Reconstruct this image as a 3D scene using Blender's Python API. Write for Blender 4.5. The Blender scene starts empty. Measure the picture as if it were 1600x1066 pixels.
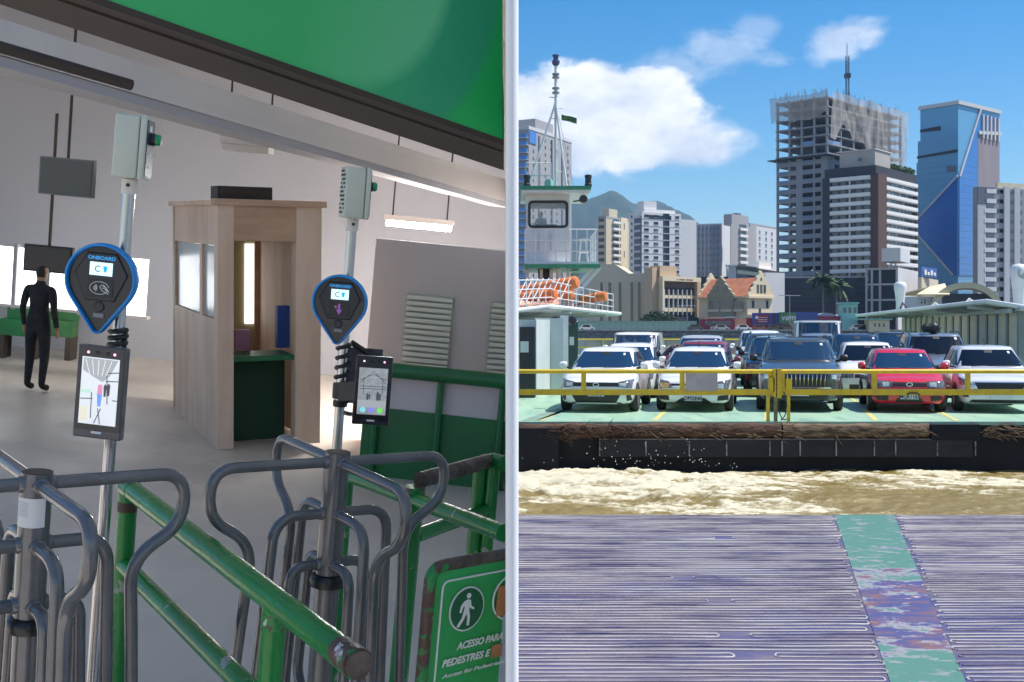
import bpy, bmesh, math, random
import numpy as np
from mathutils import Vector, Matrix
from mathutils.bvhtree import BVHTree
random.seed(7)
RNG = np.random.default_rng(11)
SC = bpy.context.scene
COL = SC.collection
R = math.radians

# ------------------------------------------------------------------ camera
F, HZ, CAMZ = 1800.0, 508.0, 1.65          # focal length in photo pixels, horizon row, eye height over the deck
cd = bpy.data.cameras.new('camera'); cam = bpy.data.objects.new('camera', cd); COL.objects.link(cam)
cd.sensor_fit = 'HORIZONTAL'; cd.sensor_width = 36.0; cd.lens = F/1600*36
cd.shift_y = -(533-HZ)/1600
cd.clip_start = 0.05; cd.clip_end = 20000
cam.location = (0, 0, CAMZ); cam.rotation_euler = (R(90), 0, 0)
SC.camera = cam

# ------------------------------------------------------------------ sky and sun
SUN_EL, SUN_AZ = 60.0, 84.0                 # azimuth from +Y towards +X
SKY_STRENGTH, SUN_STRENGTH = 0.10, 4.6
w = bpy.data.worlds.new('World'); SC.world = w; w.use_nodes = True
nt = w.node_tree; nt.nodes.clear()
def N(t, **kw):
    n = nt.nodes.new(t)
    for k, v in kw.items(): setattr(n, k, v)
    return n
def L(a, b): nt.links.new(a, b)
def M(op, a, b=None, c=None):
    n = nt.nodes.new('ShaderNodeMath'); n.operation = op
    for i, v in enumerate((a, b, c)):
        if v is None: continue
        if isinstance(v, (int, float)): n.inputs[i].default_value = v
        else: L(v, n.inputs[i])
    return n.outputs[0]
sky = N('ShaderNodeTexSky'); sky.sky_type = 'NISHITA'; sky.sun_disc = False
sky.sun_elevation = R(SUN_EL); sky.sun_rotation = R(SUN_AZ)
sky.air_density = 1.0; sky.dust_density = 0.25; sky.ozone_density = 2.6; sky.altitude = 0
tc = N('ShaderNodeTexCoord')
sep = N('ShaderNodeSeparateXYZ'); L(tc.outputs['Generated'], sep.inputs[0])
X, Y, Z = sep.outputs
# cloud field in azimuth / elevation (a sky dome) with cumulus banks
az = M('ARCTAN2', X, Y); el = M('ARCSINE', Z)
cmb = N('ShaderNodeCombineXYZ'); L(M('MULTIPLY', az, 1.0), cmb.inputs[0]); L(M('MULTIPLY', el, 1.6), cmb.inputs[1])
def noise(scale, detail=6, rough=.6, off=0.0):
    m = N('ShaderNodeVectorMath', operation='ADD'); L(cmb.outputs[0], m.inputs[0]); m.inputs[1].default_value = (off, off*.7, off*.3)
    n = N('ShaderNodeTexNoise'); n.inputs['Scale'].default_value = scale; n.inputs['Detail'].default_value = detail
    n.inputs['Roughness'].default_value = rough; L(m.outputs[0], n.inputs['Vector']); return n.outputs['Fac']
n1 = noise(16, 7, .58); n2 = noise(42, 6, .6, 3.0); n3 = noise(7, 6, .6, 9.0)
edge = M('ADD', M('MULTIPLY', M('SUBTRACT', n1, .5), 1.5), M('MULTIPLY', M('SUBTRACT', n2, .5), .5))
def puff(ca, ce, ra, re, soft, gain=1.0, fm=.75):
    da = M('DIVIDE', M('SUBTRACT', az, ca), ra); de = M('DIVIDE', M('SUBTRACT', el, ce), re)
    d = M('SQRT', M('ADD', M('MULTIPLY', da, da), M('MULTIPLY', de, de)))
    v = M('ADD', M('SUBTRACT', 1.0, d), M('MULTIPLY', edge, soft))
    s = N('ShaderNodeMapRange', interpolation_type='SMOOTHSTEP'); s.inputs['From Min'].default_value = 0.0
    s.inputs['From Max'].default_value = fm; L(v, s.inputs['Value'])
    return M('MULTIPLY', s.outputs[0], gain)
pl = []
def pa(px): return math.atan((px-800)/F)
def pe(px, py): return math.atan((HZ-py)/math.hypot(F, px-800))
def ppuff(px, py, rx, ry, soft, gain=1.0, fm=.75): return puff(pa(px), pe(px, py), rx/F, ry/F, soft, gain, fm)
big = [ppuff(985, 195, 130, 80, .62, 1.0, .30), ppuff(1070, 228, 110, 46, .6, .97, .5), ppuff(860, 195, 150, 95, .62, 1.0, .30),
       ppuff(925, 165, 95, 72, .62, 1.0, .30), ppuff(1015, 160, 85, 62, .62, 1.0, .30)]
small = [ppuff(1325, 50, 70, 30, 1.3, .62), ppuff(1135, 85, 95, 42, 1.5, .38), ppuff(1185, 42, 50, 28, 1.6, .25),
         ppuff(1300, 72, 45, 28, 1.3, .5), ppuff(1050, 110, 90, 40, 1.6, .3)]
ca = big[0]
for b in big[1:]: ca = M('MAXIMUM', ca, b)
cs = small[0]
for b in small[1:]: cs = M('MAXIMUM', cs, b)
# broken cumulus added round the unseen sky, denser to give more skylight
mr = N('ShaderNodeMapRange', interpolation_type='SMOOTHSTEP'); mr.inputs['From Min'].default_value = .50; mr.inputs['From Max'].default_value = .62
L(n3, mr.inputs['Value'])
aw = N('ShaderNodeMapRange', interpolation_type='SMOOTHSTEP'); aw.inputs['From Min'].default_value = .55; aw.inputs['From Max'].default_value = .9
L(M('ABSOLUTE', M('SUBTRACT', az, .22)), aw.inputs['Value'])
rest = M('MULTIPLY', M('MULTIPLY', mr.outputs[0], aw.outputs[0]), .85)
up = N('ShaderNodeMapRange'); up.inputs['From Min'].default_value = 0; up.inputs['From Max'].default_value = .05; L(el, up.inputs['Value'])
cl = M('MULTIPLY', M('MAXIMUM', M('MAXIMUM', ca, cs), rest), up.outputs[0])
# cloud tone: bright with slightly grey-blue bodies
tone = N('ShaderNodeMixRGB'); tone.inputs[1].default_value = (5.4, 5.9, 7.0, 1); tone.inputs[2].default_value = (8.2, 8.35, 8.7, 1)
tmr = N('ShaderNodeMapRange'); tmr.inputs['From Min'].default_value = .35; tmr.inputs['From Max'].default_value = .62; L(n1, tmr.inputs['Value']); L(tmr.outputs[0], tone.inputs[0])
mix = N('ShaderNodeMixRGB'); L(cl, mix.inputs[0]); hs = N('ShaderNodeHueSaturation'); hs.inputs['Saturation'].default_value = 1.5; hs.inputs['Value'].default_value = 1.0; L(sky.outputs[0], hs.inputs['Color']); L(hs.outputs[0], mix.inputs[1]); L(tone.outputs[0], mix.inputs[2])
bg = N('ShaderNodeBackground'); bg.inputs['Strength'].default_value = SKY_STRENGTH; L(mix.outputs[0], bg.inputs['Color'])
wo = N('ShaderNodeOutputWorld'); L(bg.outputs[0], wo.inputs['Surface'])
sl = bpy.data.lights.new('sun', 'SUN'); sl.energy = SUN_STRENGTH; sl.angle = R(.53); sl.color = (1, .955, .88)
so = bpy.data.objects.new('sun', sl); COL.objects.link(so)
sd = Vector((math.cos(R(SUN_EL))*math.sin(R(SUN_AZ)), math.cos(R(SUN_EL))*math.cos(R(SUN_AZ)), math.sin(R(SUN_EL))))
so.rotation_euler = sd.to_track_quat('Z', 'Y').to_euler(); so.location = (20, 10, 60)
SC.view_settings.view_transform = 'Standard'; SC.view_settings.look = 'None'
SC.view_settings.exposure = 0.55; SC.view_settings.gamma = 1.0; SC.view_settings.use_curve_mapping = False
SC.render.engine = 'CYCLES'
SC.cycles.use_denoising = True
SC.cycles.max_bounces = 8; SC.cycles.transparent_max_bounces = 12; SC.cycles.caustics_reflective = False; SC.cycles.caustics_refractive = False
SC.cycles.sample_clamp_indirect = 6.0

# ------------------------------------------------------------------ materials
MATS = {}
def mat(name, c, rough=.6, metal=0.0, c2=None, scale=6.0, detail=5, lo=.42, hi=.6, bump=0.0, bscale=None, stretch=(1, 1, 1),
        emit=None, estr=1.0, coat=0.0, alpha=1.0, spec=.5, trans=0.0, r2=None, wear=None):
    if name in MATS: return MATS[name]
    m = bpy.data.materials.new(name); m.use_nodes = True; t = m.node_tree
    p = t.nodes['Principled BSDF']
    p.inputs['Base Color'].default_value = (*c, 1); p.inputs['Roughness'].default_value = rough; p.inputs['Metallic'].default_value = metal
    p.inputs['Coat Weight'].default_value = coat; p.inputs['Coat Roughness'].default_value = .04
    p.inputs['Specular IOR Level'].default_value = spec; p.inputs['Alpha'].default_value = alpha
    p.inputs['Transmission Weight'].default_value = trans
    if emit: p.inputs['Emission Color'].default_value = (*emit, 1); p.inputs['Emission Strength'].default_value = estr
    need = c2 is not None or bump or r2 is not None or wear
    if need:
        tcn = t.nodes.new('ShaderNodeTexCoord'); mp = t.nodes.new('ShaderNodeMapping'); mp.inputs['Scale'].default_value = stretch
        t.links.new(tcn.outputs['Object'], mp.inputs['Vector'])
        nz = t.nodes.new('ShaderNodeTexNoise'); nz.inputs['Scale'].default_value = scale; nz.inputs['Detail'].default_value = detail; nz.inputs['Roughness'].default_value = .62
        t.links.new(mp.outputs[0], nz.inputs['Vector'])
        rg = t.nodes.new('ShaderNodeMapRange'); rg.inputs['From Min'].default_value = lo; rg.inputs['From Max'].default_value = hi; rg.clamp = True
        t.links.new(nz.outputs['Fac'], rg.inputs['Value'])
        col = None
        if c2 is not None:
            mx = t.nodes.new('ShaderNodeMixRGB'); mx.inputs[1].default_value = (*c, 1); mx.inputs[2].default_value = (*c2, 1)
            t.links.new(rg.outputs[0], mx.inputs[0]); col = mx.outputs[0]
        if wear:                                     # wear = (colour, scale, lo, hi): chips and rust with a shape of their own
            wc, ws, wl, wh = wear
            n2 = t.nodes.new('ShaderNodeTexNoise'); n2.inputs['Scale'].default_value = ws; n2.inputs['Detail'].default_value = 8; n2.inputs['Roughness'].default_value = .7
            t.links.new(mp.outputs[0], n2.inputs['Vector'])
            r3 = t.nodes.new('ShaderNodeMapRange'); r3.inputs['From Min'].default_value = wl; r3.inputs['From Max'].default_value = wh; t.links.new(n2.outputs['Fac'], r3.inputs['Value'])
            m3 = t.nodes.new('ShaderNodeMixRGB'); m3.inputs[2].default_value = (*wc, 1); t.links.new(r3.outputs[0], m3.inputs[0])
            if col: t.links.new(col, m3.inputs[1])
            else: m3.inputs[1].default_value = (*c, 1)
            col = m3.outputs[0]
        if col: t.links.new(col, p.inputs['Base Color'])
        if r2 is not None:
            mm = t.nodes.new('ShaderNodeMapRange'); mm.inputs['To Min'].default_value = rough; mm.inputs['To Max'].default_value = r2
            t.links.new(rg.outputs[0], mm.inputs['Value']); t.links.new(mm.outputs[0], p.inputs['Roughness'])
        if bump:
            nb = t.nodes.new('ShaderNodeTexNoise'); nb.inputs['Scale'].default_value = bscale or scale*4; nb.inputs['Detail'].default_value = 6
            t.links.new(mp.outputs[0], nb.inputs['Vector'])
            bp = t.nodes.new('ShaderNodeBump'); bp.inputs['Strength'].default_value = min(1, bump); bp.inputs['Distance'].default_value = .02
            t.links.new(nb.outputs['Fac'], bp.inputs['Height']); t.links.new(bp.outputs[0], p.inputs['Normal'])
    MATS[name] = m; return m
def s2l(r, g, b):
    f = lambda v: (v/255/12.92) if v <= 10 else ((v/255+.055)/1.055)**2.4
    return (f(r), f(g), f(b))

# ------------------------------------------------------------------ mesh building
class MB:
    def __init__(self): self.v = []; self.f = []
    def add(self, vs, fs):
        o = len(self.v); self.v += [tuple(v) for v in vs]; self.f += [tuple(i+o for i in f) for f in fs]; return self
    def box(self, x0, x1, y0, y1, z0, z1):
        return self.add([(x0,y0,z0),(x1,y0,z0),(x1,y1,z0),(x0,y1,z0),(x0,y0,z1),(x1,y0,z1),(x1,y1,z1),(x0,y1,z1)],
                        [(0,3,2,1),(4,5,6,7),(0,1,5,4),(1,2,6,5),(2,3,7,6),(3,0,4,7)])
    def beam(self, a, b, wx, wz, up=(0, 0, 1)):
        a, b = Vector(a), Vector(b); d = (b-a).normalized(); u = Vector(up)
        s = d.cross(u)
        if s.length < 1e-4: s = d.cross(Vector((1, 0, 0)))
        s.normalize(); t = s.cross(d).normalized(); s *= wx/2; t *= wz/2
        vs = [a-s-t, a+s-t, a+s+t, a-s+t, b-s-t, b+s-t, b+s+t, b-s+t]
        return self.add(vs, [(0,1,2,3),(7,6,5,4),(0,4,5,1),(1,5,6,2),(2,6,7,3),(3,7,4,0)])
    def tube(self, pts, r, seg=10, caps=True, closed=False):
        P = [Vector(p) for p in pts]; n = len(P); o = len(self.v)
        rr = r if isinstance(r, (list, tuple)) else [r]*n
        T = []
        for i in range(n):
            a = P[i-1] if (i > 0 or closed) else P[i]; b = P[(i+1) % n] if (i < n-1 or closed) else P[i]
            T.append((b-a).normalized())
        u = T[0].cross(Vector((0, 0, 1)))
        if u.length < .05: u = T[0].cross(Vector((1, 0, 0)))
        u.normalize()
        for i in range(n):
            u = (u - T[i]*u.dot(T[i])).normalized(); q = T[i].cross(u)
            for k in range(seg):
                a = 2*math.pi*k/seg; self.v.append(tuple(P[i]+(u*math.cos(a)+q*math.sin(a))*rr[i]))
        for i in range(n if closed else n-1):
            j = (i+1) % n
            for k in range(seg):
                k2 = (k+1) % seg; self.f.append((o+i*seg+k, o+i*seg+k2, o+j*seg+k2, o+j*seg+k))
        if caps and not closed:
            self.f.append(tuple(o+k for k in reversed(range(seg)))); self.f.append(tuple(o+(n-1)*seg+k for k in range(seg)))
        return self
    def lathe(self, prof, seg=24, axis='z', c=(0, 0, 0)):     # prof: [(radius, height)]
        o = len(self.v); n = len(prof)
        for (r, h) in prof:
            for k in range(seg):
                a = 2*math.pi*k/seg; x, y = r*math.cos(a), r*math.sin(a)
                p = {'z': (x, y, h), 'y': (x, h, y), 'x': (h, x, y)}[axis]
                self.v.append((p[0]+c[0], p[1]+c[1], p[2]+c[2]))
        for i in range(n-1):
            for k in range(seg):
                k2 = (k+1) % seg; self.f.append((o+i*seg+k, o+i*seg+k2, o+(i+1)*seg+k2, o+(i+1)*seg+k))
        if prof[0][0] > 1e-6: self.f.append(tuple(o+k for k in reversed(range(seg))))
        if prof[-1][0] > 1e-6: self.f.append(tuple(o+(n-1)*seg+k for k in range(seg)))
        return self
    def prism(self, poly, y0, y1, plane='xz'):                # polygon in x,z pushed from y0 to y1
        n = len(poly)
        g = {'xz': lambda a, b, d: (a, d, b), 'yz': lambda a, b, d: (d, a, b), 'xy': lambda a, b, d: (a, b, d)}[plane]
        vs = [g(a, b, y0) for a, b in poly]+[g(a, b, y1) for a, b in poly]
        fs = [tuple(range(n)), tuple(reversed(range(n, 2*n)))]+[(i, i+n, (i+1) % n+n, (i+1) % n) for i in range(n)]
        return self.add(vs, fs)
    def mesh(self, name, smooth=None):
        me = bpy.data.meshes.new(name); me.from_pydata(self.v, [], self.f); me.validate()
        bm = bmesh.new(); bm.from_mesh(me); bmesh.ops.recalc_face_normals(bm, faces=bm.faces[:]); bm.to_mesh(me); bm.free()
        if smooth is not None:
            me.polygons.foreach_set('use_smooth', [True]*len(me.polygons)); me.set_sharp_from_angle(angle=R(smooth))
        return me
    def build(self, name, m, parent=None, smooth=None):
        return obj(name, self.mesh(name, smooth), m, parent)
def obj(name, me, m=None, parent=None):
    o = bpy.data.objects.new(name, me); COL.objects.link(o)
    if m is not None and not me.materials: me.materials.append(m)
    if parent: o.parent = parent
    return o
def tag(o, label=None, cat=None, group=None, kind=None):
    if label: o['label'] = label
    if cat: o['category'] = cat
    if group: o['group'] = group
    if kind: o['kind'] = kind
    return o
def thing(name, label, cat, loc=(0, 0, 0), rot=None, group=None):
    o = bpy.data.objects.new(name, None); COL.objects.link(o); o.empty_display_size = .2
    if rot is not None:
        o.matrix_world = Matrix.Translation(Vector(loc)) @ rot.to_4x4()
    else: o.location = loc
    return tag(o, label, cat, group)
def copy_tree(o, parent=None):
    c = o.copy(); COL.objects.link(c); c.parent = parent
    for ch in list(o.children): copy_tree(ch, c)
    return c
UNIT = MB().box(-.5, .5, -.5, .5, -.5, .5)
UM = {}
def ubox(name, m, parent, c, s):                              # a box part that shares one unit mesh for each material and name
    k = (name, m.name)
    if k not in UM: UM[k] = UNIT.mesh(name); UM[k].materials.append(m)
    o = bpy.data.objects.new(name, UM[k]); COL.objects.link(o); o.parent = parent; o.location = c; o.scale = s
    return o
def text_mesh(s, size, shear=0.0, bold=0.0, ext=.002, align='LEFT'):
    c = bpy.data.curves.new('lettering', 'FONT'); c.body = s; c.size = size; c.shear = shear; c.offset = bold; c.extrude = ext; c.align_x = align
    c.resolution_u = 3
    o = bpy.data.objects.new('lettering', c); COL.objects.link(o); bpy.context.view_layer.update()
    me = bpy.data.meshes.new_from_object(o.evaluated_get(bpy.context.evaluated_depsgraph_get()))
    bpy.data.objects.remove(o); bpy.data.curves.remove(c); me.name = 'lettering'; me.materials.clear(); return me
def at(px, py, D): return Vector(((px-800)/F*D, D, CAMZ-(py-HZ)/F*D))
def catmull(P, n):
    P = np.array(P, float); out = []
    for i in range(len(P)-1):
        p0, p1, p2, p3 = P[max(i-1, 0)], P[i], P[i+1], P[min(i+2, len(P)-1)]
        for k in range(n):
            t = k/n; out.append(.5*((2*p1)+(-p0+p2)*t+(2*p0-5*p1+4*p2-p3)*t*t+(-p0+3*p1-3*p2+p3)*t**3))
    out.append(P[-1]); return np.array(out)
def fillet(pts, rad, n=6):                                    # round the corners of a polyline
    P = [Vector(p) for p in pts]; out = [P[0]]
    for i in range(1, len(P)-1):
        a, b, c = P[i-1], P[i], P[i+1]; r = rad[i-1] if isinstance(rad, (list, tuple)) else rad
        d1, d2 = (a-b), (c-b); r1 = min(r, d1.length*.49, d2.length*.49)
        p, q = b+d1.normalized()*r1, b+d2.normalized()*r1
        for k in range(n+1):
            t = k/n; out.append(p*(1-t)**2+b*2*t*(1-t)+q*t*t)
    out.append(P[-1]); return out
# ------------------------------------------------------------------ numpy noise for relief
def vnoise(x, y, seed):
    g = np.random.default_rng(seed).random((256, 256))
    xi = np.floor(x).astype(int); yi = np.floor(y).astype(int); fx = x-xi; fy = y-yi
    fx = fx*fx*fx*(fx*(fx*6-15)+10); fy = fy*fy*fy*(fy*(fy*6-15)+10)
    a = g[xi % 256, yi % 256]; b = g[(xi+1) % 256, yi % 256]; c = g[xi % 256, (yi+1) % 256]; d = g[(xi+1) % 256, (yi+1) % 256]
    return a*(1-fx)*(1-fy)+b*fx*(1-fy)+c*(1-fx)*fy+d*fx*fy
def fbm(x, y, oct=5, seed=1, gain=.5):
    s = np.zeros_like(x); a = 1.0; t = 0
    for o in range(oct): s += a*vnoise(x*2**o+17*o, y*2**o+31*o, seed+o); t += a; a *= gain
    return s/t
def grid_mesh(name, X, Y, Z, smooth=True):
    n, m = X.shape; me = bpy.data.meshes.new(name)
    v = np.stack([X, Y, Z], -1).reshape(-1, 3); i = np.arange(n*m).reshape(n, m)
    f = np.stack([i[:-1, :-1], i[1:, :-1], i[1:, 1:], i[:-1, 1:]], -1).reshape(-1, 4)
    me.from_pydata(v.tolist(), [], f.tolist())
    if smooth: me.polygons.foreach_set('use_smooth', [True]*len(me.polygons))
    return me

# ------------------------------------------------------------------ far water and land
WZ, LZ, FDZ = -1.40, 0.15, -0.35            # water, far land, ferry deck heights
m_far = mat('river water', (.045, .055, .045), .12, c2=(.10, .10, .075), scale=.02, stretch=(1, 4, 1), bump=.35, bscale=1.2)
mb = MB(); mb.add([(-900, -60, WZ-.16), (1500, -60, WZ-.16), (1500, 4600, WZ-.16), (-900, 4600, WZ-.16)], [(0, 1, 2, 3)])
tag(mb.build('water', m_far), 'brown green river water between the ferries and the far quay', 'water', kind='structure')
m_land = mat('city ground', (.20, .19, .18), .9, c2=(.12, .12, .12), scale=.05)
mb = MB(); mb.box(-700, 2500, 300, 4600, -6, LZ)
tag(mb.build('far_ground', m_land), 'paved city ground behind the river quay', 'ground', kind='structure')
m_quay = mat('quay stone', (.22, .21, .20), .9, c2=(.10, .09, .09), scale=.6, stretch=(1, 1, 3), bump=.5)
q = thing('quay_wall', 'long grey stone quay wall along the far bank of the river', 'quay', (0, 299.0, 0))
MB().box(-60, 330, 0, .9, -6, LZ-.02).build('wall', m_quay, q)
MB().box(-60, 330, -.25, 1.2, LZ, LZ+.28).build('coping', mat('coping', (.52, .50, .47), .8, c2=(.36, .34, .33), scale=.8), q)

# ------------------------------------------------------------------ churned water between the two ferries
xs = np.arange(-.6, 14.0, .045); ys = np.arange(11.5, 24.6, .045); gx, gy = np.meshgrid(xs, ys, indexing='ij')
b1 = fbm(gx*.55, gy*.95, 3, 21); b2 = fbm(gx*1.6+3*b1, gy*2.6, 5, 41, .55); b3 = fbm(gx*5, gy*8, 4, 77, .68); foam0 = fbm(gx*.8, gy*1.2, 3, 55)
near = np.exp(-((gy-22.3)/1.6)**2)
hgt = .22*(b1-.5)+.16*(b2-.5)+.13*(b3-.5)*(.4+foam0)
ridge = 1-np.abs(2*fbm(gx*.9+1.5*b1, gy*1.7, 4, 91)-1)
hgt += .16*near*(ridge-.5)+.05*near
calm = 1/(1+np.exp(-(gx-6.2-.40*(18-gy))/.7)); hgt *= (1-.45*calm)
foam = .95*ridge+.9*b2+.5*near+.35*(b3-.5)-.70-.62*calm*(1-.5*near)
foam += .25*np.sin(gx*.8+gy*.9)*.5
foam = np.clip((foam-.30)/.85, 0, 1)
streak = 1-np.abs(2*fbm(gx*1.5+2.5*b2, gy*5+1.5*b1, 5, 133, .6)-1); foam = np.clip(foam*(.25+.95*streak**2)+.45*np.clip((streak-.86)/.1, 0, 1)*(.25+foam), 0, 1)
me = grid_mesh('churned_water', gx, gy, WZ+.02+hgt)
at_ = me.attributes.new('foam', 'FLOAT', 'POINT'); at_.data.foreach_set('value', foam.reshape(-1).astype(np.float32))
m = bpy.data.materials.new('churned water'); m.use_nodes = True; t = m.node_tree; p = t.nodes['Principled BSDF']
an = t.nodes.new('ShaderNodeAttribute'); an.attribute_name = 'foam'
tcn = t.nodes.new('ShaderNodeTexCoord'); mp = t.nodes.new('ShaderNodeMapping'); mp.inputs['Scale'].default_value = (1, 2.8, 1); t.links.new(tcn.outputs['Object'], mp.inputs[0])
nz = t.nodes.new('ShaderNodeTexNoise'); nz.inputs['Scale'].default_value = 7; nz.inputs['Detail'].default_value = 8; nz.inputs['Roughness'].default_value = .72; nz.inputs['Distortion'].default_value = .6; t.links.new(mp.outputs[0], nz.inputs[0])
ad = t.nodes.new('ShaderNodeMath'); ad.operation = 'MULTIPLY_ADD'; ad.inputs[1].default_value = 1.5; ad.inputs[2].default_value = -.75; t.links.new(nz.outputs['Fac'], ad.inputs[0])
a2 = t.nodes.new('ShaderNodeMath'); a2.operation = 'ADD'; t.links.new(an.outputs['Fac'], a2.inputs[0]); t.links.new(ad.outputs[0], a2.inputs[1])
rg = t.nodes.new('ShaderNodeMapRange'); rg.inputs['From Min'].default_value = .20; rg.inputs['From Max'].default_value = .70; t.links.new(a2.outputs[0], rg.inputs['Value'])
mx = t.nodes.new('ShaderNodeMixRGB'); mx.inputs[1].default_value = (.215, .155, .042, 1); mx.inputs[2].default_value = (.58, .535, .40, 1); t.links.new(rg.outputs[0], mx.inputs[0]); t.links.new(mx.outputs[0], p.inputs['Base Color'])
mr_ = t.nodes.new('ShaderNodeMapRange'); mr_.inputs['To Min'].default_value = .3; mr_.inputs['To Max'].default_value = .85; t.links.new(rg.outputs[0], mr_.inputs['Value']); t.links.new(mr_.outputs[0], p.inputs['Roughness'])
bp = t.nodes.new('ShaderNodeBump'); bp.inputs['Strength'].default_value = .55; bp.inputs['Distance'].default_value = .05; t.links.new(nz.outputs['Fac'], bp.inputs['Height']); t.links.new(bp.outputs[0], p.inputs['Normal'])
tag(obj('churned_water', me, m), 'churning muddy water with white foam between the two ferries', 'water', kind='structure')
# droplets thrown up against the hull
mb = MB()
for i in range(70):
    x = random.choice([random.gauss(2.3, .35), random.gauss(3.6, .3), random.gauss(2.6, .5), random.uniform(.2, 6)]); y = random.uniform(22.3, 23.4)
    z = WZ+.15+abs(random.gauss(0, .22)) + (.12 if x < 4.2 else 0); r = random.uniform(.004, .012)
    mb.add([(x-r, y, z), (x+r, y, z), (x, y-r, z), (x, y+r, z), (x, y, z-r*1.3), (x, y, z+r*1.3)],
           [(0, 2, 5), (2, 1, 5), (1, 3, 5), (3, 0, 5), (2, 0, 4), (1, 2, 4), (3, 1, 4), (0, 3, 4)])
tag(mb.build('spray', mat('spray', (.85, .86, .84), .25)), 'white spray droplets thrown up against the dark hull', 'spray', kind='stuff')

# ------------------------------------------------------------------ the deck under the camera with welded anti-slip beads
m_deck = mat('purple deck paint', s2l(62, 62, 106), .62, c2=s2l(84, 78, 96), scale=.55, detail=9, lo=.42, hi=.56, stretch=(1, 2.2, 1), bump=.25, bscale=30,
             wear=(s2l(98, 90, 104), 2.6, .50, .68))
deck = MB().box(.012, 9, -3, 10, -1.2, 0).build('ferry_ramp_deck', m_deck)
tag(deck, 'purple painted steel ramp deck with welded anti-slip beads', 'deck', kind='structure')
xl = lambda y: 2.806+.2243*(y-10); xr = lambda y: 3.306+.261*(y-10)
m = bpy.data.materials.new('worn strip paint'); m.use_nodes = True; t = m.node_tree; p = t.nodes['Principled BSDF']; p.inputs['Roughness'].default_value = .5
tcn = t.nodes.new('ShaderNodeTexCoord'); mp = t.nodes.new('ShaderNodeMapping'); mp.inputs['Scale'].default_value = (1, 1.7, 1); t.links.new(tcn.outputs['Object'], mp.inputs[0])
def nz_(sc, det=9, ro=.66, off=0):
    n = t.nodes.new('ShaderNodeTexNoise'); n.inputs['Scale'].default_value = sc; n.inputs['Detail'].default_value = det; n.inputs['Roughness'].default_value = ro
    a = t.nodes.new('ShaderNodeVectorMath'); a.operation = 'ADD'; a.inputs[1].default_value = (off, off, 0); t.links.new(mp.outputs[0], a.inputs[0]); t.links.new(a.outputs[0], n.inputs[0]); return n.outputs['Fac']
def rmp(v, lo, hi):
    r = t.nodes.new('ShaderNodeMapRange'); r.inputs['From Min'].default_value = lo; r.inputs['From Max'].default_value = hi; t.links.new(v, r.inputs['Value']); return r.outputs[0]
def mxx(f, a, b):
    n = t.nodes.new('ShaderNodeMixRGB'); t.links.new(f, n.inputs[0])
    for i, c in ((1, a), (2, b)):
        if isinstance(c, tuple): n.inputs[i].default_value = (*c, 1)
        else: t.links.new(c, n.inputs[i])
    return n.outputs[0]
sp = t.nodes.new('ShaderNodeSeparateXYZ'); t.links.new(tcn.outputs['Object'], sp.inputs[0])
def mth(op, a, b):
    n = t.nodes.new('ShaderNodeMath'); n.operation = op
    for i, v in ((0, a), (1, b)):
        if isinstance(v, (int, float)): n.inputs[i].default_value = v
        else: t.links.new(v, n.inputs[i])
    return n.outputs[0]
base = mxx(rmp(nz_(3.5), .5, .62), s2l(66, 66, 112), s2l(96, 78, 100))
base = mxx(rmp(nz_(3, off=4), .50, .62), base, s2l(118, 82, 76)); base = mxx(rmp(nz_(4, off=24), .60, .66), base, s2l(196, 164, 150))
# the green coat survives at the outer end and in one patch further in
gy_ = mth('ABSOLUTE', mth('SUBTRACT', sp.outputs[1], 5.55), 0); far_ = rmp(sp.outputs[1], 6.0, 9.3); nr_ = mth('MULTIPLY', rmp(mth('SUBTRACT', .75, gy_), 0, .55), .8)
keep = mth('MAXIMUM', far_, nr_)
gn = mth('ADD', mth('MULTIPLY', mth('SUBTRACT', nz_(2.2, off=9), .5), 1.5), mth('ADD', mth('MULTIPLY', mth('SUBTRACT', keep, .38), .55), .5))
base = mxx(rmp(gn, .50, .54), base, s2l(134, 132, 140)); base = mxx(rmp(gn, .57, .60), base, s2l(72, 114, 102)); base = mxx(rmp(nz_(6, off=14), .56, .60), base, mxx(rmp(gn, .54, .6), base, s2l(126, 132, 132)))
t.links.new(base, p.inputs['Base Color'])
bp = t.nodes.new('ShaderNodeBump'); bp.inputs['Strength'].default_value = .4; bp.inputs['Distance'].default_value = .01; t.links.new(gn, bp.inputs['Height']); t.links.new(bp.outputs[0], p.inputs['Normal'])
mb = MB(); yy = np.linspace(2, 9.995, 24)
vs = [(xl(y)-.01, y, .004) for y in yy]+[(xr(y)+.01, y, .004) for y in yy]
mb.add(vs, [(i, i+24, i+25, i+1) for i in range(23)]); mb.build('worn_paint_strip', m, deck)
m_bead = mat('worn bead', s2l(176, 171, 172), .40, .1, c2=s2l(84, 82, 110), scale=1.1, detail=8, lo=.44, hi=.62, stretch=(1, 5, 1), r2=.55)
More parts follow.
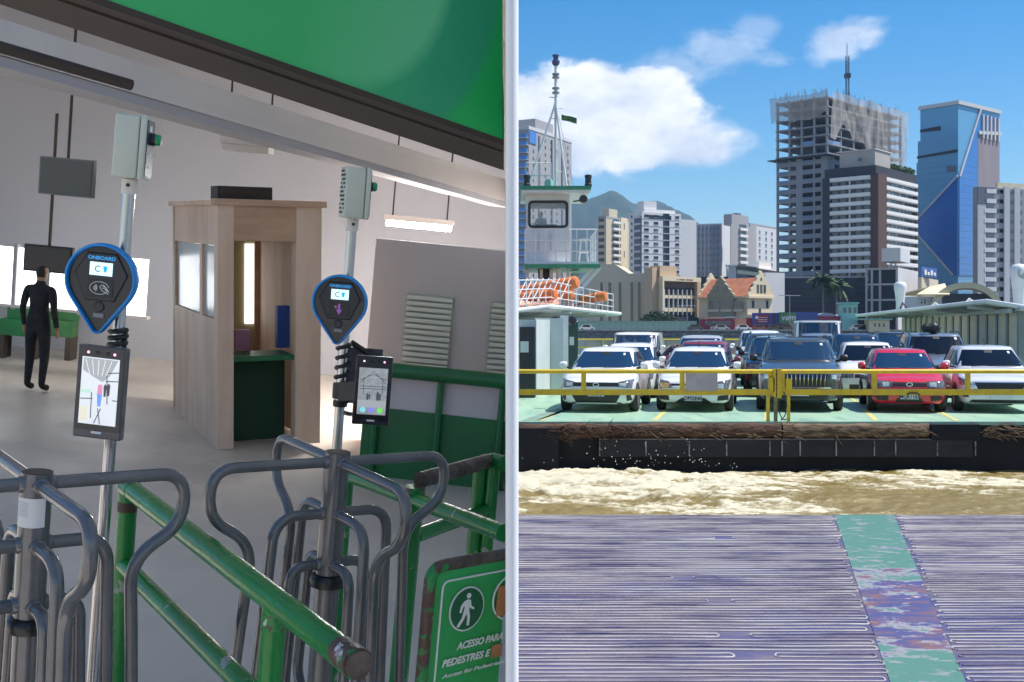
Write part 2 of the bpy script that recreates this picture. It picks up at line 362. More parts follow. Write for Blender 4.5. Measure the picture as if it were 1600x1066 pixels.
def bead(x0, x1, y, uleft, uright):
    g = .058; n = max(6, int((x1-x0)/.12)); pts = []
    ph = random.uniform(0, 9); wob = lambda x, k: .006*math.sin(x*2.1+ph)+.004*math.sin(x*7+ph*2+k)+random.uniform(-.0012, .0012)
    xs_ = [x0+(x1-x0)*i/n for i in range(n+1)]
    a = [(x, y+wob(x, 0), .003) for x in xs_]; b = [(x, y+g+wob(x, .6), .003) for x in reversed(xs_)]
    pts = a
    if uright: pts = pts+[(x1+.012, y+g*.2, .003), (x1+.016, y+g*.5, .003), (x1+.012, y+g*.8, .003)]
    pts = pts+b
    if uleft: pts = pts+[(x0-.012, y+g*.8, .003), (x0-.016, y+g*.5, .003), (x0-.012, y+g*.2, .003)]
    r = random.uniform(.0042, .0068)
    MB().tube(pts, r, 5, closed=False).build('weld_bead', m_bead, deck, 60)
y = 4.95
while y < 9.93:
    e = random.uniform(-.02, .03)
    if random.random() < .10:
        c = random.uniform(.8, xl(y)-.5); bead(.02, c-.06, y, False, True); bead(c+random.uniform(.05, .3), xl(y)-.04+e, y, True, True)
    else: bead(.02, xl(y)-.04+e, y, False, True)
    bead(xr(y)+.05-e, 5.2, y+random.uniform(-.01, .01), True, False)
    y += random.uniform(.118, .134)

# ------------------------------------------------------------------ the other ferry
FD0 = 23.7                                   # its edge
LANE = .2244                                 # lanes run towards (1204, horizon)
YAW = -math.atan(LANE)
fx_ = lambda px, D: (px-800)/F*D
m_green = mat('mint deck paint', s2l(138, 172, 148), .55, c2=s2l(154, 184, 158), scale=.7, detail=8, lo=.4, hi=.62, stretch=(2.0, .4, 1), bump=.15, bscale=20, wear=(s2l(104, 136, 122), 1.1, .53, .70))
m_hull = mat('hull black', (.006, .007, .011), .65, c2=(.010, .011, .016), scale=1.2, detail=8, bump=.3, bscale=6, wear=((.03, .028, .028), 3, .62, .75), spec=.25)
m_hull2 = mat('hull plate', (.012, .013, .019), .6, c2=(.02, .02, .026), scale=2, detail=8, wear=((.07, .065, .065), 4, .64, .74), stretch=(1, 1, 2), spec=.3)
m_yel = mat('yellow rail paint', s2l(214, 188, 30), .42, c2=s2l(196, 172, 60), scale=5, wear=(s2l(140, 120, 70), 9, .64, .7))
m_white = mat('ship white paint', (.72, .73, .74), .42, c2=(.64, .66, .67), scale=1.5, detail=7, wear=((.45, .36, .28), 5, .70, .78))
m_dark = mat('dark opening', (.02, .023, .03), .35)
m_shipgreen = mat('ship green trim', (.03, .22, .12), .4, c2=(.04, .27, .16), scale=4)
fr = thing('car_ferry', 'black hulled car ferry with mint green deck carrying parked cars', 'ferry', (0, 0, FDZ))
MB().box(-3, 40, FD0, 78, -.06, 0).build('deck', m_green, fr)
MB().box(-3, 40, FD0+.02, 77.9, -1.6, -.06).build('hull', m_hull, fr)
MB().box(-3, 40, FD0-.03, FD0-.002, -.055, .012).build('deck_edge', mat('deck edge paint', s2l(140, 185, 165), .5, c2=s2l(150, 150, 130), scale=3), fr)
z_ = lambda py, D=FD0: CAMZ-FDZ-(py-HZ)/F*D
MB().box(fx_(935, FD0), fx_(1515, FD0), FD0-.16, FD0+.015, z_(713), z_(686)).build('fender_plate', m_hull2, fr)
MB().box(fx_(935, FD0), fx_(1512, FD0), FD0-.175, FD0-.002, z_(686), z_(684.4)).build('fender_lip', mat('lip', (.16, .14, .13), .6, c2=(.06, .06, .07), scale=4), fr)
for px in (936, 1008, 1075, 1133, 1200, 1219, 1247, 1303, 1362, 1395, 1460, 1519):
    a = fx_(px, FD0); MB().box(a-.012, a+.012, FD0-.18, FD0-.161, z_(711), z_(688)).build('stiffener', mat('stiffener', (.30, .29, .29), .6, c2=(.06, .06, .07), scale=7), fr)
# timber fender: a rough log chewed by the quay
def log(x0, x1, zc, rad, seed):
    n = int((x1-x0)/.03); k = 14; ax = np.linspace(x0, x1, n); an_ = np.linspace(0, 2*np.pi, k+1)
    A, TH = np.meshgrid(ax, an_, indexing='ij')
    nn = fbm(A*1.6+5, TH*3+seed, 5, seed, .62); fine = fbm(A*5, TH*14, 3, seed+3, .6)
    Rr = rad*(.72+.42*nn+.22*fine); Rr[:, -1] = Rr[:, 0]
    return grid_mesh('timber_fender', A, FD0-.07+Rr*np.cos(TH)*.6, zc+Rr*np.sin(TH))
m_tim = mat('chewed timber', (.13, .065, .038), .85, c2=(.03, .018, .014), scale=3, detail=9, lo=.40, hi=.60, stretch=(1.2, 6, 6), bump=.9, bscale=10, wear=((.26, .16, .09), 5, .60, .70))
m_tim2 = mat('pale timber', (.19, .13, .08), .85, c2=(.045, .03, .02), scale=3, detail=9, stretch=(1.2, 6, 6), bump=.9, bscale=10, wear=((.30, .22, .14), 5, .58, .68))
obj('timber_fender', log(.0, fx_(1219, FD0), z_(673), .145, 5), m_tim, fr)
obj('timber_fender', log(fx_(1221, FD0), fx_(1449, FD0), z_(673), .15, 6), m_tim2, fr)
MB().box(fx_(1450, FD0), fx_(1526, FD0), FD0-.2, FD0-.02, z_(686), z_(662.5)).build('steel_cleat', m_hull, fr)
MB().box(-.2, fx_(872, FD0), FD0-.215, FD0-.18, z_(735), z_(668)).build('bow_plate', m_hull, fr)
def splinters(x0, x1, n, mm):
    mb = MB()
    for i in range(n):
        x = random.uniform(x0, x1); z = z_(random.uniform(664, 683)); a = random.gauss(-.25, .3); l = random.uniform(.08, .34)
        d = FD0-random.uniform(.15, .24); e = Vector((x+l*math.cos(a), d-random.uniform(0, .04), z+l*math.sin(a)))
        mid = (Vector((x, d+.03, z))+e)/2+Vector((0, -.01, random.uniform(-.02, .03)))
        mb.tube([(x, d+.03, z), mid, e], [.012, .009, .003], 5)
    tag(mb.build('splinters', mm, fr, 50), kind='stuff')
splinters(.6, fx_(1000, FD0), 130, m_tim); splinters(fx_(1526, FD0), fx_(1640, FD0), 110, m_tim2); splinters(fx_(1000, FD0), fx_(1440, FD0), 60, m_tim2)
# lane lines follow the cars
m_lane = mat('lane yellow', s2l(206, 188, 112), .6, c2=s2l(150, 180, 140), scale=2.5, lo=.5, hi=.66)
for px in (830, 1010, 1182, 1349, 1472, 1640):
    x0 = fx_(px, FD0+1.0) if px > 830 else fx_(835, FD0+1)
    for k in range(8):
        ya, yb = FD0+.35+k*5.2, FD0+.35+k*5.2+3.4
        xa, xb = x0+LANE*(ya-FD0), x0+LANE*(yb-FD0)
        MB().add([(xa-.06, ya, .004), (xa+.06, ya, .004), (xb+.06, yb, .004), (xb-.06, yb, .004)], [(0, 1, 2, 3)]).build('lane_line', m_lane, fr)
mb = MB(); mb.add([(.2, FD0+.4, .004), (.55, FD0+.4, .004), (4.2, FD0+14, .004), (3.6, FD0+14, .004)], [(0, 1, 2, 3)])
mb.build('worn_track', mat('worn track', s2l(120, 128, 118), .7, c2=s2l(112, 160, 138), scale=2, lo=.45, hi=.6), fr)

# yellow bow gates
def gate(x0, x1, posts, legs, boxes, label):
    g = thing('bow_gate', label, 'gate', (0, FD0+.18, FDZ), group='yellow gates across the ferry bow')
    D = FD0+.18; zt, zl = z_(580.5, D), z_(612.5, D)
    MB().tube([(x0, 0, zt), (x1, 0, zt)], .045, 12).build('top_rail', m_yel, g, 40)
    MB().box(x0, x1, -.03, .03, zl-.065, zl+.055).build('lower_rail', m_yel, g)
    for px in posts: a = fx_(px, D); MB().box(a-.05, a+.05, -.024, .024, zl+.05, zt-.03).build('upright', m_yel, g)
    for px in legs: a = fx_(px, D); MB().box(a-.03, a+.03, -.03, .03, 0, zl-.06).build('leg', m_yel, g)
    for (pa_, pb, y0, y1) in boxes: MB().box(fx_(pa_, D), fx_(pb, D), -.08, -.035, z_(y1, D), z_(y0, D)).build('latch_plate', m_yel, g)
    return g
D = FD0+.18
ga = gate(-.3, fx_(1208, D), (752, 912, 1066, 1204), (1200,), ((1207, 1211, 576, 620), (1201, 1209, 590, 612)), 'yellow steel gate leaf in front of the two white hatchbacks')
gb = gate(fx_(1215, D), fx_(1760, D), (1222, 1366, 1512), (1232,), ((1213, 1220, 576, 622), (1227, 1236, 592, 610)), 'yellow steel gate leaf in front of the red hatchback')
MB().tube([(fx_(1212, D), 0, 0), (fx_(1212, D), 0, z_(577, D))], .04, 10).build('hinge_post', mat('hinge steel', (.12, .11, .09), .5, c2=(.3, .26, .08), scale=6), gb, 40)
for k in (585, 600, 617): MB().tube([(fx_(1209, D), -.06, z_(k, D)), (fx_(1216, D), -.06, z_(k, D))], .02, 8).build('hinge_pin', m_dark, gb, 40)
MB().tube([(fx_(1425, D)-.12, -.05, z_(617, D)), (fx_(1425, D)-.06, -.05, z_(614, D)), (fx_(1425, D)+.08, -.05, z_(614, D)), (fx_(1425, D)+.14, -.05, z_(617, D))], .015, 8).build('handle', m_dark, gb, 40)
for pts in ([(1218, 612), (1215, 640), (1222, 656), (1228, 655)], [(1224, 612), (1229, 630), (1226, 650), (1219, 657)]):
    MB().tube(fillet([(fx_(a, D), -.04, z_(b, D)) for a, b in pts], .1), .012, 6).build('chain', m_dark, gb, 40)
s = MB().box(fx_(1071, D-.06), fx_(1121, D-.06), -.075, -.05, z_(611, D-.06), z_(583.5, D-.06)).build('blank_sign', mat('grey sign', (.42, .40, .42), .5, c2=(.36, .35, .37), scale=2))
s.location = (0, FD0+.18, FDZ); tag(s, 'blank grey rectangular sign hanging on the yellow gate', 'sign')

# ------------------------------------------------------------------ deckhouse and wheelhouse on the port side
WD = 44.0
def wx(px, D=WD): return (px-800)/F*D
def wz(py, D=WD): return CAMZ-(py-HZ)/F*D
m_wall = mat('deckhouse paint', (.50, .56, .55), .5, c2=(.58, .62, .60), scale=1.2, detail=8, wear=((.34, .30, .25), 2.5, .64, .74), stretch=(1, 1, .5))
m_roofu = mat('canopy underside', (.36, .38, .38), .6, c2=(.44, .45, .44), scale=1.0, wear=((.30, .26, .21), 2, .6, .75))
m_glass = mat('ship glass', (.55, .62, .66), .05, trans=.0, alpha=.22, spec=.8)
m_orange = mat('lifeboat orange', (.72, .17, .03), .4, c2=(.62, .2, .06), scale=2)
dh = thing('deckhouse', 'pale grey deckhouse wall with dark doors and overhanging canopy', 'deckhouse', (0, 0, FDZ))
# inner wall follows the lanes from x at D=30 back to D=58
wall0 = Vector((wx(838, 32), 32.0)); dirv = Vector((LANE, 1)).normalized(); nrm = Vector((dirv.y, -dirv.x))
def wpt(s, o=0.0): p = wall0+dirv*s+nrm*o; return (p.x, p.y)
def wbox(name, mm, s0, s1, o0, o1, z0, z1, par):
    q = [wpt(s0, o0), wpt(s1, o0), wpt(s1, o1), wpt(s0, o1)]
    return MB().add([(x, y, z0) for x, y in q]+[(x, y, z1) for x, y in q], [(0, 3, 2, 1), (4, 5, 6, 7), (0, 1, 5, 4), (1, 2, 6, 5), (2, 3, 7, 6), (3, 0, 4, 7)]).build(name, mm, par)
wbox('wall', m_wall, 0, 7, -3.5, 0, 0, 2.15, dh)
wbox('wall', m_wall, -6, 0, -3.5, -.9, 0, 2.15, dh)
MB().box(wx(812, 31.6), wx(836, 31.6), 31.6, 31.9, .0, 1.95).build('door', m_dark, dh)
MB().box(wx(813, 31.5), wx(826, 31.5), 31.52, 31.58, 1.25, 1.55).build('door_notice', m_wall, dh)
# front bulkhead facing the camera with rungs, pillar and second door
MB().box(wx(836, 34), wx(880, 34), 34, 34.2, 0, 2.2).build('bulkhead', m_wall, dh)
for k in range(5): MB().box(wx(839, 33.9), wx(848, 33.9), 33.93, 33.99, .55+k*.29, .575+k*.29).build('rung', m_white, dh)
MB().box(wx(876, 36), wx(888, 36), 36, 36.3, 0, 2.3).build('pillar', m_white, dh)
MB().box(wx(888, 37), wx(903, 37), 37, 37.2, 0, 2.1).build('door', mat('green door', (.02, .06, .05), .4), dh)
MB().box(wx(890, 36.9), wx(897, 36.9), 36.95, 36.99, 1.35, 1.62).build('door_notice', m_wall, dh)
MB().box(wx(820, 33), wx(833, 33), 32.9, 33.5, 0, .75).build('bollard_box', mat('pale green box', (.28, .40, .34), .6), dh)
# canopy: sloping sheet with a white gutter edge
def quadslab(name, mm, P, th, par):
    P = [Vector(p) for p in P]; n = (P[1]-P[0]).cross(P[3]-P[0]).normalized()*th
    if n.z > 0: n = -n
    return MB().add(P+[p+n for p in P], [(0, 1, 2, 3), (7, 6, 5, 4), (0, 4, 5, 1), (1, 5, 6, 2), (2, 6, 7, 3), (3, 7, 4, 0)]).build(name, mm, par)
off = Vector((0, 0, -FDZ))
c0, c1, c2, c3 = at(780, 487, 33)+off, at(857, 479.5, 37)+off, at(968, 491, 50)+off, at(800, 497, 52)+off
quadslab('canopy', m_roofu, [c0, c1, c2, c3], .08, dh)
MB().tube([c1+Vector((0, -.03, .02)), c2+Vector((.03, 0, .02))], .07, 8).build('gutter', m_white, dh, 40)
MB().tube([c0+Vector((0, -.05, .0)), c1+Vector((0, -.05, .02))], .05, 8).build('gutter', m_white, dh, 40)
for t_ in (.25, .5, .75): a = c0.lerp(c3, t_); b = c1.lerp(c2, t_); MB().beam(a-Vector((0, 0, .12)), b-Vector((0, 0, .12)), .08, .1).build('rafter', m_roofu, dh)
for (px, py) in ((868, 501), (894, 501)): 
    p_ = at(px, py, 36.5)+off; MB().lathe([(.02, -.12), (.13, -.1), (.16, .05), (.10, .12), (.02, .13)], 12, 'y', p_).build('floodlight', m_dark, dh, 50)
# railings on the canopy and orange rafts
def rail_run(par, P, Q, n, h, rows=3, r=.022, mm=None):
    P, Q = Vector(P), Vector(Q); mm = mm or m_white
    for k in range(n+1):
        a = P.lerp(Q, k/n); MB().tube([a, a+Vector((0, 0, h))], r, 6, True).build('stanchion', mm, par, 50)
    for j in range(rows):
        z = Vector((0, 0, h*(j+1)/rows)); MB().tube([P+z, Q+z], r, 6).build('rail', mm, par, 50)
cr = thing('canopy_railing', 'white pipe railing around the orange rafts on the deckhouse canopy', 'railing', (0, 0, 0))
rail_run(cr, at(800, 483, 34), at(862, 478, 38), 6, .85)
rail_run(cr, at(862, 478, 38), at(958, 489, 50), 9, .8)
rail_run(cr, at(800, 474, 46), at(866, 466, 46), 6, .75)
for k in range(9):
    a = at(800+k*9, 482-k*.6, 36+k*.4); MB().tube([a, a+Vector((.5, 1.6, 1.0))], .016, 6).build('stay', m_white, cr, 50)
def raft(px, py, D, l, r, lab, pitch):
    o = thing('life_raft', lab, 'life raft', at(px, py, D)); o.rotation_euler = (0, pitch, -.5)
    MB().lathe([(.02, -l/2), (r*.8, -l/2+.02), (r, -l/2+.1), (r, l/2-.1), (r*.8, l/2-.02), (.02, l/2)], 16, 'x').build('shell', m_orange, o, 40)
    for s_ in (-.25, .25): MB().lathe([(r*1.03, l*s_-.015), (r*1.03, l*s_+.015)], 16, 'x').build('strap', m_white, o, 40)
    MB().box(-l*.3, l*.3, -r*.5, r*.5, -r*1.25, -r*.8).build('cradle', m_white, o)
raft(838, 452, 42, 3.4, .23, 'large orange life raft below the wheelhouse balcony', -.14)
raft(816, 466, 39, 2.6, .20, 'orange life raft at the end of the deckhouse canopy', -.1)
raft(868, 461, 43, 1.5, .22, 'small orange life raft beside the white radar dome', .1)
raft(918, 468, 46, 1.7, .2, 'orange life raft under the diagonal balcony struts', -.16)
m_net = mat('orange cover', (.62, .28, .16), .7, c2=(.7, .45, .35), scale=3)
o = thing('raft_cover', 'faded orange tarpaulin laid on the sloping canopy', 'tarpaulin', (0, 0, 0))
quadslab('sheet', m_net, [at(800, 478, 35.5), at(872, 474, 38), at(880, 462, 44), at(800, 456, 44)], .05, o)
p_ = at(893, 448, 43); o = thing('radar_dome', 'small white dome antenna under the wheelhouse balcony', 'antenna', p_)
MB().lathe([(.02, .3), (.18, .26), (.28, .12), (.3, 0), (.27, -.12), (.18, -.2), (.08, -.24)], 16).build('dome', m_white, o, 50)
MB().lathe([(.08, -.24), (.08, -.75)], 10).build('foot', m_white, o, 40)
# wheelhouse
wh = thing('wheelhouse', 'white ferry wheelhouse with black framed window and green roof edge', 'wheelhouse', (0, 0, 0))
xa, xb, y0, y1 = wx(822), wx(890), WD, WD+2.2
zt, zb = wz(304), wz(410)
wl, wr, wt, wb = wx(827), wx(886), wz(315.5), wz(354.5)
mb = MB(); mb.box(xa, xb, y0, y0+.08, zb, wb); mb.box(xa, xb, y0, y0+.08, wt, zt); mb.box(xa, wl, y0, y0+.08, wb, wt); mb.box(wr, xb, y0, y0+.08, wb, wt)
mb.box(xa, xb, y1-.08, y1, zb, wb+.05); mb.box(xa, xb, y1-.08, y1, wt-.05, zt); mb.box(xa, xa+.08, y0+.08, y1-.08, zb, wb); mb.box(xa, xa+.08, y0+.08, y1-.08, wt, zt); mb.box(xb-.08, xb, y0+.08, y0+.5, zb, zt); mb.box(xb-.08, xb, y1-.5, y1-.08, zb, zt)
mb.box(xb-.08, xb, y0+.5, y1-.5, zt-.3, zt)
mb.build('cabin', m_white, wh)
rr = fillet([(wl+.0, wb+.3), (wl, wb), (wr, wb), (wr, wt), (wl, wt), (wl, wb+.3)], .14) if False else None
corner = [Vector((a, y0-.02, b)) for a, b in ((wl, (wb+wt)/2), (wl, wb), (wr, wb), (wr, wt), (wl, wt), (wl, (wb+wt)/2))]
MB().tube(fillet(corner, .16), .05, 8, closed=True).build('window_frame', m_dark, wh, 50)
MB().box(wl, wr, y0+.03, y0+.045, wb, wt).build('window', m_glass, wh)
MB().box(xb-.05, xb-.03, y0+.55, y1-.55, zb, zt-.32).build('door', m_dark, wh)
for px in (842, 861): MB().box(wx(px)-.02, wx(px)+.02, y0-.035, y0-.002, wz(392), wz(366)).build('hand_grip', m_wall, wh)
MB().box(wx(814), wx(920), WD-.7, WD+3.4, zt, zt+.1).build('roof', m_white, wh)
MB().box(wx(812.5), wx(921.5), WD-.76, WD+3.5, zt+.101, zt+.24).build('roof_edge', m_shipgreen, wh)
MB().box(wx(820), wx(934), WD-.5, WD+3.4, zb-.10, zb).build('balcony_floor', m_white, wh)
MB().box(wx(818.5), wx(936), WD-.58, WD+3.5, zb-.24, zb-.101).build('balcony_edge', m_shipgreen, wh)
MB().box(wx(850)-.3, wx(850)+.5, y0+.35, y0+.75, wb-.1, wb+.12).build('console', m_dark, wh)
for px in (823, 918): p_ = (wx(px), WD-.4, zt+.24); MB().lathe([(.14, 0), (.14, .1), (.12, .12), (.12, .34), (.14, .36), (.13, .45), (.03, .47)], 12, 'z', p_).build('searchlight', m_dark, wh, 40)
MB().lathe([(.03, -.06), (.14, -.05), (.17, .1), (.05, .14)], 10, 'y', (wx(911), WD-.3, zt-.2)).build('loudspeaker', m_dark, wh, 40)
MB().tube([(wx(895), WD-.3, zt-.3), (wx(915), WD-.3, zt-.22)], .03, 6).build('bracket', m_dark, wh, 40)
br = thing('balcony_railing', 'white pipe railing around the wheelhouse balcony', 'railing', (0, 0, 0))
rail_run(br, (wx(820), WD-.45, zb), (wx(932), WD-.45, zb), 7, 1.22, 3, .024)
rail_run(br, (wx(932), WD-.45, zb), (wx(932), WD+3.3, zb), 4, 1.22, 3, .024)
rl = thing('roof_railing', 'white pipe railing on the wheelhouse roof beside the mast', 'railing', (0, 0, 0))
rail_run(rl, (wx(822), WD+.2, zt+.24), (wx(861), WD+.2, zt+.24), 2, 1.0, 2, .022); rail_run(rl, (wx(822), WD+.2, zt+.24), (wx(822), WD+1.8, zt+.24), 2, 1.0, 2, .022)
st = thing('stool', 'white stool standing on the wheelhouse balcony', 'stool', (wx(913), WD+.5, zb))
MB().lathe([(.18, .86), (.2, .88), (.2, .92), (.02, .93)], 14).build('seat', m_white, st, 40)
for a in (.8, 2.4, 3.9, 5.5): MB().tube([(.13*math.cos(a), .13*math.sin(a), .88), (.24*math.cos(a), .24*math.sin(a), 0)], .025, 6).build('leg', m_white, st)
MB().tube([(.2*math.cos(a), .2*math.sin(a), .4) for a in np.linspace(0, 6.283, 13)[:-1]], .014, 6, closed=True).build('foot_ring', m_white, st)
sp_ = thing('wheelhouse_support', 'white steel columns and diagonal struts under the wheelhouse', 'support', (0, 0, 0))
for px in (824, 846, 862, 872, 888): MB().box(wx(px)-.06, wx(px)+.06, WD+.3, WD+.42, wz(480), zb-.25).build('column', m_white, sp_)
for (a, b) in (((938, 418), (882, 481)), ((926, 420), (872, 480)), ((872, 418), (884, 475))): MB().beam((wx(a[0]), WD+.1, wz(a[1])), (wx(b[0]), WD+.1, wz(b[1])), .14, .14).build('strut', m_white, sp_)
MB().box(wx(824), wx(888), WD+.28, WD+.44, wz(441), wz(438)).build('cross_beam', m_white, sp_)
MB().box(wx(842), wx(860), WD+.9, WD+1.6, wz(440), wz(420)).build('machinery_box', m_dark, sp_)
MB().box(wx(896), wx(908), WD+1.4, WD+2.2, wz(474), wz(424)).build('locker', m_wall, sp_)
ma = thing('signal_mast', 'tall white signal mast with lamps and stays on the wheelhouse roof', 'mast', (wx(870), WD+1.0, zt+.24))
zm = lambda py: wz(py, WD+1)-(zt+.24)
MB().tube([(0, 0, 0), (0, 0, zm(100))], .06, 10).build('pole', m_white, ma, 40)
MB().tube([(.02, .35, 0), (0, .05, zm(155))], .035, 8).build('pole_brace', m_white, ma, 40)
for (px, d) in ((824, .2), (887, .1)): MB().tube([(wx(px)-wx(870), d-.6, 0), (0, 0, zm(160))], .045, 8).build('mast_leg', m_white, ma, 40)
for (px, d) in ((898, 2), (908, 2.2)): MB().tube([(wx(px)-wx(870), d, -.1), (0, 0, zm(160))], .006, 4).build('guy_wire', m_dark, ma)
MB().lathe([(.05, zm(104)), (.13, zm(101)), (.16, zm(97)), (.15, zm(95)), (.10, zm(94)), (.10, zm(89)), (.14, zm(88)), (.13, zm(86)), (.02, zm(85))], 12).build('top_lamp', mat('mast lamp', (.07, .09, .2), .25), ma, 40)
for py in (116, 121, 138, 145): MB().lathe([(.05, zm(py)-.05), (.14, zm(py)-.04), (.15, zm(py)+.02), (.06, zm(py)+.07)], 10).build('mast_lamp', mat('mast lamp grey', (.3, .33, .38), .4), ma, 40)
for (a, b, py) in ((-.25, -.02, 152), (.04, .28, 169), (-.2, .04, 185), (0, .2, 235), (0, .25, 268)): MB().tube([(a, 0, zm(py)), (b, 0, zm(py)-.02)], .02, 6).build('yard_arm', m_white, ma)
fl = []
for i in range(9):
    for j in range(5): fl.append((.22+.075*i, .05*math.sin(i*.9+j*.4), zm(178)-.02-.055*j-.018*i))
MB().add(fl, [(i*5+j, i*5+5+j, i*5+6+j, i*5+j+1) for i in range(8) for j in range(4)]).build('flag', mat('flag', (.02, .10, .07), .7, c2=(.12, .2, .05), scale=5), ma, 60)
MB().lathe([(.05, 0), (.16, .1), (.18, .3), (.12, .44), (.02, .46)], 12, 'z', (-.28, -.2, 0)).build('lamp_housing', mat('pale green lamp', (.25, .5, .42), .4), ma, 40)

# ------------------------------------------------------------------ starboard canopy and panelled wall
sb = thing('side_canopy', 'long white side canopy with pillars along the ferry', 'canopy', (0, 0, 0))
A, B_, C_, Dd = at(1338, 493, 72), at(1541, 470.5, 38), at(1660, 489, 36), at(1560, 490, 72)
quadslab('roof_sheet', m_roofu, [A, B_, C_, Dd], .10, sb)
MB().tube([A, B_], .07, 8).build('gutter', m_white, sb, 40); MB().tube([B_, C_], .07, 8).build('gutter', m_white, sb, 40)
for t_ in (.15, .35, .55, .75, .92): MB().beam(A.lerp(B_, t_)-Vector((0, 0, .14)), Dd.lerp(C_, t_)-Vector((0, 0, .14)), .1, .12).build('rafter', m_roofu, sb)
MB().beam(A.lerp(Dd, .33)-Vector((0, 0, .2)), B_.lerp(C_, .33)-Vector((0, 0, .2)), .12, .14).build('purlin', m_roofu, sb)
m_panel = mat('weathered cream panel', (.66, .54, .38), .65, c2=(.54, .47, .38), scale=1.1, detail=8, wear=((.62, .60, .55), 1.4, .58, .72))
m_pil = mat('pillar grey', (.17, .18, .20), .5, c2=(.22, .23, .24), scale=2)
w0 = Vector((fx_(1592, 37), 37.0)); 
def spt(s): return w0+dirv*s
L_ = 34.0; k = 0; s_ = 0.0
while s_ < L_:
    wp, wg = .34+.01*k, 1.5+.03*k
    a, b = spt(s_), spt(s_+wp); MB().add([(a.x, a.y, FDZ), (b.x, b.y, FDZ), (b.x+.4, b.y, FDZ), (a.x+.4, a.y, FDZ), (a.x, a.y, 2.12), (b.x, b.y, 2.12), (b.x+.4, b.y, 2.12), (a.x+.4, a.y, 2.12)],
        [(0, 3, 2, 1), (4, 5, 6, 7), (0, 1, 5, 4), (1, 2, 6, 5), (2, 3, 7, 6), (3, 0, 4, 7)]).build('pillar', m_pil, sb)
    a, b = spt(s_+wp), spt(s_+wp+wg); MB().add([(a.x+.05, a.y, FDZ), (b.x+.05, b.y, FDZ), (b.x+.1, b.y, FDZ), (a.x+.1, a.y, FDZ), (a.x+.05, a.y, 2.05), (b.x+.05, b.y, 2.05), (b.x+.1, b.y, 2.05), (a.x+.1, a.y, 2.05)],
        [(0, 3, 2, 1), (4, 5, 6, 7), (0, 1, 5, 4), (1, 2, 6, 5), (2, 3, 7, 6), (3, 0, 4, 7)]).build('panel', m_panel, sb)
    s_ += wp+wg; k += 1
a, b = spt(-.5), spt(L_); MB().beam((a.x+.1, a.y, 2.16), (b.x+.1, b.y, 2.16), .3, .12).build('top_beam', m_roofu, sb)
for (px, py, D) in ((1453, 483, 55), (1505, 478, 48)): p_ = at(px, py, D); MB().tube([p_, p_+Vector((.25, 0, .28)), p_+Vector((.6, 0, .02))], .06, 8).build('roof_cleat', m_white, sb, 50)
def cowl(px, py0, py1, D, wtop, lab, opening):
    o = thing('ventilation_cowl', lab, 'vent', at(px, py1, D)); h = (py1-py0)/F*D; r = wtop/F*D/2
    MB().lathe([(r*.62, 0), (r*.66, h*.3), (r*.85, h*.62), (r, h*.78), (r*.96, h*.9), (r*.7, h*.97), (.02, h)], 18).build('cowl', m_white, o, 50)
    if opening: MB().lathe([(.02, 0), (r*.7, .02), (r*.72, r*.3)], 18, 'y', (.05, -r*.98, h*.78)).build('opening', m_roofu, o, 40)
    else: MB().tube([(-.1, -r*.7, .02), (.05, -r*.7, .4), (.3, -r*.7, .05)], .04, 6).build('bracket', m_dark, o, 40)
cowl(1406.5, 440, 486, 56, 19, 'white bulb topped ventilation cowl on the side canopy', False)
cowl(1592, 412, 482, 40, 26, 'white ventilation cowl with round grey mouth at the end of the canopy', True)
# stern gate seen between the cars
sg = thing('stern_gate', 'low yellow rail closing the far end of the ferry deck', 'gate', (0, 76, FDZ))
for z in (.55, 1.05): MB().tube([(4, 0, z), (36, 0, z)], .05, 6).build('rail', m_yel, sg, 40)
for i in range(17): MB().tube([(4+2*i, 0, 0), (4+2*i, 0, 1.05)], .04, 6).build('upright', m_yel, sg)
# ------------------------------------------------------------------ cars
def paint(name, c, rough=.28): return mat(name, c, rough, 0.0, coat=1.0, spec=.5, c2=tuple(v*.93 for v in c), scale=2.0)
m_gls = mat('car glass', (.014, .03, .06), .04, spec=.9, coat=.6)
m_gls2 = mat('tinted car glass', (.006, .007, .01), .06, spec=.5)
m_blk = mat('black plastic', (.012, .013, .016), .45, c2=(.02, .02, .022), scale=8)
m_tyre = mat('tyre rubber', (.014, .014, .015), .75, c2=(.03, .028, .026), scale=6)
m_rim = mat('alloy rim', (.45, .46, .48), .3, .8)
m_chr = mat('chrome', (.75, .76, .78), .12, 1.0)
m_lamp = mat('headlamp lens', (.20, .20, .21), .10, .2, spec=.6, coat=.6, c2=(.08, .08, .09), scale=18, lo=.4, hi=.6)
m_lampi = mat('headlamp reflector', (.85, .80, .68), .12, .6, coat=1.0)
m_amber = mat('amber lamp', (.85, .45, .12), .15, coat=1.0)
m_plate = mat('number plate', (.62, .63, .65), .4)
m_plt = mat('plate lettering', (.03, .03, .04), .5)
m_plate_blue = mat('plate blue band', (.02, .06, .3), .4)
def pl_interp(xs, cols, x): return [float(np.interp(x, xs, c)) for c in cols]
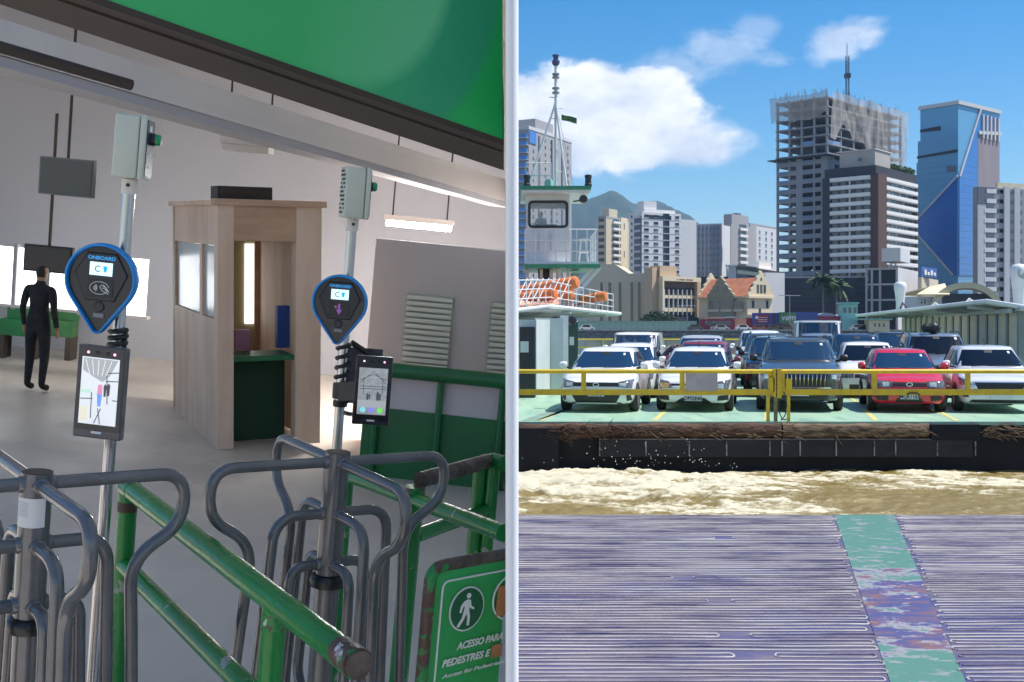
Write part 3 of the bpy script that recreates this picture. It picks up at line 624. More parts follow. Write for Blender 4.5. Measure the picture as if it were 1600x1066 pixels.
def build_car(label, px, D, S, body, glass=None, detail=2, group='cars parked on the ferry deck', yaw=None, roofm=None, name='parked_car'):
    L, W, H = S['L'], S['W'], S['H']; hw = W/2; nose, cowl, zb = S['nose'], S['cowl'], S.get('zb', .19)
    glass = glass or m_gls; belt = S.get('belt', cowl)
    t = thing(name, label, 'car', (fx_(px, D), D, FDZ), group=group); t.rotation_euler[2] = YAW if yaw is None else yaw
    yc = S['yc']; nb = S.get('nb', .36)
    st = np.array([  # y, half width, bottom, shoulder, crown
        (0.00, hw*.70, nb, nose-.16, nose-.12), (.035, hw*.80, nb-.09, nose-.07, nose-.03), (.10, hw*.885, zb+.02, nose-.02, nose+.02), (.22, hw*.945, zb, nose+.02, nose+.07),
        (.42, hw*.975, zb, nose+.05, nose+.12), (yc*.65, hw*.99, zb, nose+(cowl-nose)*.55, nose+(cowl-nose)*.78+.02), (yc, hw, zb, cowl-.06, cowl), (L*.5, hw, zb, belt-.03, belt), (L*.75, hw*.995, zb, belt-.01, belt),
        (L-.35, hw*.97, zb, belt+.0, belt+.01), (L-.1, hw*.88, zb+.06, belt-.06, belt-.02), (L, hw*.72, .40, belt-.22, belt-.18)])
    yy = np.unique(np.concatenate([np.linspace(0, .12, 7), np.linspace(.12, .5, 7), np.linspace(.5, L-.5, 16), np.linspace(L-.5, L, 8)]))
    from_ = catmull(st, 8); V = []
    def ring(h, b, s, c):
        d = s-b; half = [(0, b), (.45, b), (.80, b), (.91, b+.03*d+.005), (.965, b+.12*d), (.995, b+.30*d), (1.0, b+.55*d), (.992, b+.76*d), (.97, b+.90*d), (.925, s-.005), (.84, s+.35*(c-s)), (.62, s+.75*(c-s)), (.32, s+.95*(c-s)), (0, c)]
        r = [(x*h, z) for x, z in half]; return r+[(-x, z) for x, z in reversed(r[1:-1])]
    rings = []
    for y in yy:
        h, b, s, c = pl_interp(from_[:, 0], from_[:, 1:].T, y); rings.append([(x, y, z) for x, z in ring(h, b, s, c)])
    n = len(rings[0]); bodyv = [p for r in rings for p in r]; bf = []
    for i in range(len(rings)-1):
        for k in range(n): k2 = (k+1) % n; bf.append((i*n+k, i*n+k2, (i+1)*n+k2, (i+1)*n+k))
    bf.append(tuple(reversed(range(n)))); bf.append(tuple((len(rings)-1)*n+k for k in range(n)))
    bmb = MB().add(bodyv, bf)
    # greenhouse
    yf0, yf1, yr0, yr1 = yc-.06, S['yrf'], S.get('yr0', L-.12), S['yrr']; hb, hr = hw*.93, hw*S.get('roofw', .74)
    lv = []; ns = 56; ex = 2/6.0
    for tt in (0, .12, .3, .5, .7, .86, .95, 1.0): lv.append((tt, 1.0))
    for q in (.93, .75, .45, 0.02): lv.append((1.0, q))
    gv = []
    for (tt, q) in lv:
        e = tt; yf = yf0+(yf1-yf0)*(e**1.04); yr = yr0+(yr1-yr0)*(e**1.3); h = hb+(hr-hb)*(e**1.25); z = (belt-.05)+(H-.05-(belt-.05))*tt
        if q < 1: z = H-.05+.05*(1-q*q)**.7
        ym = (yf+yr)/2; hy = (yr-yf)/2
        for k in range(ns):
            a = 2*math.pi*k/ns; ca_, sa_ = math.cos(a), math.sin(a)
            x = math.copysign(abs(ca_)**ex, ca_)*h*(q if q < 1 else 1); y = ym+math.copysign(abs(sa_)**ex, sa_)*hy*(q if q < 1 else 1)
            y += .07*(1-tt*.6)*(abs(x)/h)**2*(1 if y < ym else -1)*(1 if q == 1 else .5)
            gv.append((x, y, z))
    gf = []
    for i in range(len(lv)-1):
        for k in range(ns): k2 = (k+1) % ns; gf.append((i*ns+k, i*ns+k2, (i+1)*ns+k2, (i+1)*ns+k))
    gf.append(tuple((len(lv)-1)*ns+k for k in range(ns)))
    gmb = MB().add(gv, gf)
    bd = bmb.build('body', body, t, 42); rf = gmb.build('cabin', roofm or body, t, 40)
    allv = [Vector(v) for v in bodyv]+[Vector(v) for v in gv]; o_ = len(bodyv)
    bvh = BVHTree.FromPolygons(allv, [tuple(f) for f in bf[:-2]]+[bf[-2], bf[-1]]+[tuple(i+o_ for i in f) for f in gf])
    def patch(nm, mm, quad, axis='f', nu=8, nv=4, off=.006, par=None):
        q = [Vector((a, b, 0)) for a, b in quad]; vs = []; last = None; ok = []
        for j in range(nv+1):
            for i in range(nu+1):
                u, v = i/nu, j/nv; p = (q[0]*(1-u)+q[1]*u)*(1-v)+(q[3]*(1-u)+q[2]*u)*v
                if axis == 'f': o, d = Vector((p.x, -2, p.y)), Vector((0, 1, 0))
                elif axis == 'r': o, d = Vector((3, p.x, p.y)), Vector((-1, 0, 0))
                elif axis == 'l': o, d = Vector((-3, p.x, p.y)), Vector((1, 0, 0))
                else: o, d = Vector((p.x, L+2, p.y)), Vector((0, -1, 0))
                h = bvh.ray_cast(o, d)
                if h[0] is None: vs.append(last if last else tuple(o+d*2)); continue
                nn = h[1] if h[1].dot(d) < 0 else -h[1]; last = tuple(h[0]+nn*off-d*off*.3); vs.append(last)
        f = [(j*(nu+1)+i, j*(nu+1)+i+1, (j+1)*(nu+1)+i+1, (j+1)*(nu+1)+i) for j in range(nv) for i in range(nu)]
        return MB().add(vs, f).build(nm, mm, par or t, 50)
    zs0, zs1 = S.get('ws0', cowl+.015), H-.115
    patch('windscreen', glass, [(-hw*.845, zs0), (hw*.845, zs0), (hr*.90, zs1), (-hr*.90, zs1)], 'f', 14, 6, .007)
    for sx, ax in ((1, 'r'), (-1, 'l')):
        z0, z1 = belt+.03, H-.13; ya, yb = yc+.30, yr1+.1; m1, m2 = yc+1.12, yc+1.20
        if S.get('van'): yb = m1
        yt = lambda y, z: y+(yf1-yf0)*((z-belt)/(H-belt))*(1 if y < L/2 else -.6)
        patch('side_window', m_gls2, [(ya, z0), (m1, z0), (m1, z1), (max(yt(ya, z1)-.02, ya), z1)], ax, 6, 4, .008)
        if not S.get('van'): patch('side_window', m_gls2, [(m2, z0), (yb, z0), (yb-.28, z1), (m2, z1)], ax, 6, 4, .008)
        if detail > 0:
            # mirror
            my, mz = yc+.33, belt+.06
            MB().lathe([(.01, -.10), (.07, -.085), (.088, -.02), (.088, .04), (.07, .075), (.02, .085)], 12, 'x', (sx*(hw+.10), my, mz)).build('mirror', S.get('mirm') or body, t, 50)
            MB().tube([(sx*(hw*.9), my+.03, mz-.07), (sx*(hw+.05), my+.01, mz-.04)], .03, 6).build('mirror_arm', m_blk, t)
        for k, yw in enumerate((S.get('yw', .74), L-S.get('yw2', .70))):
            rw = S.get('rw', .31)
            MB().lathe([(rw+.055, -.004), (rw+.055, .006), (rw-.02, .007)], 20, 'x', (sx*(hw-.02), yw, rw)).build('wheel_arch', m_blk, t) if False else None
            a = [(yw+(rw+.05)*math.cos(q), rw+(rw+.05)*math.sin(q)) for q in np.linspace(-.45, math.pi+.45, 18)]
            MB().prism(a, sx*(hw*.93), sx*(hw+.006), 'yz').build('wheel_arch', m_blk, t)
            wo_ = thing_part('wheel', t, (sx*(hw-.075), yw, rw))
            MB().lathe([(rw*.66, -.09), (rw*.92, -.10), (rw, -.06), (rw, .06), (rw*.92, .10), (rw*.66, .09)], 22, 'x').build('tyre', m_tyre, wo_, 40)
            MB().lathe([(.03, sx*.10), (rw*.2, sx*.105), (rw*.6, sx*.085), (rw*.68, sx*.098), (rw*.68, sx*.06)], 18, 'x').build('rim', S.get('rim', m_rim), wo_, 40)
    if S.get('rails'):
        for sx in (-1, 1): MB().tube([(sx*(hr-.03), yf1+.25, H-.045), (sx*(hr-.03), yf1+.4, H+.02), (sx*(hr-.04), yr1-.3, H+.02), (sx*(hr-.03), yr1-.15, H-.045)], .02, 6).build('roof_rail', m_blk, t, 40)
    if S.get('antenna'): MB().tube([(0, yf1+.25, H-.01), (0, yf1+.38, H+.14)], .008, 5).build('antenna', m_blk, t)
    if detail > 1 or S.get('front'):
        for it in S.get('front', ()):
            nm, mm, quad, mir = it[:4]; off_ = it[4] if len(it) > 4 else .006
            o1 = patch(nm, mm, quad, 'f', 8, 4, off_)
            if mir: patch(nm, mm, [(-quad[1][0], quad[1][1]), (-quad[0][0], quad[0][1]), (-quad[3][0], quad[3][1]), (-quad[2][0], quad[2][1])], 'f', 8, 4, off_)
        if S.get('plate'):
            z = S['plate']; h = bvh.ray_cast(Vector((0, -2, z)), Vector((0, 1, 0))); yp = (h[0].y if h[0] else 0)-.02
            pp = MB().box(-.2, .2, yp-.008, yp+.03, z-.065, z+.065).build('number_plate', m_plate, t)
            if S.get('ptxt'):
                e = obj('lettering', text_mesh(S['ptxt'], .125, 0, .004, .001, 'CENTER'), m_plt, pp); e.location = (0, yp-.011, z-.05); e.rotation_euler = (R(90), 0, 0); e.scale = (.86, 1, 1)
        if S.get('emblem'):
            z = S['emblem']; h = bvh.ray_cast(Vector((0, -2, z)), Vector((0, 1, 0))); yp = (h[0].y if h[0] else 0)-.02
            MB().tube([(.065*math.cos(a), yp, z+.04*math.sin(a)) for a in np.linspace(0, 6.283, 17)[:-1]], .011, 6, closed=True).build('emblem', m_chr, t, 50)
        # bonnet shut line, wipers
        MB().tube([(-hw*.55, yc-.10, cowl+.012), (-.1, yc-.03, cowl+.03)], .010, 5).build('wiper', m_blk, t); MB().tube([(.05, yc-.10, cowl+.02), (hw*.62, yc-.02, cowl+.022)], .010, 5).build('wiper', m_blk, t)
        patch('rear_view_mirror', m_blk, [(-.09, H-.19), (.09, H-.19), (.09, H-.125), (-.09, H-.125)], 'f', 3, 2, .012)
        patch('windscreen_sticker', m_plate, [(hr*.70, H-.20), (hr*.78, H-.20), (hr*.77, H-.15), (hr*.69, H-.15)], 'f', 2, 2, .012)
    return t
def thing_part(name, par, loc):
    o = bpy.data.objects.new(name, None); COL.objects.link(o); o.parent = par; o.location = loc; o.empty_display_size = .1; return o
HATCH = dict(L=3.95, W=1.72, H=1.47, nose=.72, cowl=.985, yc=.96, yrf=1.82, yrr=3.25, zb=.2, roofw=.71)
def spec(base, **k): d = dict(base); d.update(k); return d
p_white = paint('white car paint', (.80, .80, .80)); p_white2 = paint('pearl white car paint', (.76, .77, .78)); p_red = paint('red car paint', (.60, .012, .022)); p_grey = paint('grey car paint', (.06, .066, .07))
p_silver = paint('silver car paint', (.42, .43, .46), .25); p_pearl = paint('pearl silver car paint', (.64, .65, .69), .25); p_navy = paint('navy car paint', (.02, .035, .07)); p_black = paint('black car paint', (.012, .013, .016)); p_steel = paint('steel blue car paint', (.15, .19, .25)); p_mar = paint('maroon car paint', (.22, .03, .04))
frontA = [('grille_band', m_blk, [(-.60, .60), (.60, .60), (.62, .69), (-.62, .69)], False, .006),
          ('headlight', m_lamp, [(.52, .60), (.80, .56), (.82, .76), (.50, .70)], True, .012), ('headlight_reflector', m_lampi, [(.54, .61), (.68, .60), (.68, .68), (.53, .675)], True, .018),
          ('lower_grille', m_blk, [(-.46, .24), (.46, .24), (.60, .49), (-.60, .49)], False, .008), ('side_vent', m_blk, [(.70, .28), (.80, .30), (.76, .52), (.69, .40)], True, .009),
          ('bumper_lip', p_white, [(-.50, .215), (.50, .215), (.47, .245), (-.47, .245)], False, .02), ('valance', m_blk, [(-.74, .205), (.74, .205), (.70, .24), (-.70, .24)], False, .004)]
carA = build_car('white hatchback behind the gate with wide black lower grille and empty windscreen', 931, 26.2, spec(HATCH, W=1.74, front=frontA, plate=.445, ptxt='SXU0A74', emblem=.645, antenna=0), p_white, roofm=None)
frontB = [('grille_band', m_blk, [(-.50, .60), (.50, .60), (.52, .65), (-.52, .65)], False, .006), ('chrome_bar', m_chr, [(-.46, .585), (.46, .585), (.46, .60), (-.46, .60)], False, .014),
          ('headlight', m_lamp, [(.48, .56), (.78, .53), (.83, .74), (.56, .70)], True, .012), ('headlight_reflector', m_amber, [(-.74, .55), (-.54, .56), (-.56, .66), (-.74, .66)], False, .018), ('headlight_reflector', m_lampi, [(.54, .56), (.68, .55), (.68, .65), (.56, .65)], False, .018),
          ('fog_pod', m_blk, [(.54, .27), (.78, .29), (.79, .41), (.56, .38)], True, .008), ('lower_grille', m_blk, [(-.42, .22), (.42, .22), (.26, .33), (-.26, .33)], False, .008),
          ('bumper_lip', p_white, [(-.52, .60), (-.3, .52), (.3, .52), (.52, .60)], False, .003)]
carB = build_car('white hatchback with amber lit headlamp behind the blank grey sign', 1083, 26.4, spec(HATCH, W=1.72, front=frontB, plate=.325, ptxt='DPS3E40', antenna=1), p_white2)
SUV = dict(L=4.5, W=1.92, H=1.70, nose=.94, cowl=1.15, yc=1.10, yrf=1.85, yrr=3.95, zb=.25, rw=.36, yw=.88, yw2=.85, rails=1, roofw=.76, nb=.40)
frontC = [('grille', m_blk, [(-.56, .60), (.56, .60), (.62, .87), (-.62, .87)], False, .006), ('grille_frame', m_chr, [(-.70, .55), (.70, .55), (.66, .585), (-.66, .585)], False, .014),
          ('headlight', m_lamp, [(.66, .74), (.87, .72), (.90, .90), (.66, .88)], True, .012), ('headlight_reflector', m_lampi, [(.70, .77), (.80, .76), (.80, .86), (.70, .86)], True, .018),
          ('lower_grille', m_blk, [(-.78, .27), (.78, .27), (.82, .50), (-.82, .50)], False, .006), ('fog_lamp', m_lamp, [(.62, .38), (.76, .38), (.76, .47), (.62, .47)], True, .014), ('skid_plate', p_grey, [(-.5, .255), (.5, .255), (.44, .33), (-.44, .33)], False, .016)]
for i in range(13):
    x = -.54+.09*i; frontC.append(('grille_slat', m_chr if i % 1 == 0 else m_blk, [(x-.008, .615), (x+.008, .615), (x*1.05+.008, .855), (x*1.05-.008, .855)], False, .020))
carC = build_car('grey sport utility with tall slatted grille behind the gate hinge', 1250, 26.4, spec(SUV, front=frontC, plate=.44, mirm=m_blk), p_grey)
frontD = [('grille_band', m_blk, [(-.36, .60), (.36, .60), (.38, .70), (-.38, .70)], False, .006), ('headlight', m_lamp, [(.40, .575), (.76, .58), (.78, .73), (.36, .715)], True, .012), ('headlight_reflector', m_lampi, [(.44, .60), (.58, .60), (.58, .69), (.43, .69)], True, .018),
          ('bumper_strip', m_blk, [(-.66, .475), (.66, .475), (.66, .505), (-.66, .505)], False, .010), ('fog_recess', m_blk, [(.46, .28), (.70, .30), (.72, .40), (.45, .40)], True, .006), ('lower_grille', m_blk, [(-.30, .25), (.30, .25), (.27, .34), (-.27, .34)], False, .006)]
carD = build_car('red hatchback with clear headlamps and small black grille', 1421, 26.1, spec(HATCH, L=3.83, W=1.67, H=1.44, nose=.72, cowl=.97, front=frontD, plate=.385, ptxt='MGR1165', emblem=.655, antenna=1), p_red)
frontE = [('grille', m_blk, [(-.46, .52), (.46, .52), (.54, .69), (-.54, .69)], False, .010), ('grille_frame', m_chr, [(-.56, .50), (.56, .50), (.58, .71), (-.58, .71)], False, .005), ('headlight', m_lamp, [(.60, .64), (.82, .64), (.82, .80), (.66, .73)], True, .012),
          ('lower_grille', m_blk, [(-.66, .24), (.66, .24), (.60, .31), (-.60, .31)], False, .006), ('fog_lamp', m_blk, [(.66, .36), (.78, .37), (.79, .46), (.68, .45)], True, .008)]
carE = build_car('silver hatchback with wide oval grille beside the red hatchback', 1563, 26.0, spec(HATCH, L=3.92, W=1.74, H=1.52, nose=.76, cowl=1.02, front=frontE, plate=.38, ptxt=None, antenna=1, yrf=1.72), p_pearl, m_gls2)
# the rows behind
simple = lambda W, n: [('headlight', m_lamp, [(W*.28, n-.16), (W*.46, n-.17), (W*.47, n-.02), (W*.27, n-.05)], True, .012), ('grille', m_blk, [(-W*.26, n-.16), (W*.26, n-.16), (W*.26, n-.06), (-W*.26, n-.06)], False, .006), ('lower_grille', m_blk, [(-W*.34, .25), (W*.34, .25), (W*.34, .38), (-W*.34, .38)], False, .006)]
def back(label, px, D, base, body, gl=None, **k):
    S = spec(base, **k); S['front'] = simple(S['W'], S['nose']); return build_car(label, px, D, S, body, gl, detail=1)
back('white saloon parked second in the lane behind the wide grilled white hatchback', 973, 31.2, HATCH, p_white, H=1.49)
VAN = dict(L=4.4, W=1.84, H=1.82, nose=.95, cowl=1.15, yc=.95, yrf=1.55, yrr=4.1, zb=.22, van=1, roofw=.86, rw=.33)
back('white compact van with tall rounded roof beside the deckhouse', 984, 39.5, VAN, p_white, H=1.76)
back('maroon hatchback hidden behind the white hatchback with amber headlamp', 1094, 31.3, HATCH, p_mar, H=1.56)
back('silver estate car at the end of the lane behind the person', 1090, 37.5, SUV, p_silver, H=1.66, W=1.8)
back('black sport utility right behind the slatted grille car', 1216, 31.8, SUV, p_black, W=1.86, H=1.68)
back('dark grey sport utility third in its lane with black mirrors', 1203, 37.2, SUV, p_grey, W=1.84, H=1.74, mirm=m_blk)
back('white pickup with grey roof rails fourth behind the slatted grille car', 1187, 43.0, SUV, p_white, W=1.88, H=1.80)
back('white hatchback with tinted glass parked behind the red hatchback', 1363, 31.3, HATCH, p_white, m_gls2, W=1.76, H=1.53)
back('navy sport utility two places behind the red hatchback', 1345, 37.6, SUV, p_navy, W=1.9, H=1.72)
back('steel blue estate car in front of the white box van', 1284, 41.5, SUV, p_steel, W=1.86, H=1.70)
BOX = dict(L=5.2, W=2.0, H=2.2, nose=1.05, cowl=1.25, yc=.75, yrf=1.10, yrr=5.0, zb=.25, van=1, roofw=.90, rw=.36, yr0=5.15)
back('tall white box van standing behind the blue estate', 1280, 47.5, BOX, p_white, m_gls, W=2.2, H=2.22)
back('steel blue sport utility with bag on the roof behind the silver hatchback', 1476, 31.6, SUV, p_steel, m_gls2, W=1.9, H=1.78)
back('black pickup beside the panelled side wall', 1412, 42.5, SUV, p_black, W=1.9, H=1.74)
# roof bag
o = thing('roof_bag', 'black bundle strapped on the roof of the blue sport utility', 'bag', (fx_(1455, 33.6), 33.6, FDZ+1.78))
g = []
for i in range(9):
    a = i/8*2-1
    g.append((.30*a, (.15*math.sqrt(max(0, 1-a*a))+.01)*(1+.2*math.sin(5*a))))
MB().lathe([(max(.01, r), x) for x, r in g], 10, 'x', (0, 0, .13)).build('bundle', m_blk, o, 60)
for sx in (-.15, .15): MB().tube([(sx, -.17, .0), (sx, -.16, .2), (sx, .0, .32), (sx, .16, .2), (sx, .17, 0)], .012, 5).build('strap', m_tyre, o)

# ------------------------------------------------------------------ people
def person(label, loc, rotz, J, cloth, skin, hair, scale=1.0, pants=None, rot=None):
    """J: dict of joints (metres, person frame, facing -Y)"""
    o = thing('person', label, 'person', loc, rot)
    if rot is None: o.rotation_euler[2] = rotz
    o.scale = (scale,)*3
    def skinned(name, chain, radii, mm, par):
        me = bpy.data.meshes.new(name); pts = []; ed = []; rad = []
        idx = {}
        for a, b in chain:
            for q in (a, b):
                if q not in idx: idx[q] = len(pts); pts.append(J[q]); rad.append(radii[q])
            ed.append((idx[a], idx[b]))
        me.from_pydata(pts, ed, []); ob = bpy.data.objects.new(name, me); COL.objects.link(ob)
        md = ob.modifiers.new('s', 'SKIN'); 
        for i, r in enumerate(rad): me.skin_vertices[0].data[i].radius = r if isinstance(r, tuple) else (r, r)
        me.skin_vertices[0].data[0].use_root = True
        s = ob.modifiers.new('u', 'SUBSURF'); s.levels = 2; s.render_levels = 2
        bpy.context.view_layer.update()
        m2 = bpy.data.meshes.new_from_object(ob.evaluated_get(bpy.context.evaluated_depsgraph_get())); bpy.data.objects.remove(ob)
        m2.polygons.foreach_set('use_smooth', [True]*len(m2.polygons)); m2.materials.clear(); m2.materials.append(mm)
        return obj(name, m2, None, par)
    RD = dict(pel=(.15, .115), spine=(.135, .10), chest=(.165, .115), neck0=(.075, .07), neck=(.052, .052), head0=(.075, .085), head1=(.085, .10), crown=(.06, .075), shl=.065, shr=.065, ell=.045, elr=.045, wrl=.034, wrr=.034, hal=(.042, .022), har=(.042, .022), fil=(.03, .014), fir=(.03, .014),
              hipl=.095, hipr=.095, knl=.066, knr=.066, anl=.045, anr=.045, tol=(.05, .042), tor=(.05, .042))
    body = [('pel', 'spine'), ('spine', 'chest'), ('chest', 'neck0'), ('neck0', 'neck'), ('neck', 'head0'), ('head0', 'head1'), ('head1', 'crown'), ('chest', 'shl'), ('shl', 'ell'), ('ell', 'wrl'), ('wrl', 'hal'), ('hal', 'fil'), ('chest', 'shr'), ('shr', 'elr'), ('elr', 'wrr'), ('wrr', 'har'), ('har', 'fir'),
            ('pel', 'hipl'), ('hipl', 'knl'), ('knl', 'anl'), ('anl', 'tol'), ('pel', 'hipr'), ('hipr', 'knr'), ('knr', 'anr'), ('anr', 'tor')]
    body = [c for c in body if c[0] in J and c[1] in J]
    b = skinned('body', body, RD, cloth, o)
    # the materials change by joint: skin for head and hands, trousers below the hips
    b.data.materials.append(skin); b.data.materials.append(hair); b.data.materials.append(pants or cloth)
    hd = Vector(J['head1']); nk = Vector(J['neck']); hands = [Vector(J[k]) for k in ('hal', 'har') if k in J]; pel = Vector(J['pel'])
    up = (hd-nk).normalized(); fwd = Vector(J.get('face', (0, -1, 0)))
    for p in b.data.polygons:
        c = p.center
        if (c-hd).length < .20 and (c-nk).dot(up) > .0:
            q = c-hd; p.material_index = 2 if (q.dot(up) > .045 or q.dot(fwd) < -.025) and q.dot(up) > -.09 else 1
        elif any((c-h).length < .085 for h in hands): p.material_index = 1
        elif 'knl' in J and c.z < pel.z-.02 and min((c-h).length for h in hands+[Vector((9, 9, 9))]) > .1 and c.z < pel.z: p.material_index = 3
    return o
m_skin = mat('skin', (.42, .24, .16), .5); m_hair = mat('dark hair', (.02, .015, .012), .6); m_navy = mat('navy work clothes', (.018, .02, .055), .8, c2=(.03, .032, .07), scale=9)
m_blackc = mat('black clothes', (.014, .014, .018), .85, c2=(.025, .025, .03), scale=9); m_jean = mat('dark trousers', (.03, .032, .04), .85); m_shirt = mat('pale shirt', (.50, .52, .56), .8)
STAND = dict(pel=(0, 0, .93), spine=(0, .0, 1.12), chest=(0, 0, 1.33), neck0=(0, 0, 1.46), neck=(0, -.01, 1.52), head0=(0, -.02, 1.585), head1=(0, -.02, 1.66), crown=(0, -.01, 1.73),
             shl=(.19, 0, 1.42), ell=(.24, .02, 1.14), wrl=(.25, -.05, .90), hal=(.25, -.07, .83), fil=(.25, -.09, .75), shr=(-.19, 0, 1.42), elr=(-.24, .02, 1.14), wrr=(-.25, -.05, .90), har=(-.25, -.07, .83), fir=(-.25, -.09, .75),
             hipl=(.10, 0, .88), knl=(.11, -.02, .48), anl=(.11, .02, .09), tol=(.12, -.13, .045), hipr=(-.10, 0, .88), knr=(-.11, -.02, .48), anr=(-.11, .02, .09), tor=(-.12, -.13, .045))
BEND = dict(STAND); BEND.update(pel=(0, 0, .92), spine=(.07, -.02, 1.09), chest=(.19, -.04, 1.26), neck0=(.29, -.06, 1.33), neck=(.34, -.07, 1.34), head0=(.40, -.08, 1.34), head1=(.47, -.09, 1.33), crown=(.53, -.09, 1.32),
            shl=(.25, .15, 1.30), ell=(.42, .14, 1.10), wrl=(.60, .06, 1.02), hal=(.66, .04, 1.02), fil=(.73, .03, 1.02), shr=(.24, -.21, 1.30), elr=(.40, -.24, 1.09), wrr=(.58, -.18, 1.00), har=(.65, -.17, 1.0), fir=(.72, -.16, 1.0), face=(0, 0, -1))
pb = person('person in navy work clothes leaning towards the white car window', (fx_(1036, 35), 35.0, FDZ), 0, BEND, m_navy, m_skin, m_hair)
MB().beam((.10, -.16, 1.20), (.22, -.18, 1.10), .012, .07).build('reflective_stripe', m_plate, pb)
SIT = {k: v for k, v in STAND.items() if k not in ('knl', 'knr', 'anl', 'anr', 'tol', 'tor', 'hipl', 'hipr')}
SIT.update(wrl=(.2, -.25, 1.0), hal=(.17, -.32, 1.02), fil=(.14, -.38, 1.03), wrr=(-.2, -.25, 1.0), har=(-.17, -.32, 1.02), fir=(-.14, -.38, 1.03))
ph = person('person in a pale shirt seated at the wheelhouse window', (wx(846), WD+1.0, wb-1.05), .5, SIT, m_shirt, m_skin, m_hair)
# ------------------------------------------------------------------ the city on the far bank
class Bld:
    """box building: nearest corner at pixel column pc and distance D; left face runs to column pl, right face to column pr"""
    def __init__(self, name, label, pc, D, phi, pl, pr, ptop, cat='building', group=None, z0=LZ):
        self.C = Vector(((pc-800)/F*D, D)); self.phi = R(phi); self.D = D; self.z0 = z0
        self.dl = Vector((-math.cos(self.phi), math.sin(self.phi))); self.dr = Vector((math.sin(self.phi), math.cos(self.phi)))
        self.La = self.s('L', pl); self.Lb = self.s('R', pr) if isinstance(pr, (int, float)) and pr > 100 else -pr if pr is not None else 15
        self.H = self.zc(ptop)
        if not (0 < self.La < 90 and 0 < self.Lb < 90): print('BLD', name, label, self.La, self.Lb)
        self.t = thing(name, label, cat, (self.C.x, self.C.y, z0), group=group); self.t.rotation_euler[2] = -self.phi
    def s(self, face, px):
        k = (px-800)/F; d = self.dl if face == 'L' else self.dr
        return (k*self.C.y-self.C.x)/(d.x-k*d.y)
    def depth(self, face, s): return self.C.y+(self.dl if face == 'L' else self.dr).y*s
    def zc(self, py, D=None): return CAMZ-(py-HZ)/F*(D or self.D)-self.z0
    def fz(self, face, px, py): s = self.s(face, px); return s, self.zc(py, self.depth(face, s))
    def rng(self, face, s0, s1, o0, o1):
        return (-max(s0, s1), -min(s0, s1), -o1, -o0) if face == 'L' else (o0, o1, min(s0, s1), max(s0, s1))
    def fbox(self, name, m, face, s0, s1, z0, z1, o0=.002, o1=.1, par=None):
        x0, x1, y0, y1 = self.rng(face, s0, s1, o0, o1)
        return ubox(name, m, par or self.t, ((x0+x1)/2, (y0+y1)/2, (z0+z1)/2), (x1-x0, y1-y0, z1-z0))
    def box(self, name, m, a0, a1, b0, b1, z0, z1, par=None):       # a along left face, b along right face
        return ubox(name, m, par or self.t, (-(a0+a1)/2, (b0+b1)/2, (z0+z1)/2), (abs(a1-a0), abs(b1-b0), z1-z0))
    def core(self, m, z1=None, inset=0.0, z0=0):
        return self.box('wall', m, inset, self.La-inset, inset, self.Lb-inset, z0, z1 or self.H)
    def wins(self, face, ss, zs, w, h, m, o1=.06, name='window', sill=None):
        for z in zs:
            for s in ss:
                self.fbox(name, m if random.random() < .78 else w_glassl, face, s-w/2, s+w/2, z, z+h, -.02, o1)
                if sill: self.fbox('sill', sill, face, s-w/2-.15, s+w/2+.15, z-.14, z-.002, .002, .22)
    def poly(self, name, m, face, pts, o0=.002, o1=.12):             # pts: pixel polygon on a face
        q = [self.fz(face, px, py) for px, py in pts]
        mb = MB()
        if face == 'L': mb.prism([(-s, z) for s, z in q], -o0, -o1, 'xz')
        else: mb.prism([(s, z) for s, z in q], o0, o1, 'yz')
        return mb.build(name, m, self.t)
def lin(a, b, n): return [a+(b-a)*(i+.5)/n for i in range(n)]
def cm(n, r, g, b, k=.88, sc=.12, rough=.8): c = s2l(r, g, b); return mat(n, c, rough, c2=tuple(v*k for v in c), scale=sc, detail=7, lo=.38, hi=.66, stretch=(1, 1, .35))
w_white = cm('render white', 232, 230, 228); w_lav = cm('render pale grey', 205, 205, 208); w_beige = cm('render beige', 205, 192, 168); w_tan = cm('render tan', 198, 172, 142); w_cream = cm('render cream', 228, 212, 180)
w_grey = cm('render grey', 165, 163, 165); w_dgrey = cm('render dark grey', 108, 112, 128); w_conc = cm('concrete', 178, 172, 168, .85); w_brown = cm('render brown', 92, 66, 58); w_dk = cm('dark cladding', 52, 54, 64)
w_glass = mat('window glass', (.02, .028, .04), .08, c2=(.06, .075, .10), scale=.25, lo=.45, hi=.55, spec=.7); w_glassl = mat('window glass pale', (.16, .20, .25), .12, c2=(.05, .07, .1), scale=.3, spec=.7)
w_blue = mat('curtain wall pale blue', (.13, .36, .60), .22, c2=(.15, .39, .63), scale=.05, spec=.45); w_blue2 = mat('curtain wall deep blue', (.018, .13, .50), .16, c2=(.024, .16, .56), scale=.05, spec=.5); w_blue3 = mat('curtain wall blue', (.05, .20, .56), .12, c2=(.06, .22, .60), scale=.1, spec=.6)
w_tile = mat('orange roof tile', (.52, .20, .105), .8, c2=(.42, .15, .08), scale=.6, detail=8, bump=.4, bscale=3)
FL = 3.0
def floors(H, z0=3.2, fl=FL): return [z0+fl*i for i in range(int((H-z0-1.2)/fl)+1)]
G = 'apartment towers on the far bank'

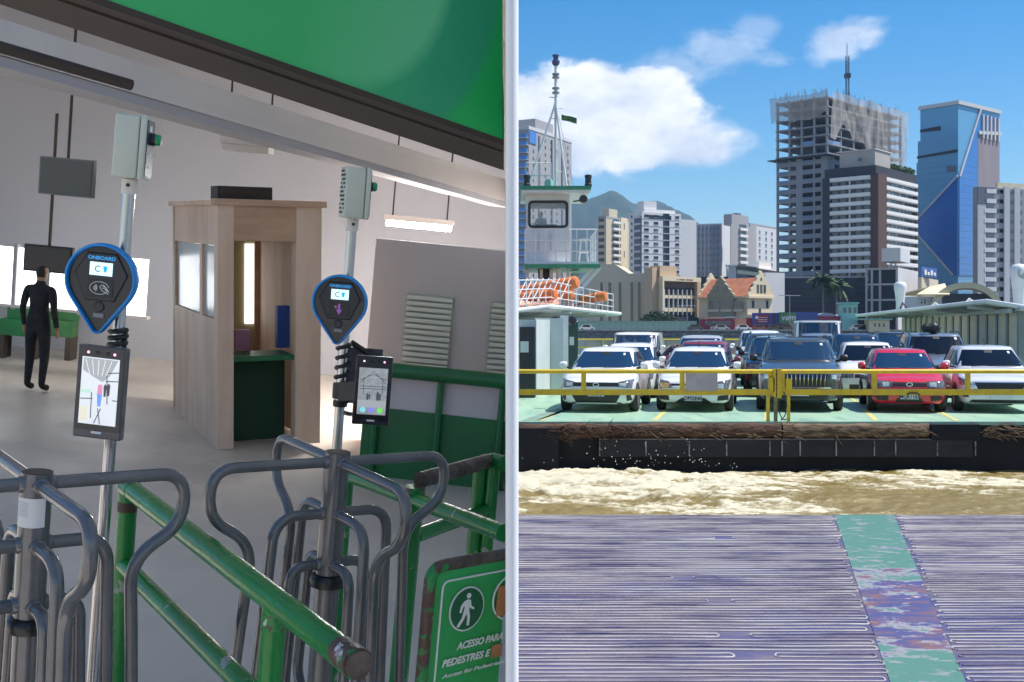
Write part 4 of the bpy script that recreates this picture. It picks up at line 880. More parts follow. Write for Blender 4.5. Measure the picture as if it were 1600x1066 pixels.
# left tower behind the wheelhouse
b = Bld('apartment_tower', 'grey apartment tower with blue glazed corner behind the signal mast', 826, 470, 28, 770, 893, 200); b.core(w_grey); zs = floors(b.H)
for i, s in enumerate(lin(1.5, b.Lb-1, 7)): b.wins('R', [s], zs, 1.5 if i % 2 else 1.1, 1.4, w_glass)
for px in (842, 862, 878): s = b.s('R', px); b.fbox('pilaster', w_dgrey, 'R', s-.5, s+.5, 0, b.H-2, .002, .35)
for z in zs: b.fbox('balcony', w_blue3, 'L', .3, b.La-.3, z-.2, z+1.2, .05, 1.3); b.fbox('slab', w_lav, 'L', .1, b.La-.1, z-.45, z-.21, .02, 1.4)
a = b.s('R', 838); c = b.s('R', 866); b.box('roof_block', w_grey, .5, b.La*.6, a, c, b.H, b.zc(181)); b.box('parapet', w_lav, -.2, b.La+.2, -.2, b.Lb+.2, b.H-.5, b.H+.9); b.box('roof_glass', w_blue3, -.3, 4, .3, a-.5, b.H-6, b.H-1)
# beige tower
b = Bld('apartment_tower', 'narrow beige apartment tower beside the dark hill', 947, 520, 35, 934, 986, 340, group=None); b.core(w_beige); zs = floors(b.H)
b.wins('L', lin(1, b.La-.5, 3), zs, 1.0, 1.5, w_glass); sA, sB = b.s('R', 957), b.s('R', 967)
for z in zs: b.fbox('balcony_opening', w_glass, 'R', sA, sB, z+.6, z+2.0, .002, .06); b.fbox('balcony', w_white, 'R', sA-.3, sB+.3, z-.4, z+.6, .05, 1.0)
b.fbox('stair_shaft', w_cream, 'R', b.s('R', 969), b.s('R', 979), 0, b.H+1, .05, .5); b.box('roof_block', w_beige, .5, b.La-.5, b.s('R', 953), b.s('R', 966), b.H, b.zc(325)); b.box('parapet', w_grey, -.1, b.La+.1, -.1, b.Lb+.1, b.H-.1, b.H+.7)
for py in (345, 390): s = b.s('R', 974); b.fbox('vent_slot', w_dgrey, 'R', s-.4, s+.4, b.zc(py+10), b.zc(py), .51, .56)
# white block of flats
b = Bld('apartment_block', 'bright white apartment block with dark windows and blank end wall', 1003, 500, 62, 983, 1088, 331); zs = floors(b.H, 3.4); m = b.s('R', 1064)
b.box('wall', w_white, 0, b.La, 0, m, 0, b.H); b.box('wall', w_white, 0, b.La, m, b.Lb, 0, b.zc(343, 510)); 
for px, w_ in ((1010, 1.9), (1025, 1.9), (1058, 1.7)): b.wins('R', [b.s('R', px)*1.0], zs, w_*1.25, 1.15, w_glass, sill=w_lav)
s = b.s('R', 1041)
for z in zs: b.fbox('stair_window', w_glass, 'R', s-1.7, s+1.7, z-.5, z+2.0, .002, .05); b.fbox('string_course', w_lav, 'R', .1, m-.1, z-.85, z-.70, .002, .10)
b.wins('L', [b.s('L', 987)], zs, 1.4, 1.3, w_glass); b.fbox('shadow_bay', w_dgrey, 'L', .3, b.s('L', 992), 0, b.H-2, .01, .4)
for z in zs: b.fbox('bay_balcony', w_lav, 'L', .5, b.s('L', 992)-.3, z-.4, z+.5, .41, .9)
b.box('roof_storey', w_white, 1, b.La*.8, 2, b.s('R', 1057), b.H, b.zc(326)); b.box('roof_block', w_white, 2, b.La*.7, b.s('R', 1010), b.s('R', 1030), b.zc(326), b.zc(313)); 
for px in (1022, 1040): s = b.s('R', px); b.fbox('roof_vent', w_glass, 'R', s-3, s+3, b.H-3.0, b.H-1.2, .02, .08)
# shaded blue-grey blocks
b2 = Bld('apartment_block', 'slate grey apartment block stepping back in narrow window bays', 1128, 528, 20, 1088, 1142, 349); b2.core(w_lav); zs = floors(b2.H)
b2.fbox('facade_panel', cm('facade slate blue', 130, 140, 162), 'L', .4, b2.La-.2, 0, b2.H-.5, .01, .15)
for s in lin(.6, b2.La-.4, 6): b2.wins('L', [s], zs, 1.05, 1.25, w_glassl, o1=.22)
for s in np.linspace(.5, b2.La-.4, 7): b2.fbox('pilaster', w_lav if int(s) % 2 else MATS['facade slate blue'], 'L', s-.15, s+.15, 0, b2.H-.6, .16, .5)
b = Bld('apartment_block', 'pale grey apartment block with square roof block and balcony column', 1142, 515, 40, 1141, 1172, 351); b.core(w_grey); zs = floors(b.H)
sA, sB = b.s('R', 1155), b.s('R', 1166)
for z in zs: b.fbox('balcony_opening', w_glass, 'R', sA, sB, z+.3, z+1.9, .002, .06); b.fbox('balcony', w_white, 'R', sA-.3, sB+.3, z-.9, z+.3, .05, .9)
b.box('roof_block', w_grey, .2, b.La+4, b.s('R', 1144), b.s('R', 1170), b.H, b.zc(334)); b.box('tank', w_dgrey, .5, 3, b.s('R', 1154), b.s('R', 1160), b.zc(334), b.zc(331))
b = Bld('apartment_block', 'pale apartment block with rows of dark windows beside the building site tower', 1171, 540, 36, 1170, 1216, 350); b.core(w_lav); zs = floors(b.H)
for px in (1187, 1197, 1206): b.wins('R', [b.s('R', px)], zs, 1.8, 1.4, w_glass, sill=w_white)
b.fbox('grey_bay', w_grey, 'R', .1, b.s('R', 1181), 0, b.H-.3, .01, .25); b.box('parapet', w_grey, -.1, b.La+.1, -.1, b.Lb+.1, b.H-.2, b.H+.5)
# far low strip behind the mansion
b = Bld('office_block', 'low dark office block with flat roof behind the old mansion', 1216, 420, 8, 1088, None, 432); b.core(w_dk); b2 = Bld('flat_roof_block', 'white flat roofed block with dark strip windows behind the mansion', 1150, 410, 30, 1138, 1216, 416); b2.core(w_lav)
for z in (b2.H-2.6, b2.H-6): b2.fbox('strip_window', w_glass, 'R', 1, b2.Lb*.55, z, z+1.3, .002, .08)
b2.box('roof_slab', w_white, -1, b2.La+.8, -1, b2.Lb+.6, b2.H, b2.H+.5); b2.box('roof_house', w_white, .5, b2.La-.3, b2.Lb*.55, b2.Lb*.85, b2.H+.5, b2.H+3)

# beige hall with tall slit windows
b = Bld('theatre_hall', 'beige hall with tall slit windows and raised stepped roofline', 1007, 335, 14, 915, 1020, 427); H1 = b.H
pts = [b.fz('L', px, py) for px, py in ((1007, 427), (1007, 516), (915, 516), (915, 430), (934, 413), (961, 413), (983, 427.5))]
MB().prism([(-s, max(0, z)) for s, z in pts], 0, b.Lb, 'xz').build('wall', w_beige, b.t)
b.fbox('end_wall', w_cream, 'R', .1, b.Lb-.1, 0, H1-.1, .003, .12)  # sunlit end face: its lighter tone is put into the cream colour
for px in (940, 953, 969, 987.5, 999): s = b.s('L', px); b.fbox('slit_window', w_glass, 'L', s-.42, s+.42, 1.5, b.zc(441), .002, .06); b.fbox('slit_surround', w_cream, 'L', s-.62, s-.44, 1.2, b.zc(440), .002, .16)
gr = thing('glass_fence', 'green glass fence along the far quay in front of the beige hall', 'fence', (0, 301, LZ))
for i in range(22): x = (906-800)/F*301+i*1.42; ubox('glass_panel', mat('green glass', (.10, .26, .24), .1, spec=.8, c2=(.16, .32, .30), scale=.4), gr, (x, 0, 1.3), (1.34, .06, 2.5)); ubox('post', w_dgrey, gr, (x+.71, 0, 1.4), (.08, .1, 2.75))
# tan building with framed facade
b = Bld('office_building', 'tan building with deep framed facade of windows and canopy', 1030, 322, 50, 1014, 1090, 433); D_ = b.D
b.core(w_tan, b.H, .0); fs, ft = b.s('R', 1036), b.s('R', 1085)
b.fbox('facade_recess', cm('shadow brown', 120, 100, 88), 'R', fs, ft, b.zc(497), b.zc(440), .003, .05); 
b.fbox('frame_top', w_cream, 'R', .0, b.Lb, b.zc(439), b.H+.2, .002, 1.3); b.fbox('frame_side', w_tan, 'R', b.s('R', 1084), b.Lb, .5, b.zc(439)-.01, .002, 1.3); b.fbox('frame_side', w_cream, 'R', .02, b.s('R', 1032.5), .5, b.zc(439)-.01, .002, 1.3)
cols = lin(fs, ft, 7)
for (pt, pb_) in ((449, 460), (466, 479), (488, 496)):
    for s in cols: b.fbox('window', w_glass, 'R', s-.85, s+.85, b.zc(pb_), b.zc(pt), .051, .12); b.fbox('window_head', w_dk, 'R', s-.85, s+.85, b.zc(pt+2), b.zc(pt), .121, .2)
for (pt, pb_) in ((461, 466), (481, 487)):
    for s in cols: b.fbox('spandrel', w_cream, 'R', s-.75, s+.75, b.zc(pb_), b.zc(pt), .051, .5)
for s in np.linspace(fs, ft, 8): b.fbox('mullion', w_lav, 'R', s-.12, s+.12, b.zc(492), b.zc(452), .051, .6)
b.box('roof_house', w_tan, .2, b.La*1.0, .5, b.s('R', 1058), b.H+.2, b.zc(415)); b.box('side_wing', w_tan, b.La*.2, b.La, -2, 0, 0, b.zc(418)) 
b.box('entrance_canopy', w_dk, -4, 4, -1, b.Lb+3, b.zc(508), b.zc(496)); b.fbox('entrance_glass', w_glass, 'R', 1, b.Lb-1, 0, b.zc(508), .2, .5)
e = obj('lettering', text_mesh('BOMBEIROS  CENTRO', .8, 0, .0, .02), w_dgrey, b.t) if False else None
for i, s in enumerate(lin(b.Lb*.36, b.Lb*.78, 14)):
    if i not in (1, 7): b.fbox('letter_mark', w_brown, 'R', s-.17, s+.17, b.zc(437.2), b.zc(435.2), 1.301, 1.34)
# old mansion with curved gables
b = Bld('mansion', 'cream old mansion with orange tiled roof and curved gables', 1168, 312, 52, 1092, 1206, 463); b.core(w_cream, b.H)
zr = b.zc(433); la, lb = b.La, b.Lb
mb = MB(); e_ = .5
mb.add([(.0, -e_, b.H), (-la, -e_, b.H), (-la, lb/2, zr), (0, lb/2, zr), (0, lb+e_, b.H), (-la, lb+e_, b.H)], [(0, 1, 2, 3), (3, 2, 5, 4)]); rf = mb.build('roof', w_tile, b.t)
for i in range(26):
    x = -la*(i+.5)/26; MB().tube([(x, -e_-.02, b.H+.02), (x, lb/2, zr+.03)], .12, 5).build('tile_row', w_tile, rf)
def gable(par, w_, h, th, base, mm, holes, flip=1):
    pts = [(-w_/2, 0), (w_/2, 0), (w_/2, h*.10), (w_*.46, h*.16), (w_*.40, h*.20), (w_*.40, h*.30), (w_*.33, h*.36), (w_*.29, h*.42), (w_*.29, h*.52), (w_*.21, h*.58), (w_*.17, h*.66), (w_*.17, h*.76), (w_*.10, h*.82), (w_*.06, h*.92), (0, h)]
    return pts+[(-x, z) for x, z in reversed(pts[2:-1])]
gw, gh = lb*1.02, b.zc(428)-b.H+1.0
gp = gable(None, gw, gh, .5, 0, None, None)
o1 = MB().prism([(x+lb/2, z+b.H) for x, z in gp], .0, .5, 'yz').build('gable', w_cream, b.t)
o2 = MB().prism([(x+lb/2, z+b.H) for x, z in gp], -la-.3, -la+.2, 'yz').build('gable', w_cream, b.t)
for (x, z) in gp[3::3]:
    MB().lathe([(.16, 0), (.22, .3), (.1, .5), (.02, .8)], 8, 'z', (.25, x+lb/2, z+b.H)).build('finial', w_cream, b.t)
for s in (lb*.36, lb*.5, lb*.64): b.fbox('gable_window', w_glass, 'R', s-.45, s+.45, b.H+.9, b.H+3.2, .501, .56)
b.fbox('gable_oculus', w_glass, 'R', lb*.5-.3, lb*.5+.3, b.H+4.3, b.H+5.1, .501, .56)
b.fbox('cornice', w_cream, 'R', -.4, lb+.4, b.H-.5, b.H+.1, .002, .9); b.fbox('cornice', w_beige, 'L', -.4, la+.3, b.H-.5, b.H-.02, .002, .8)
for s in (lb*.22, lb*.80): b.fbox('window', w_glass, 'R', s-.45, s+.45, b.zc(481), b.zc(470), .003, .1); b.fbox('window_hood', w_beige, 'R', s-.7, s+.7, b.zc(469.4), b.zc(468), .003, .3)
b.fbox('window', w_glass, 'R', lb*.5-.4, lb*.5+.4, b.zc(490), b.zc(482), .003, .1)
# left face: balconies, projecting middle bay with its own small gable
mid = b.s('L', 1130); b.fbox('bay', cm('render olive', 150, 142, 120), 'L', mid-4.6, mid+4.6, .5, b.H, .002, 1.2)
gp2 = gable(None, 9.6, b.zc(430)-b.H, .5, 0, None, None); MB().prism([(x-mid, z+b.H) for x, z in gp2], -1.3, -.4, 'xz').build('gable', MATS['render olive'], b.t)
for s in (mid-1.9, mid+1.2): b.fbox('window', w_glass, 'L', s-.6, s+.6, b.H+1.2, b.H+3.0, 1.31, 1.38)
for s0, s1 in ((mid-4.2, mid-.3), (mid+.3, mid+4.2), (.8, mid-5.0)): b.fbox('loggia', w_glass, 'L', s0, s1, b.zc(483), b.zc(470), 1.201, 1.26); b.fbox('balustrade', w_beige, 'L', s0, s1, b.zc(487), b.zc(483), 1.201, 1.5)
b.fbox('canopy', w_white, 'L', mid-6, mid+5, b.zc(497), b.zc(495), 1.2, 2.6)
b.fbox('string_course', w_beige, 'R', -.3, lb+.3, b.zc(493), b.zc(491), .003, .3)
# white gable wall and dark slatted building
b = Bld('party_wall_block', 'tall blank white party wall beside the old mansion', 1196, 336, 66, 1193, 1226, 426); b.core(w_white); b.fbox('patch', w_lav, 'R', b.Lb*.2, b.Lb*.4, 1.5, 4, .002, .08)
b = Bld('dark_hall', 'wide charcoal hall with horizontal louvres behind the palm trees', 1356, 348, 10, 1222, None, 434); b.core(w_dk)
for i in range(9): b.fbox('louvre', cm('louvre grey', 70, 72, 84), 'L', .3, b.La-.3, 1.2+i*1.5, 1.4+i*1.5, .002, .35)
b.fbox('roof_edge', w_grey, 'L', -.2, b.La+.2, b.H, b.H+.5, -6, .4)

# tower under construction: open slabs and columns, netting at the top
b = Bld('tower_under_construction', 'unfinished concrete tower with open floors and netting at its top', 1293, 385, 44, 1213, 1409, 148); H = b.H; la, lb = b.La, b.Lb
fh = 3.12; nf = int(H/fh); w_conc = cm('site concrete', 150, 151, 158, .82); m_net2 = mat('debris netting', (.52, .48, .45), .9, alpha=.55, c2=(.42, .38, .36), scale=.25)
W1 = min(la*.98, la)                                  # front wing depth along b
fz0 = b.zc(245)
for i in range(nf+1):
    z = i*fh
    b.box('floor_slab', w_conc, -.2, la+.2, -.2, lb+.2, z-.5, z+.0) if z > fz0 else b.box('floor_slab', w_conc, .0, la, 0, lb, z-.45, z)
ca_ = np.linspace(.35, la-.35, 5); cb_ = np.linspace(.35, lb-.35, 7)
for a in ca_:
    for bb in cb_:
        b.box('column', w_conc, a-.34, a+.34, bb-.34, bb+.34, 0, H)
w_par = cm('parapet blue grey', 128, 140, 162)
for i in range(nf):
    z = i*fh
    if z < fz0:
        for k in range(4):
            s0, s1 = ca_[k]+.36, ca_[k+1]-.36
            b.fbox('parapet', w_par if k % 2 else w_conc, 'L', s0, s1, z, z+1.15, -.3, -.05)
            if k in (0, 2): b.fbox('infill_wall', w_conc, 'L', s0, s0+(s1-s0)*.45, z+1.15, z+2.84, -.3, -.06)
            b.fbox('back_wall', w_dk, 'L', s0, s1, z, z+2.84, -7.2, -7.0) if k != 3 else None
        for k in range(6):
            s0, s1 = cb_[k]+.36, cb_[k+1]-.36; b.fbox('parapet', w_par if k % 3 == 0 else w_conc, 'R', s0, s1, z, z+1.1, -.3, -.05)
            b.fbox('infill_wall', w_conc, 'R', s0, s0+(s1-s0)*.5, z+1.1, z+2.84, -.3, -.06)
    elif i < nf-4 and i % 3 != 1:
        for k in (1, 3): b.fbox('safety_screen', cm('blue screen', 120, 150, 190), 'L', ca_[k]+.36, ca_[k+1]-.36, z, z+1.3, -.2, -.1) if k == (i % 2)*2+1 else None
        b.fbox('safety_screen', MATS['blue screen'] if 'blue screen' in MATS else cm('blue screen', 120, 150, 190), 'R', cb_[i % 5]+.36, cb_[i % 5+1]-.36, z, z+1.2, -.2, -.1)
b.box('lift_core', w_conc, la*.35, la*.7, lb*.4, lb*.6, 0, H+2)
for i in range(nf):
    z = i*fh
    if z >= fz0:
        b.box('inner_wall', w_dgrey, .9, la*random.uniform(.45, .8), lb*.30, lb*.30+.3, z, z+2.6); b.box('inner_wall', w_dgrey, la*.6, la-.9, lb*.70, lb*.70+.3, z, z+2.6); b.box('inner_wall', w_dgrey, la*.5, la*.5+.3, lb*random.uniform(.05, .2), lb*random.uniform(.6, .95), z, z+2.6)
b.box('safety_fan', w_dk, -2.2, la+2.2, -2.2, lb+2.2, fz0+.3, fz0+.6)
# netting: an uneven hanging sheet on both faces
def netting(face, s0, s1, drop, seed):
    n = 60; X_, Z_, O_ = [], [], []
    S_ = np.linspace(s0, s1, n); T_ = np.linspace(0, 1, 14); SS, TT = np.meshgrid(S_, T_, indexing='ij')
    dr = drop*(.55+.8*fbm(SS*.12+seed, SS*0, 3, seed)); zz = H+.3+.9*fbm(SS*.5, SS*0+2, 2, seed+1)-TT*dr; oo = .5+1.6*fbm(SS*.35, TT*2.2, 4, seed+2)+1.2*(1-TT)
    if face == 'L': me_ = grid_mesh('netting', -SS, -oo, zz)
    else: me_ = grid_mesh('netting', oo, SS, zz)
    obj('netting', me_, m_net2, b.t)
netting('L', -1, la+1.2, 8, 301); netting('R', -1, lb*.5, 14, 305); netting('R', lb*.45, lb+1, 19, 309)
for i in range(26):
    a = random.uniform(-.5, la+.5); MB().tube([(-a, -.2, H), (-a+random.uniform(-.3, .3), -.3, H+random.uniform(1.8, 3.2))], .07, 4).build('rebar_post', w_dgrey, b.t)
    c_ = random.uniform(0, lb); MB().tube([(.2, c_, H), (.3, c_+random.uniform(-.3, .3), H+random.uniform(1.8, 3.2))], .07, 4).build('rebar_post', w_dgrey, b.t)
# crane
bx, by = b.C.x+3, b.C.y+30; cD = by; cx = (1324-800)/F*cD; cr_ = thing('tower_crane', 'dark lattice tower crane rising above the unfinished tower', 'crane', (cx, cD, LZ))
zt_ = CAMZ-(70-HZ)/F*cD-LZ; z0_ = H-2; m_cr = mat('crane steel', (.05, .06, .10), .5); hw_ = .5; mb = MB()
zz = 0; k = 0
for sx in (-1, 1):
    for sy in (-1, 1): MB().beam((sx*hw_, sy*hw_, 0), (sx*hw_, sy*hw_, zt_-4), .16, .16).build('mast_leg', m_cr, cr_)
mb = MB(); z = z0_
while z < zt_-5:
    for sy in (-1, 1): mb.beam((-hw_, sy*hw_, z), (hw_, sy*hw_, z+1.4), .08, .08); mb.beam((-hw_, sy*hw_, z+1.4), (hw_, sy*hw_, z+1.4), .08, .08)
    for sx in (-1, 1): mb.beam((sx*hw_, -hw_, z), (sx*hw_, hw_, z+1.4), .08, .08)
    z += 1.4
tag(mb.build('lattice', m_cr, cr_), kind='stuff')
MB().box(-1.0, 1.0, -1, 1, zt_-12, zt_-10.4).build('cab', m_cr, cr_)
jib = MB()
for sx in (-.35, .35): jib.beam((sx-.2, 0, zt_-10), (sx*.5+1.1, 4, zt_+1.5), .09, .09)
jib.beam((0, -.4, zt_-10.5), (1.1, 3.5, zt_+1), .09, .09)
for q_ in range(9): jib.beam((-.55+.11*q_, .4*q_, zt_-10+1.2*q_), (.15+.11*q_, .4*q_+.4, zt_-9.4+1.2*q_), .07, .07); jib.build('jib', m_cr, cr_)

w_conc = MATS['concrete']
# brown and white tower
b = Bld('banded_tower', 'brown tower with white balcony bands and roof garden', 1366, 362, 40.6, 1286, 1430, 274); H = b.H; la, lb = b.La, b.Lb; b.core(w_brown)
fp = (b.zc(274)-b.zc(433))/12.0; zs = [b.zc(433)+fp*i for i in range(-1, 13)]
l0, l1 = b.s('L', 1361), b.s('L', 1299); r0, r1 = b.s('R', 1380), b.s('R', 1429)
for z in zs:
    if z < 1: continue
    b.fbox('balcony_band', w_white, 'L', l0, l1, z-1.0, z+.05, .3, 1.2); b.fbox('balcony_band', w_white, 'R', r0, r1, z-1.0, z+.05, .3, 1.2)
    b.fbox('balcony_floor', w_lav, 'L', l0, l1, z-1.25, z-1.001, .002, 1.15); b.fbox('balcony_floor', w_lav, 'R', r0, r1, z-1.25, z-1.001, .002, 1.15)
    if z < H-1.5:
        for s in lin(l0, l1, 5): b.fbox('window', w_glassl if random.random() < .3 else w_glass, 'L', s-.9, s+.9, z-.6, z+1.65, .002, .08)
        for s in lin(r0, r1, 9): b.fbox('window', w_glassl if random.random() < .4 else w_glass, 'R', s-1.2, s+1.2, z-.6, z+1.65, .002, .08)
s = (l0+l1)/2; b.fbox('pier', w_lav, 'L', s-.2, s+.2, 2, H, .31, 1.1); b.fbox('end_pier', w_dk, 'L', l1, la, 0, H+.4, .002, .5); b.fbox('corner_pier', w_brown, 'R', 0.05, r0-.3, 0, H+.6, .002, 1.3); b.fbox('end_pier', w_brown, 'R', r1, lb, 0, H, .002, .8)
b.box('roof_terrace', w_dk, -.5, la-.5, 0, lb, H+.002, b.zc(258)); b.box('plant_room', w_conc, .6, la*.72, 2, lb*.42, b.zc(258), b.zc(232))
b.box('plant_room_lid', w_lav, .3, la*.78, 1.6, lb*.45, b.zc(232), b.zc(230.5)); b.fbox('plant_window', w_glass, 'L', la*.25, la*.33, b.zc(249), b.zc(244), -.62, -.55)
def leafball(par, name, mm, cx, cy, cz, rx, ry, rz, n, size, seed):
    rg_ = random.Random(seed); mb = MB()
    for i in range(n):
        while True:
            u = Vector((rg_.uniform(-1, 1), rg_.uniform(-1, 1), rg_.uniform(-1, 1)))
            if .25 < u.length < 1: break
        c = Vector((cx+u.x*rx, cy+u.y*ry, cz+u.z*rz)); a = Vector((rg_.gauss(0, 1), rg_.gauss(0, 1), rg_.gauss(0, 1))).normalized(); d = a.cross(Vector((rg_.gauss(0, 1), rg_.gauss(0, 1), rg_.gauss(0, 1)))).normalized(); s_ = size*rg_.uniform(.6, 1.3)
        mb.add([c-a*s_, c+d*s_*.5, c+a*s_, c-d*s_*.5], [(0, 1, 2, 3)])
    return mb.build(name, mm, par)
m_leaf = mat('garden leaves', (.05, .11, .03), .7, c2=(.10, .16, .05), scale=.5)
for i, s in enumerate(lin(lb*.45, lb*.97, 6)): leafball(b.t, 'roof_shrub', m_leaf, -.8, s, b.zc(258)+.9, 1.6, 2.6, 1.3, 260, .45, 400+i)

# glass tower
b = Bld('glass_tower', 'blue glass tower with slanting dark blue facets and stepped top', 1497, 430, 50, 1432, 1562, 163); H = b.H; la, lb = b.La, b.Lb
b.box('wall', w_blue, 0, la, 0, lb, 0, b.zc(247)); b.box('wall', w_blue, 0, b.s('L', 1434), 0, lb, b.zc(247)+.01, b.zc(213)); b.box('wall', w_blue, 0, b.s('L', 1438), 0, lb, b.zc(213)+.01, H); 
b.box('roof_edge', w_lav, -.6, b.s('L', 1436), -.6, lb+.3, H, H+1.4)
s0, s1 = b.fz('L', 1496, 236), b.fz('L', 1434, 247); b.poly('shadow_gap', w_dk, 'L', [(1497, 238), (1497, 233), (1433, 245), (1433, 248)], .01, .25)
b.poly('roof_opening', w_dk, 'L', [(1470, 204), (1470, 197), (1438, 203), (1438, 207)], .01, .25); b.poly('glass_facet', w_blue2, 'L', [(1497, 275), (1434, 343), (1434, 366), (1490, 430), (1497, 430)], .002, .3)
b.poly('glass_facet', w_blue3, 'R', [(1498, 276), (1531, 170), (1531, 207), (1527, 210), (1527, 430), (1498, 430)], .002, .3); b.poly('stone_panel', cm('stone mauve', 150, 140, 145), 'R', [(1527.5, 210), (1560, 212), (1560, 430), (1527.5, 430)], .002, .25)
for (a_, c_) in (((1497, 275), (1434, 343)), ((1434, 366), (1490, 430))):
    sa, za = b.fz('L', *a_); sc_, zc_ = b.fz('L', *c_); MB().beam((-sa, -.45, za), (-sc_, -.45, zc_), .5, .7).build('facet_edge', w_lav, b.t)
sa, za = b.fz('R', 1498, 276); sc_, zc_ = b.fz('R', 1531, 170); MB().beam((.45, sa, za), (.45, sc_, zc_), .5, .8).build('facet_edge', w_lav, b.t)
for px in (1534, 1540, 1546, 1552, 1558): s = b.s('R', px); b.fbox('fin', w_lav, 'R', s-.5, s+.5, b.zc(209), b.zc(171), .05, .9); b.fbox('fin_gap', w_blue2, 'R', s+.6, s+2.4, b.zc(209), b.zc(171), .01, .2) if px < 1558 else None
b.poly('ledge', w_lav, 'R', [(1527, 210), (1562, 212), (1562, 207), (1527, 205)], .3, .8)
for px in (1483, 1491): s, z = b.fz('L', px, 264); b.fbox('wall_light', w_dgrey, 'L', s-.8, s+.8, z-1, z+1, .002, .3)
# curtain wall joints
m_jt = mat('curtain wall joint', (.10, .22, .34), .3)
for py in range(255, 430, 11): b.poly('glazing_joint', m_jt, 'L', [(1496, py+.35), (1496, py-.3), (1433, py+9), (1433, py+9.6)], .002, .06) if False else None
for i in range(1, 26): z = i*b.zc(247)/26; b.fbox('glazing_joint', m_jt, 'L', .1, la-.1, z-.06, z+.06, .01, .05); b.fbox('glazing_joint', m_jt, 'R', .1, b.s('R', 1527), z-.05, z+.05, .301, .33)
# grey tower at the end
b = Bld('grey_tower', 'grey apartment tower with dark window column beside the glass tower', 1527, 398, 70, 1520, 1625, 292); b.core(w_grey); zs = floors(b.H, 3, 3.4); lb = b.Lb
b.fbox('dark_bay', w_dgrey, 'R', b.s('R', 1541), b.s('R', 1553), 0, b.H, .01, .25); b.fbox('dark_band', w_dgrey, 'R', .0, b.s('R', 1541), b.zc(318), b.H, .01, .3); b.fbox('pale_bay', w_lav, 'R', .05, b.s('R', 1540), 0, b.zc(319), .01, .2)
for z in zs: 
    s = b.s('R', 1547); b.fbox('window', w_white, 'R', s-2.6, s+2.6, z, z+1.5, .251, .3); s = b.s('R', 1562); b.fbox('window', w_glass, 'R', s-3, s+3, z+.1, z+1.5, .002, .06); s = b.s('R', 1580); b.fbox('window', w_glassl, 'R', s-5, s+5, z+.1, z+1.5, .002, .06)
for px in (1572, 1588): s = b.s('R', px); b.fbox('pier', w_lav, 'R', s-1.2, s+1.2, 0, b.H+.6, .01, .5)
b.box('roof_house', w_cream, 1, b.La, b.s('R', 1562), b.Lb, b.H, b.zc(283))

# concrete frame car park and arched hall
b = Bld('car_park', 'open concrete frame building with dark storeys behind the white cowl', 1403, 332, 30, 1352, 1434, 418); b.box('wall', w_lav, 0, b.La*.04, 0, b.Lb, 0, b.H); b.fbox('side_wall', w_lav, 'R', 0, b.Lb, 0, b.H, -.4, .05)
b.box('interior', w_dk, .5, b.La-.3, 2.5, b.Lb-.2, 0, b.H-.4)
for i in range(4): z = b.H*(i+1)/4.0; b.box('floor_slab', w_grey, 0.02, b.La, -.02, 2.6, z-.55, z)
for s in (.35, b.La*.55, b.La*.80, b.La-.3): b.fbox('column', w_grey, 'L', s-.3, s+.3, 0, b.H-.01, -.6, -.05)
b.box('roof_tank', w_lav, -.5, b.La*.52, 1, b.Lb*.5, b.zc(408), b.zc(387)); 
for s in (1, b.La*.25, b.La*.45): b.fbox('tank_post', w_grey, 'L', s-.2, s+.2, b.H, b.zc(408), -2, -1.6)
b = Bld('billboard_block', 'small pale block carrying a blue rooftop billboard', 1440, 338, 30, 1434, 1466, 433); b.core(w_beige); o = Bld('rooftop_billboard', 'blue rooftop billboard with white lettering band above the pale block', 1440, 339, 40, 1436, 1464, 417, 'billboard', z0=LZ+b.H)
o.box('panel', mat('billboard blue', (.02, .08, .35), .4, c2=(.05, .12, .4), scale=.4), 0, .3, 0, o.Lb, .2, o.H)
for i in range(4): o.fbox('emblem_mark', w_white, 'R', o.Lb*(.12+.2*i), o.Lb*(.24+.2*i), o.H*.25, o.H*(.55 if i % 2 else .75), .31-.3, .38)
# arched roof building
ar = thing('arched_hall', 'cream barrel vaulted hall with wide arch behind the side canopy', 'building', at(1432, 516, 304)); ar.location.z = LZ
sx_ = 304/F; zA = lambda py: CAMZ-(py-HZ)*sx_-LZ
m_vault = cm('vault cream', 222, 208, 170)
N_ = 24; xo, xi = [], []
cxv, rv, hv, z0v = 78*sx_, 58*sx_, (487-441)*sx_, zA(487)
mb = MB(); vs = []
for k in range(N_+1):
    a = math.pi*k/N_; vs += [(cxv-rv*math.cos(a), 0, z0v+hv*math.sin(a)), (cxv-rv*math.cos(a)*.83, 0, z0v+hv*math.sin(a)*.80), (cxv-rv*math.cos(a)+6, 16, z0v+hv*math.sin(a)), (cxv-rv*math.cos(a)*.83+6, 16, z0v+hv*math.sin(a)*.80)]
fs = []
for k in range(N_):
    i, j = k*4, k*4+4; fs += [(i, j, j+1, i+1), (i, i+2, j+2, j), (i+1, j+1, j+3, i+3), (i+2, i+3, j+3, j+2)]
fs += [(0, 1, 3, 2), (N_*4, N_*4+2, N_*4+3, N_*4+1)]
mb.add(vs, fs).build('vault', m_vault, ar, 40)
ubox('back_wall', w_dgrey, ar, (cxv+3, 9, z0v+hv*.32), (rv*1.5, .6, hv*.64)); ubox('base_wall', w_lav, ar, (cxv+6, 7, z0v/2), (rv*2.2, 13, z0v-.1))
ubox('side_wing', w_lav, ar, (22*sx_, 6, zA(463)/2), (40*sx_, 10, zA(463)))
quad = [Vector((-2*sx_, -1, zA(460))), Vector((50*sx_, -1, zA(460))), Vector((62*sx_, 8, zA(441))), Vector((38*sx_, 8, zA(446)))]
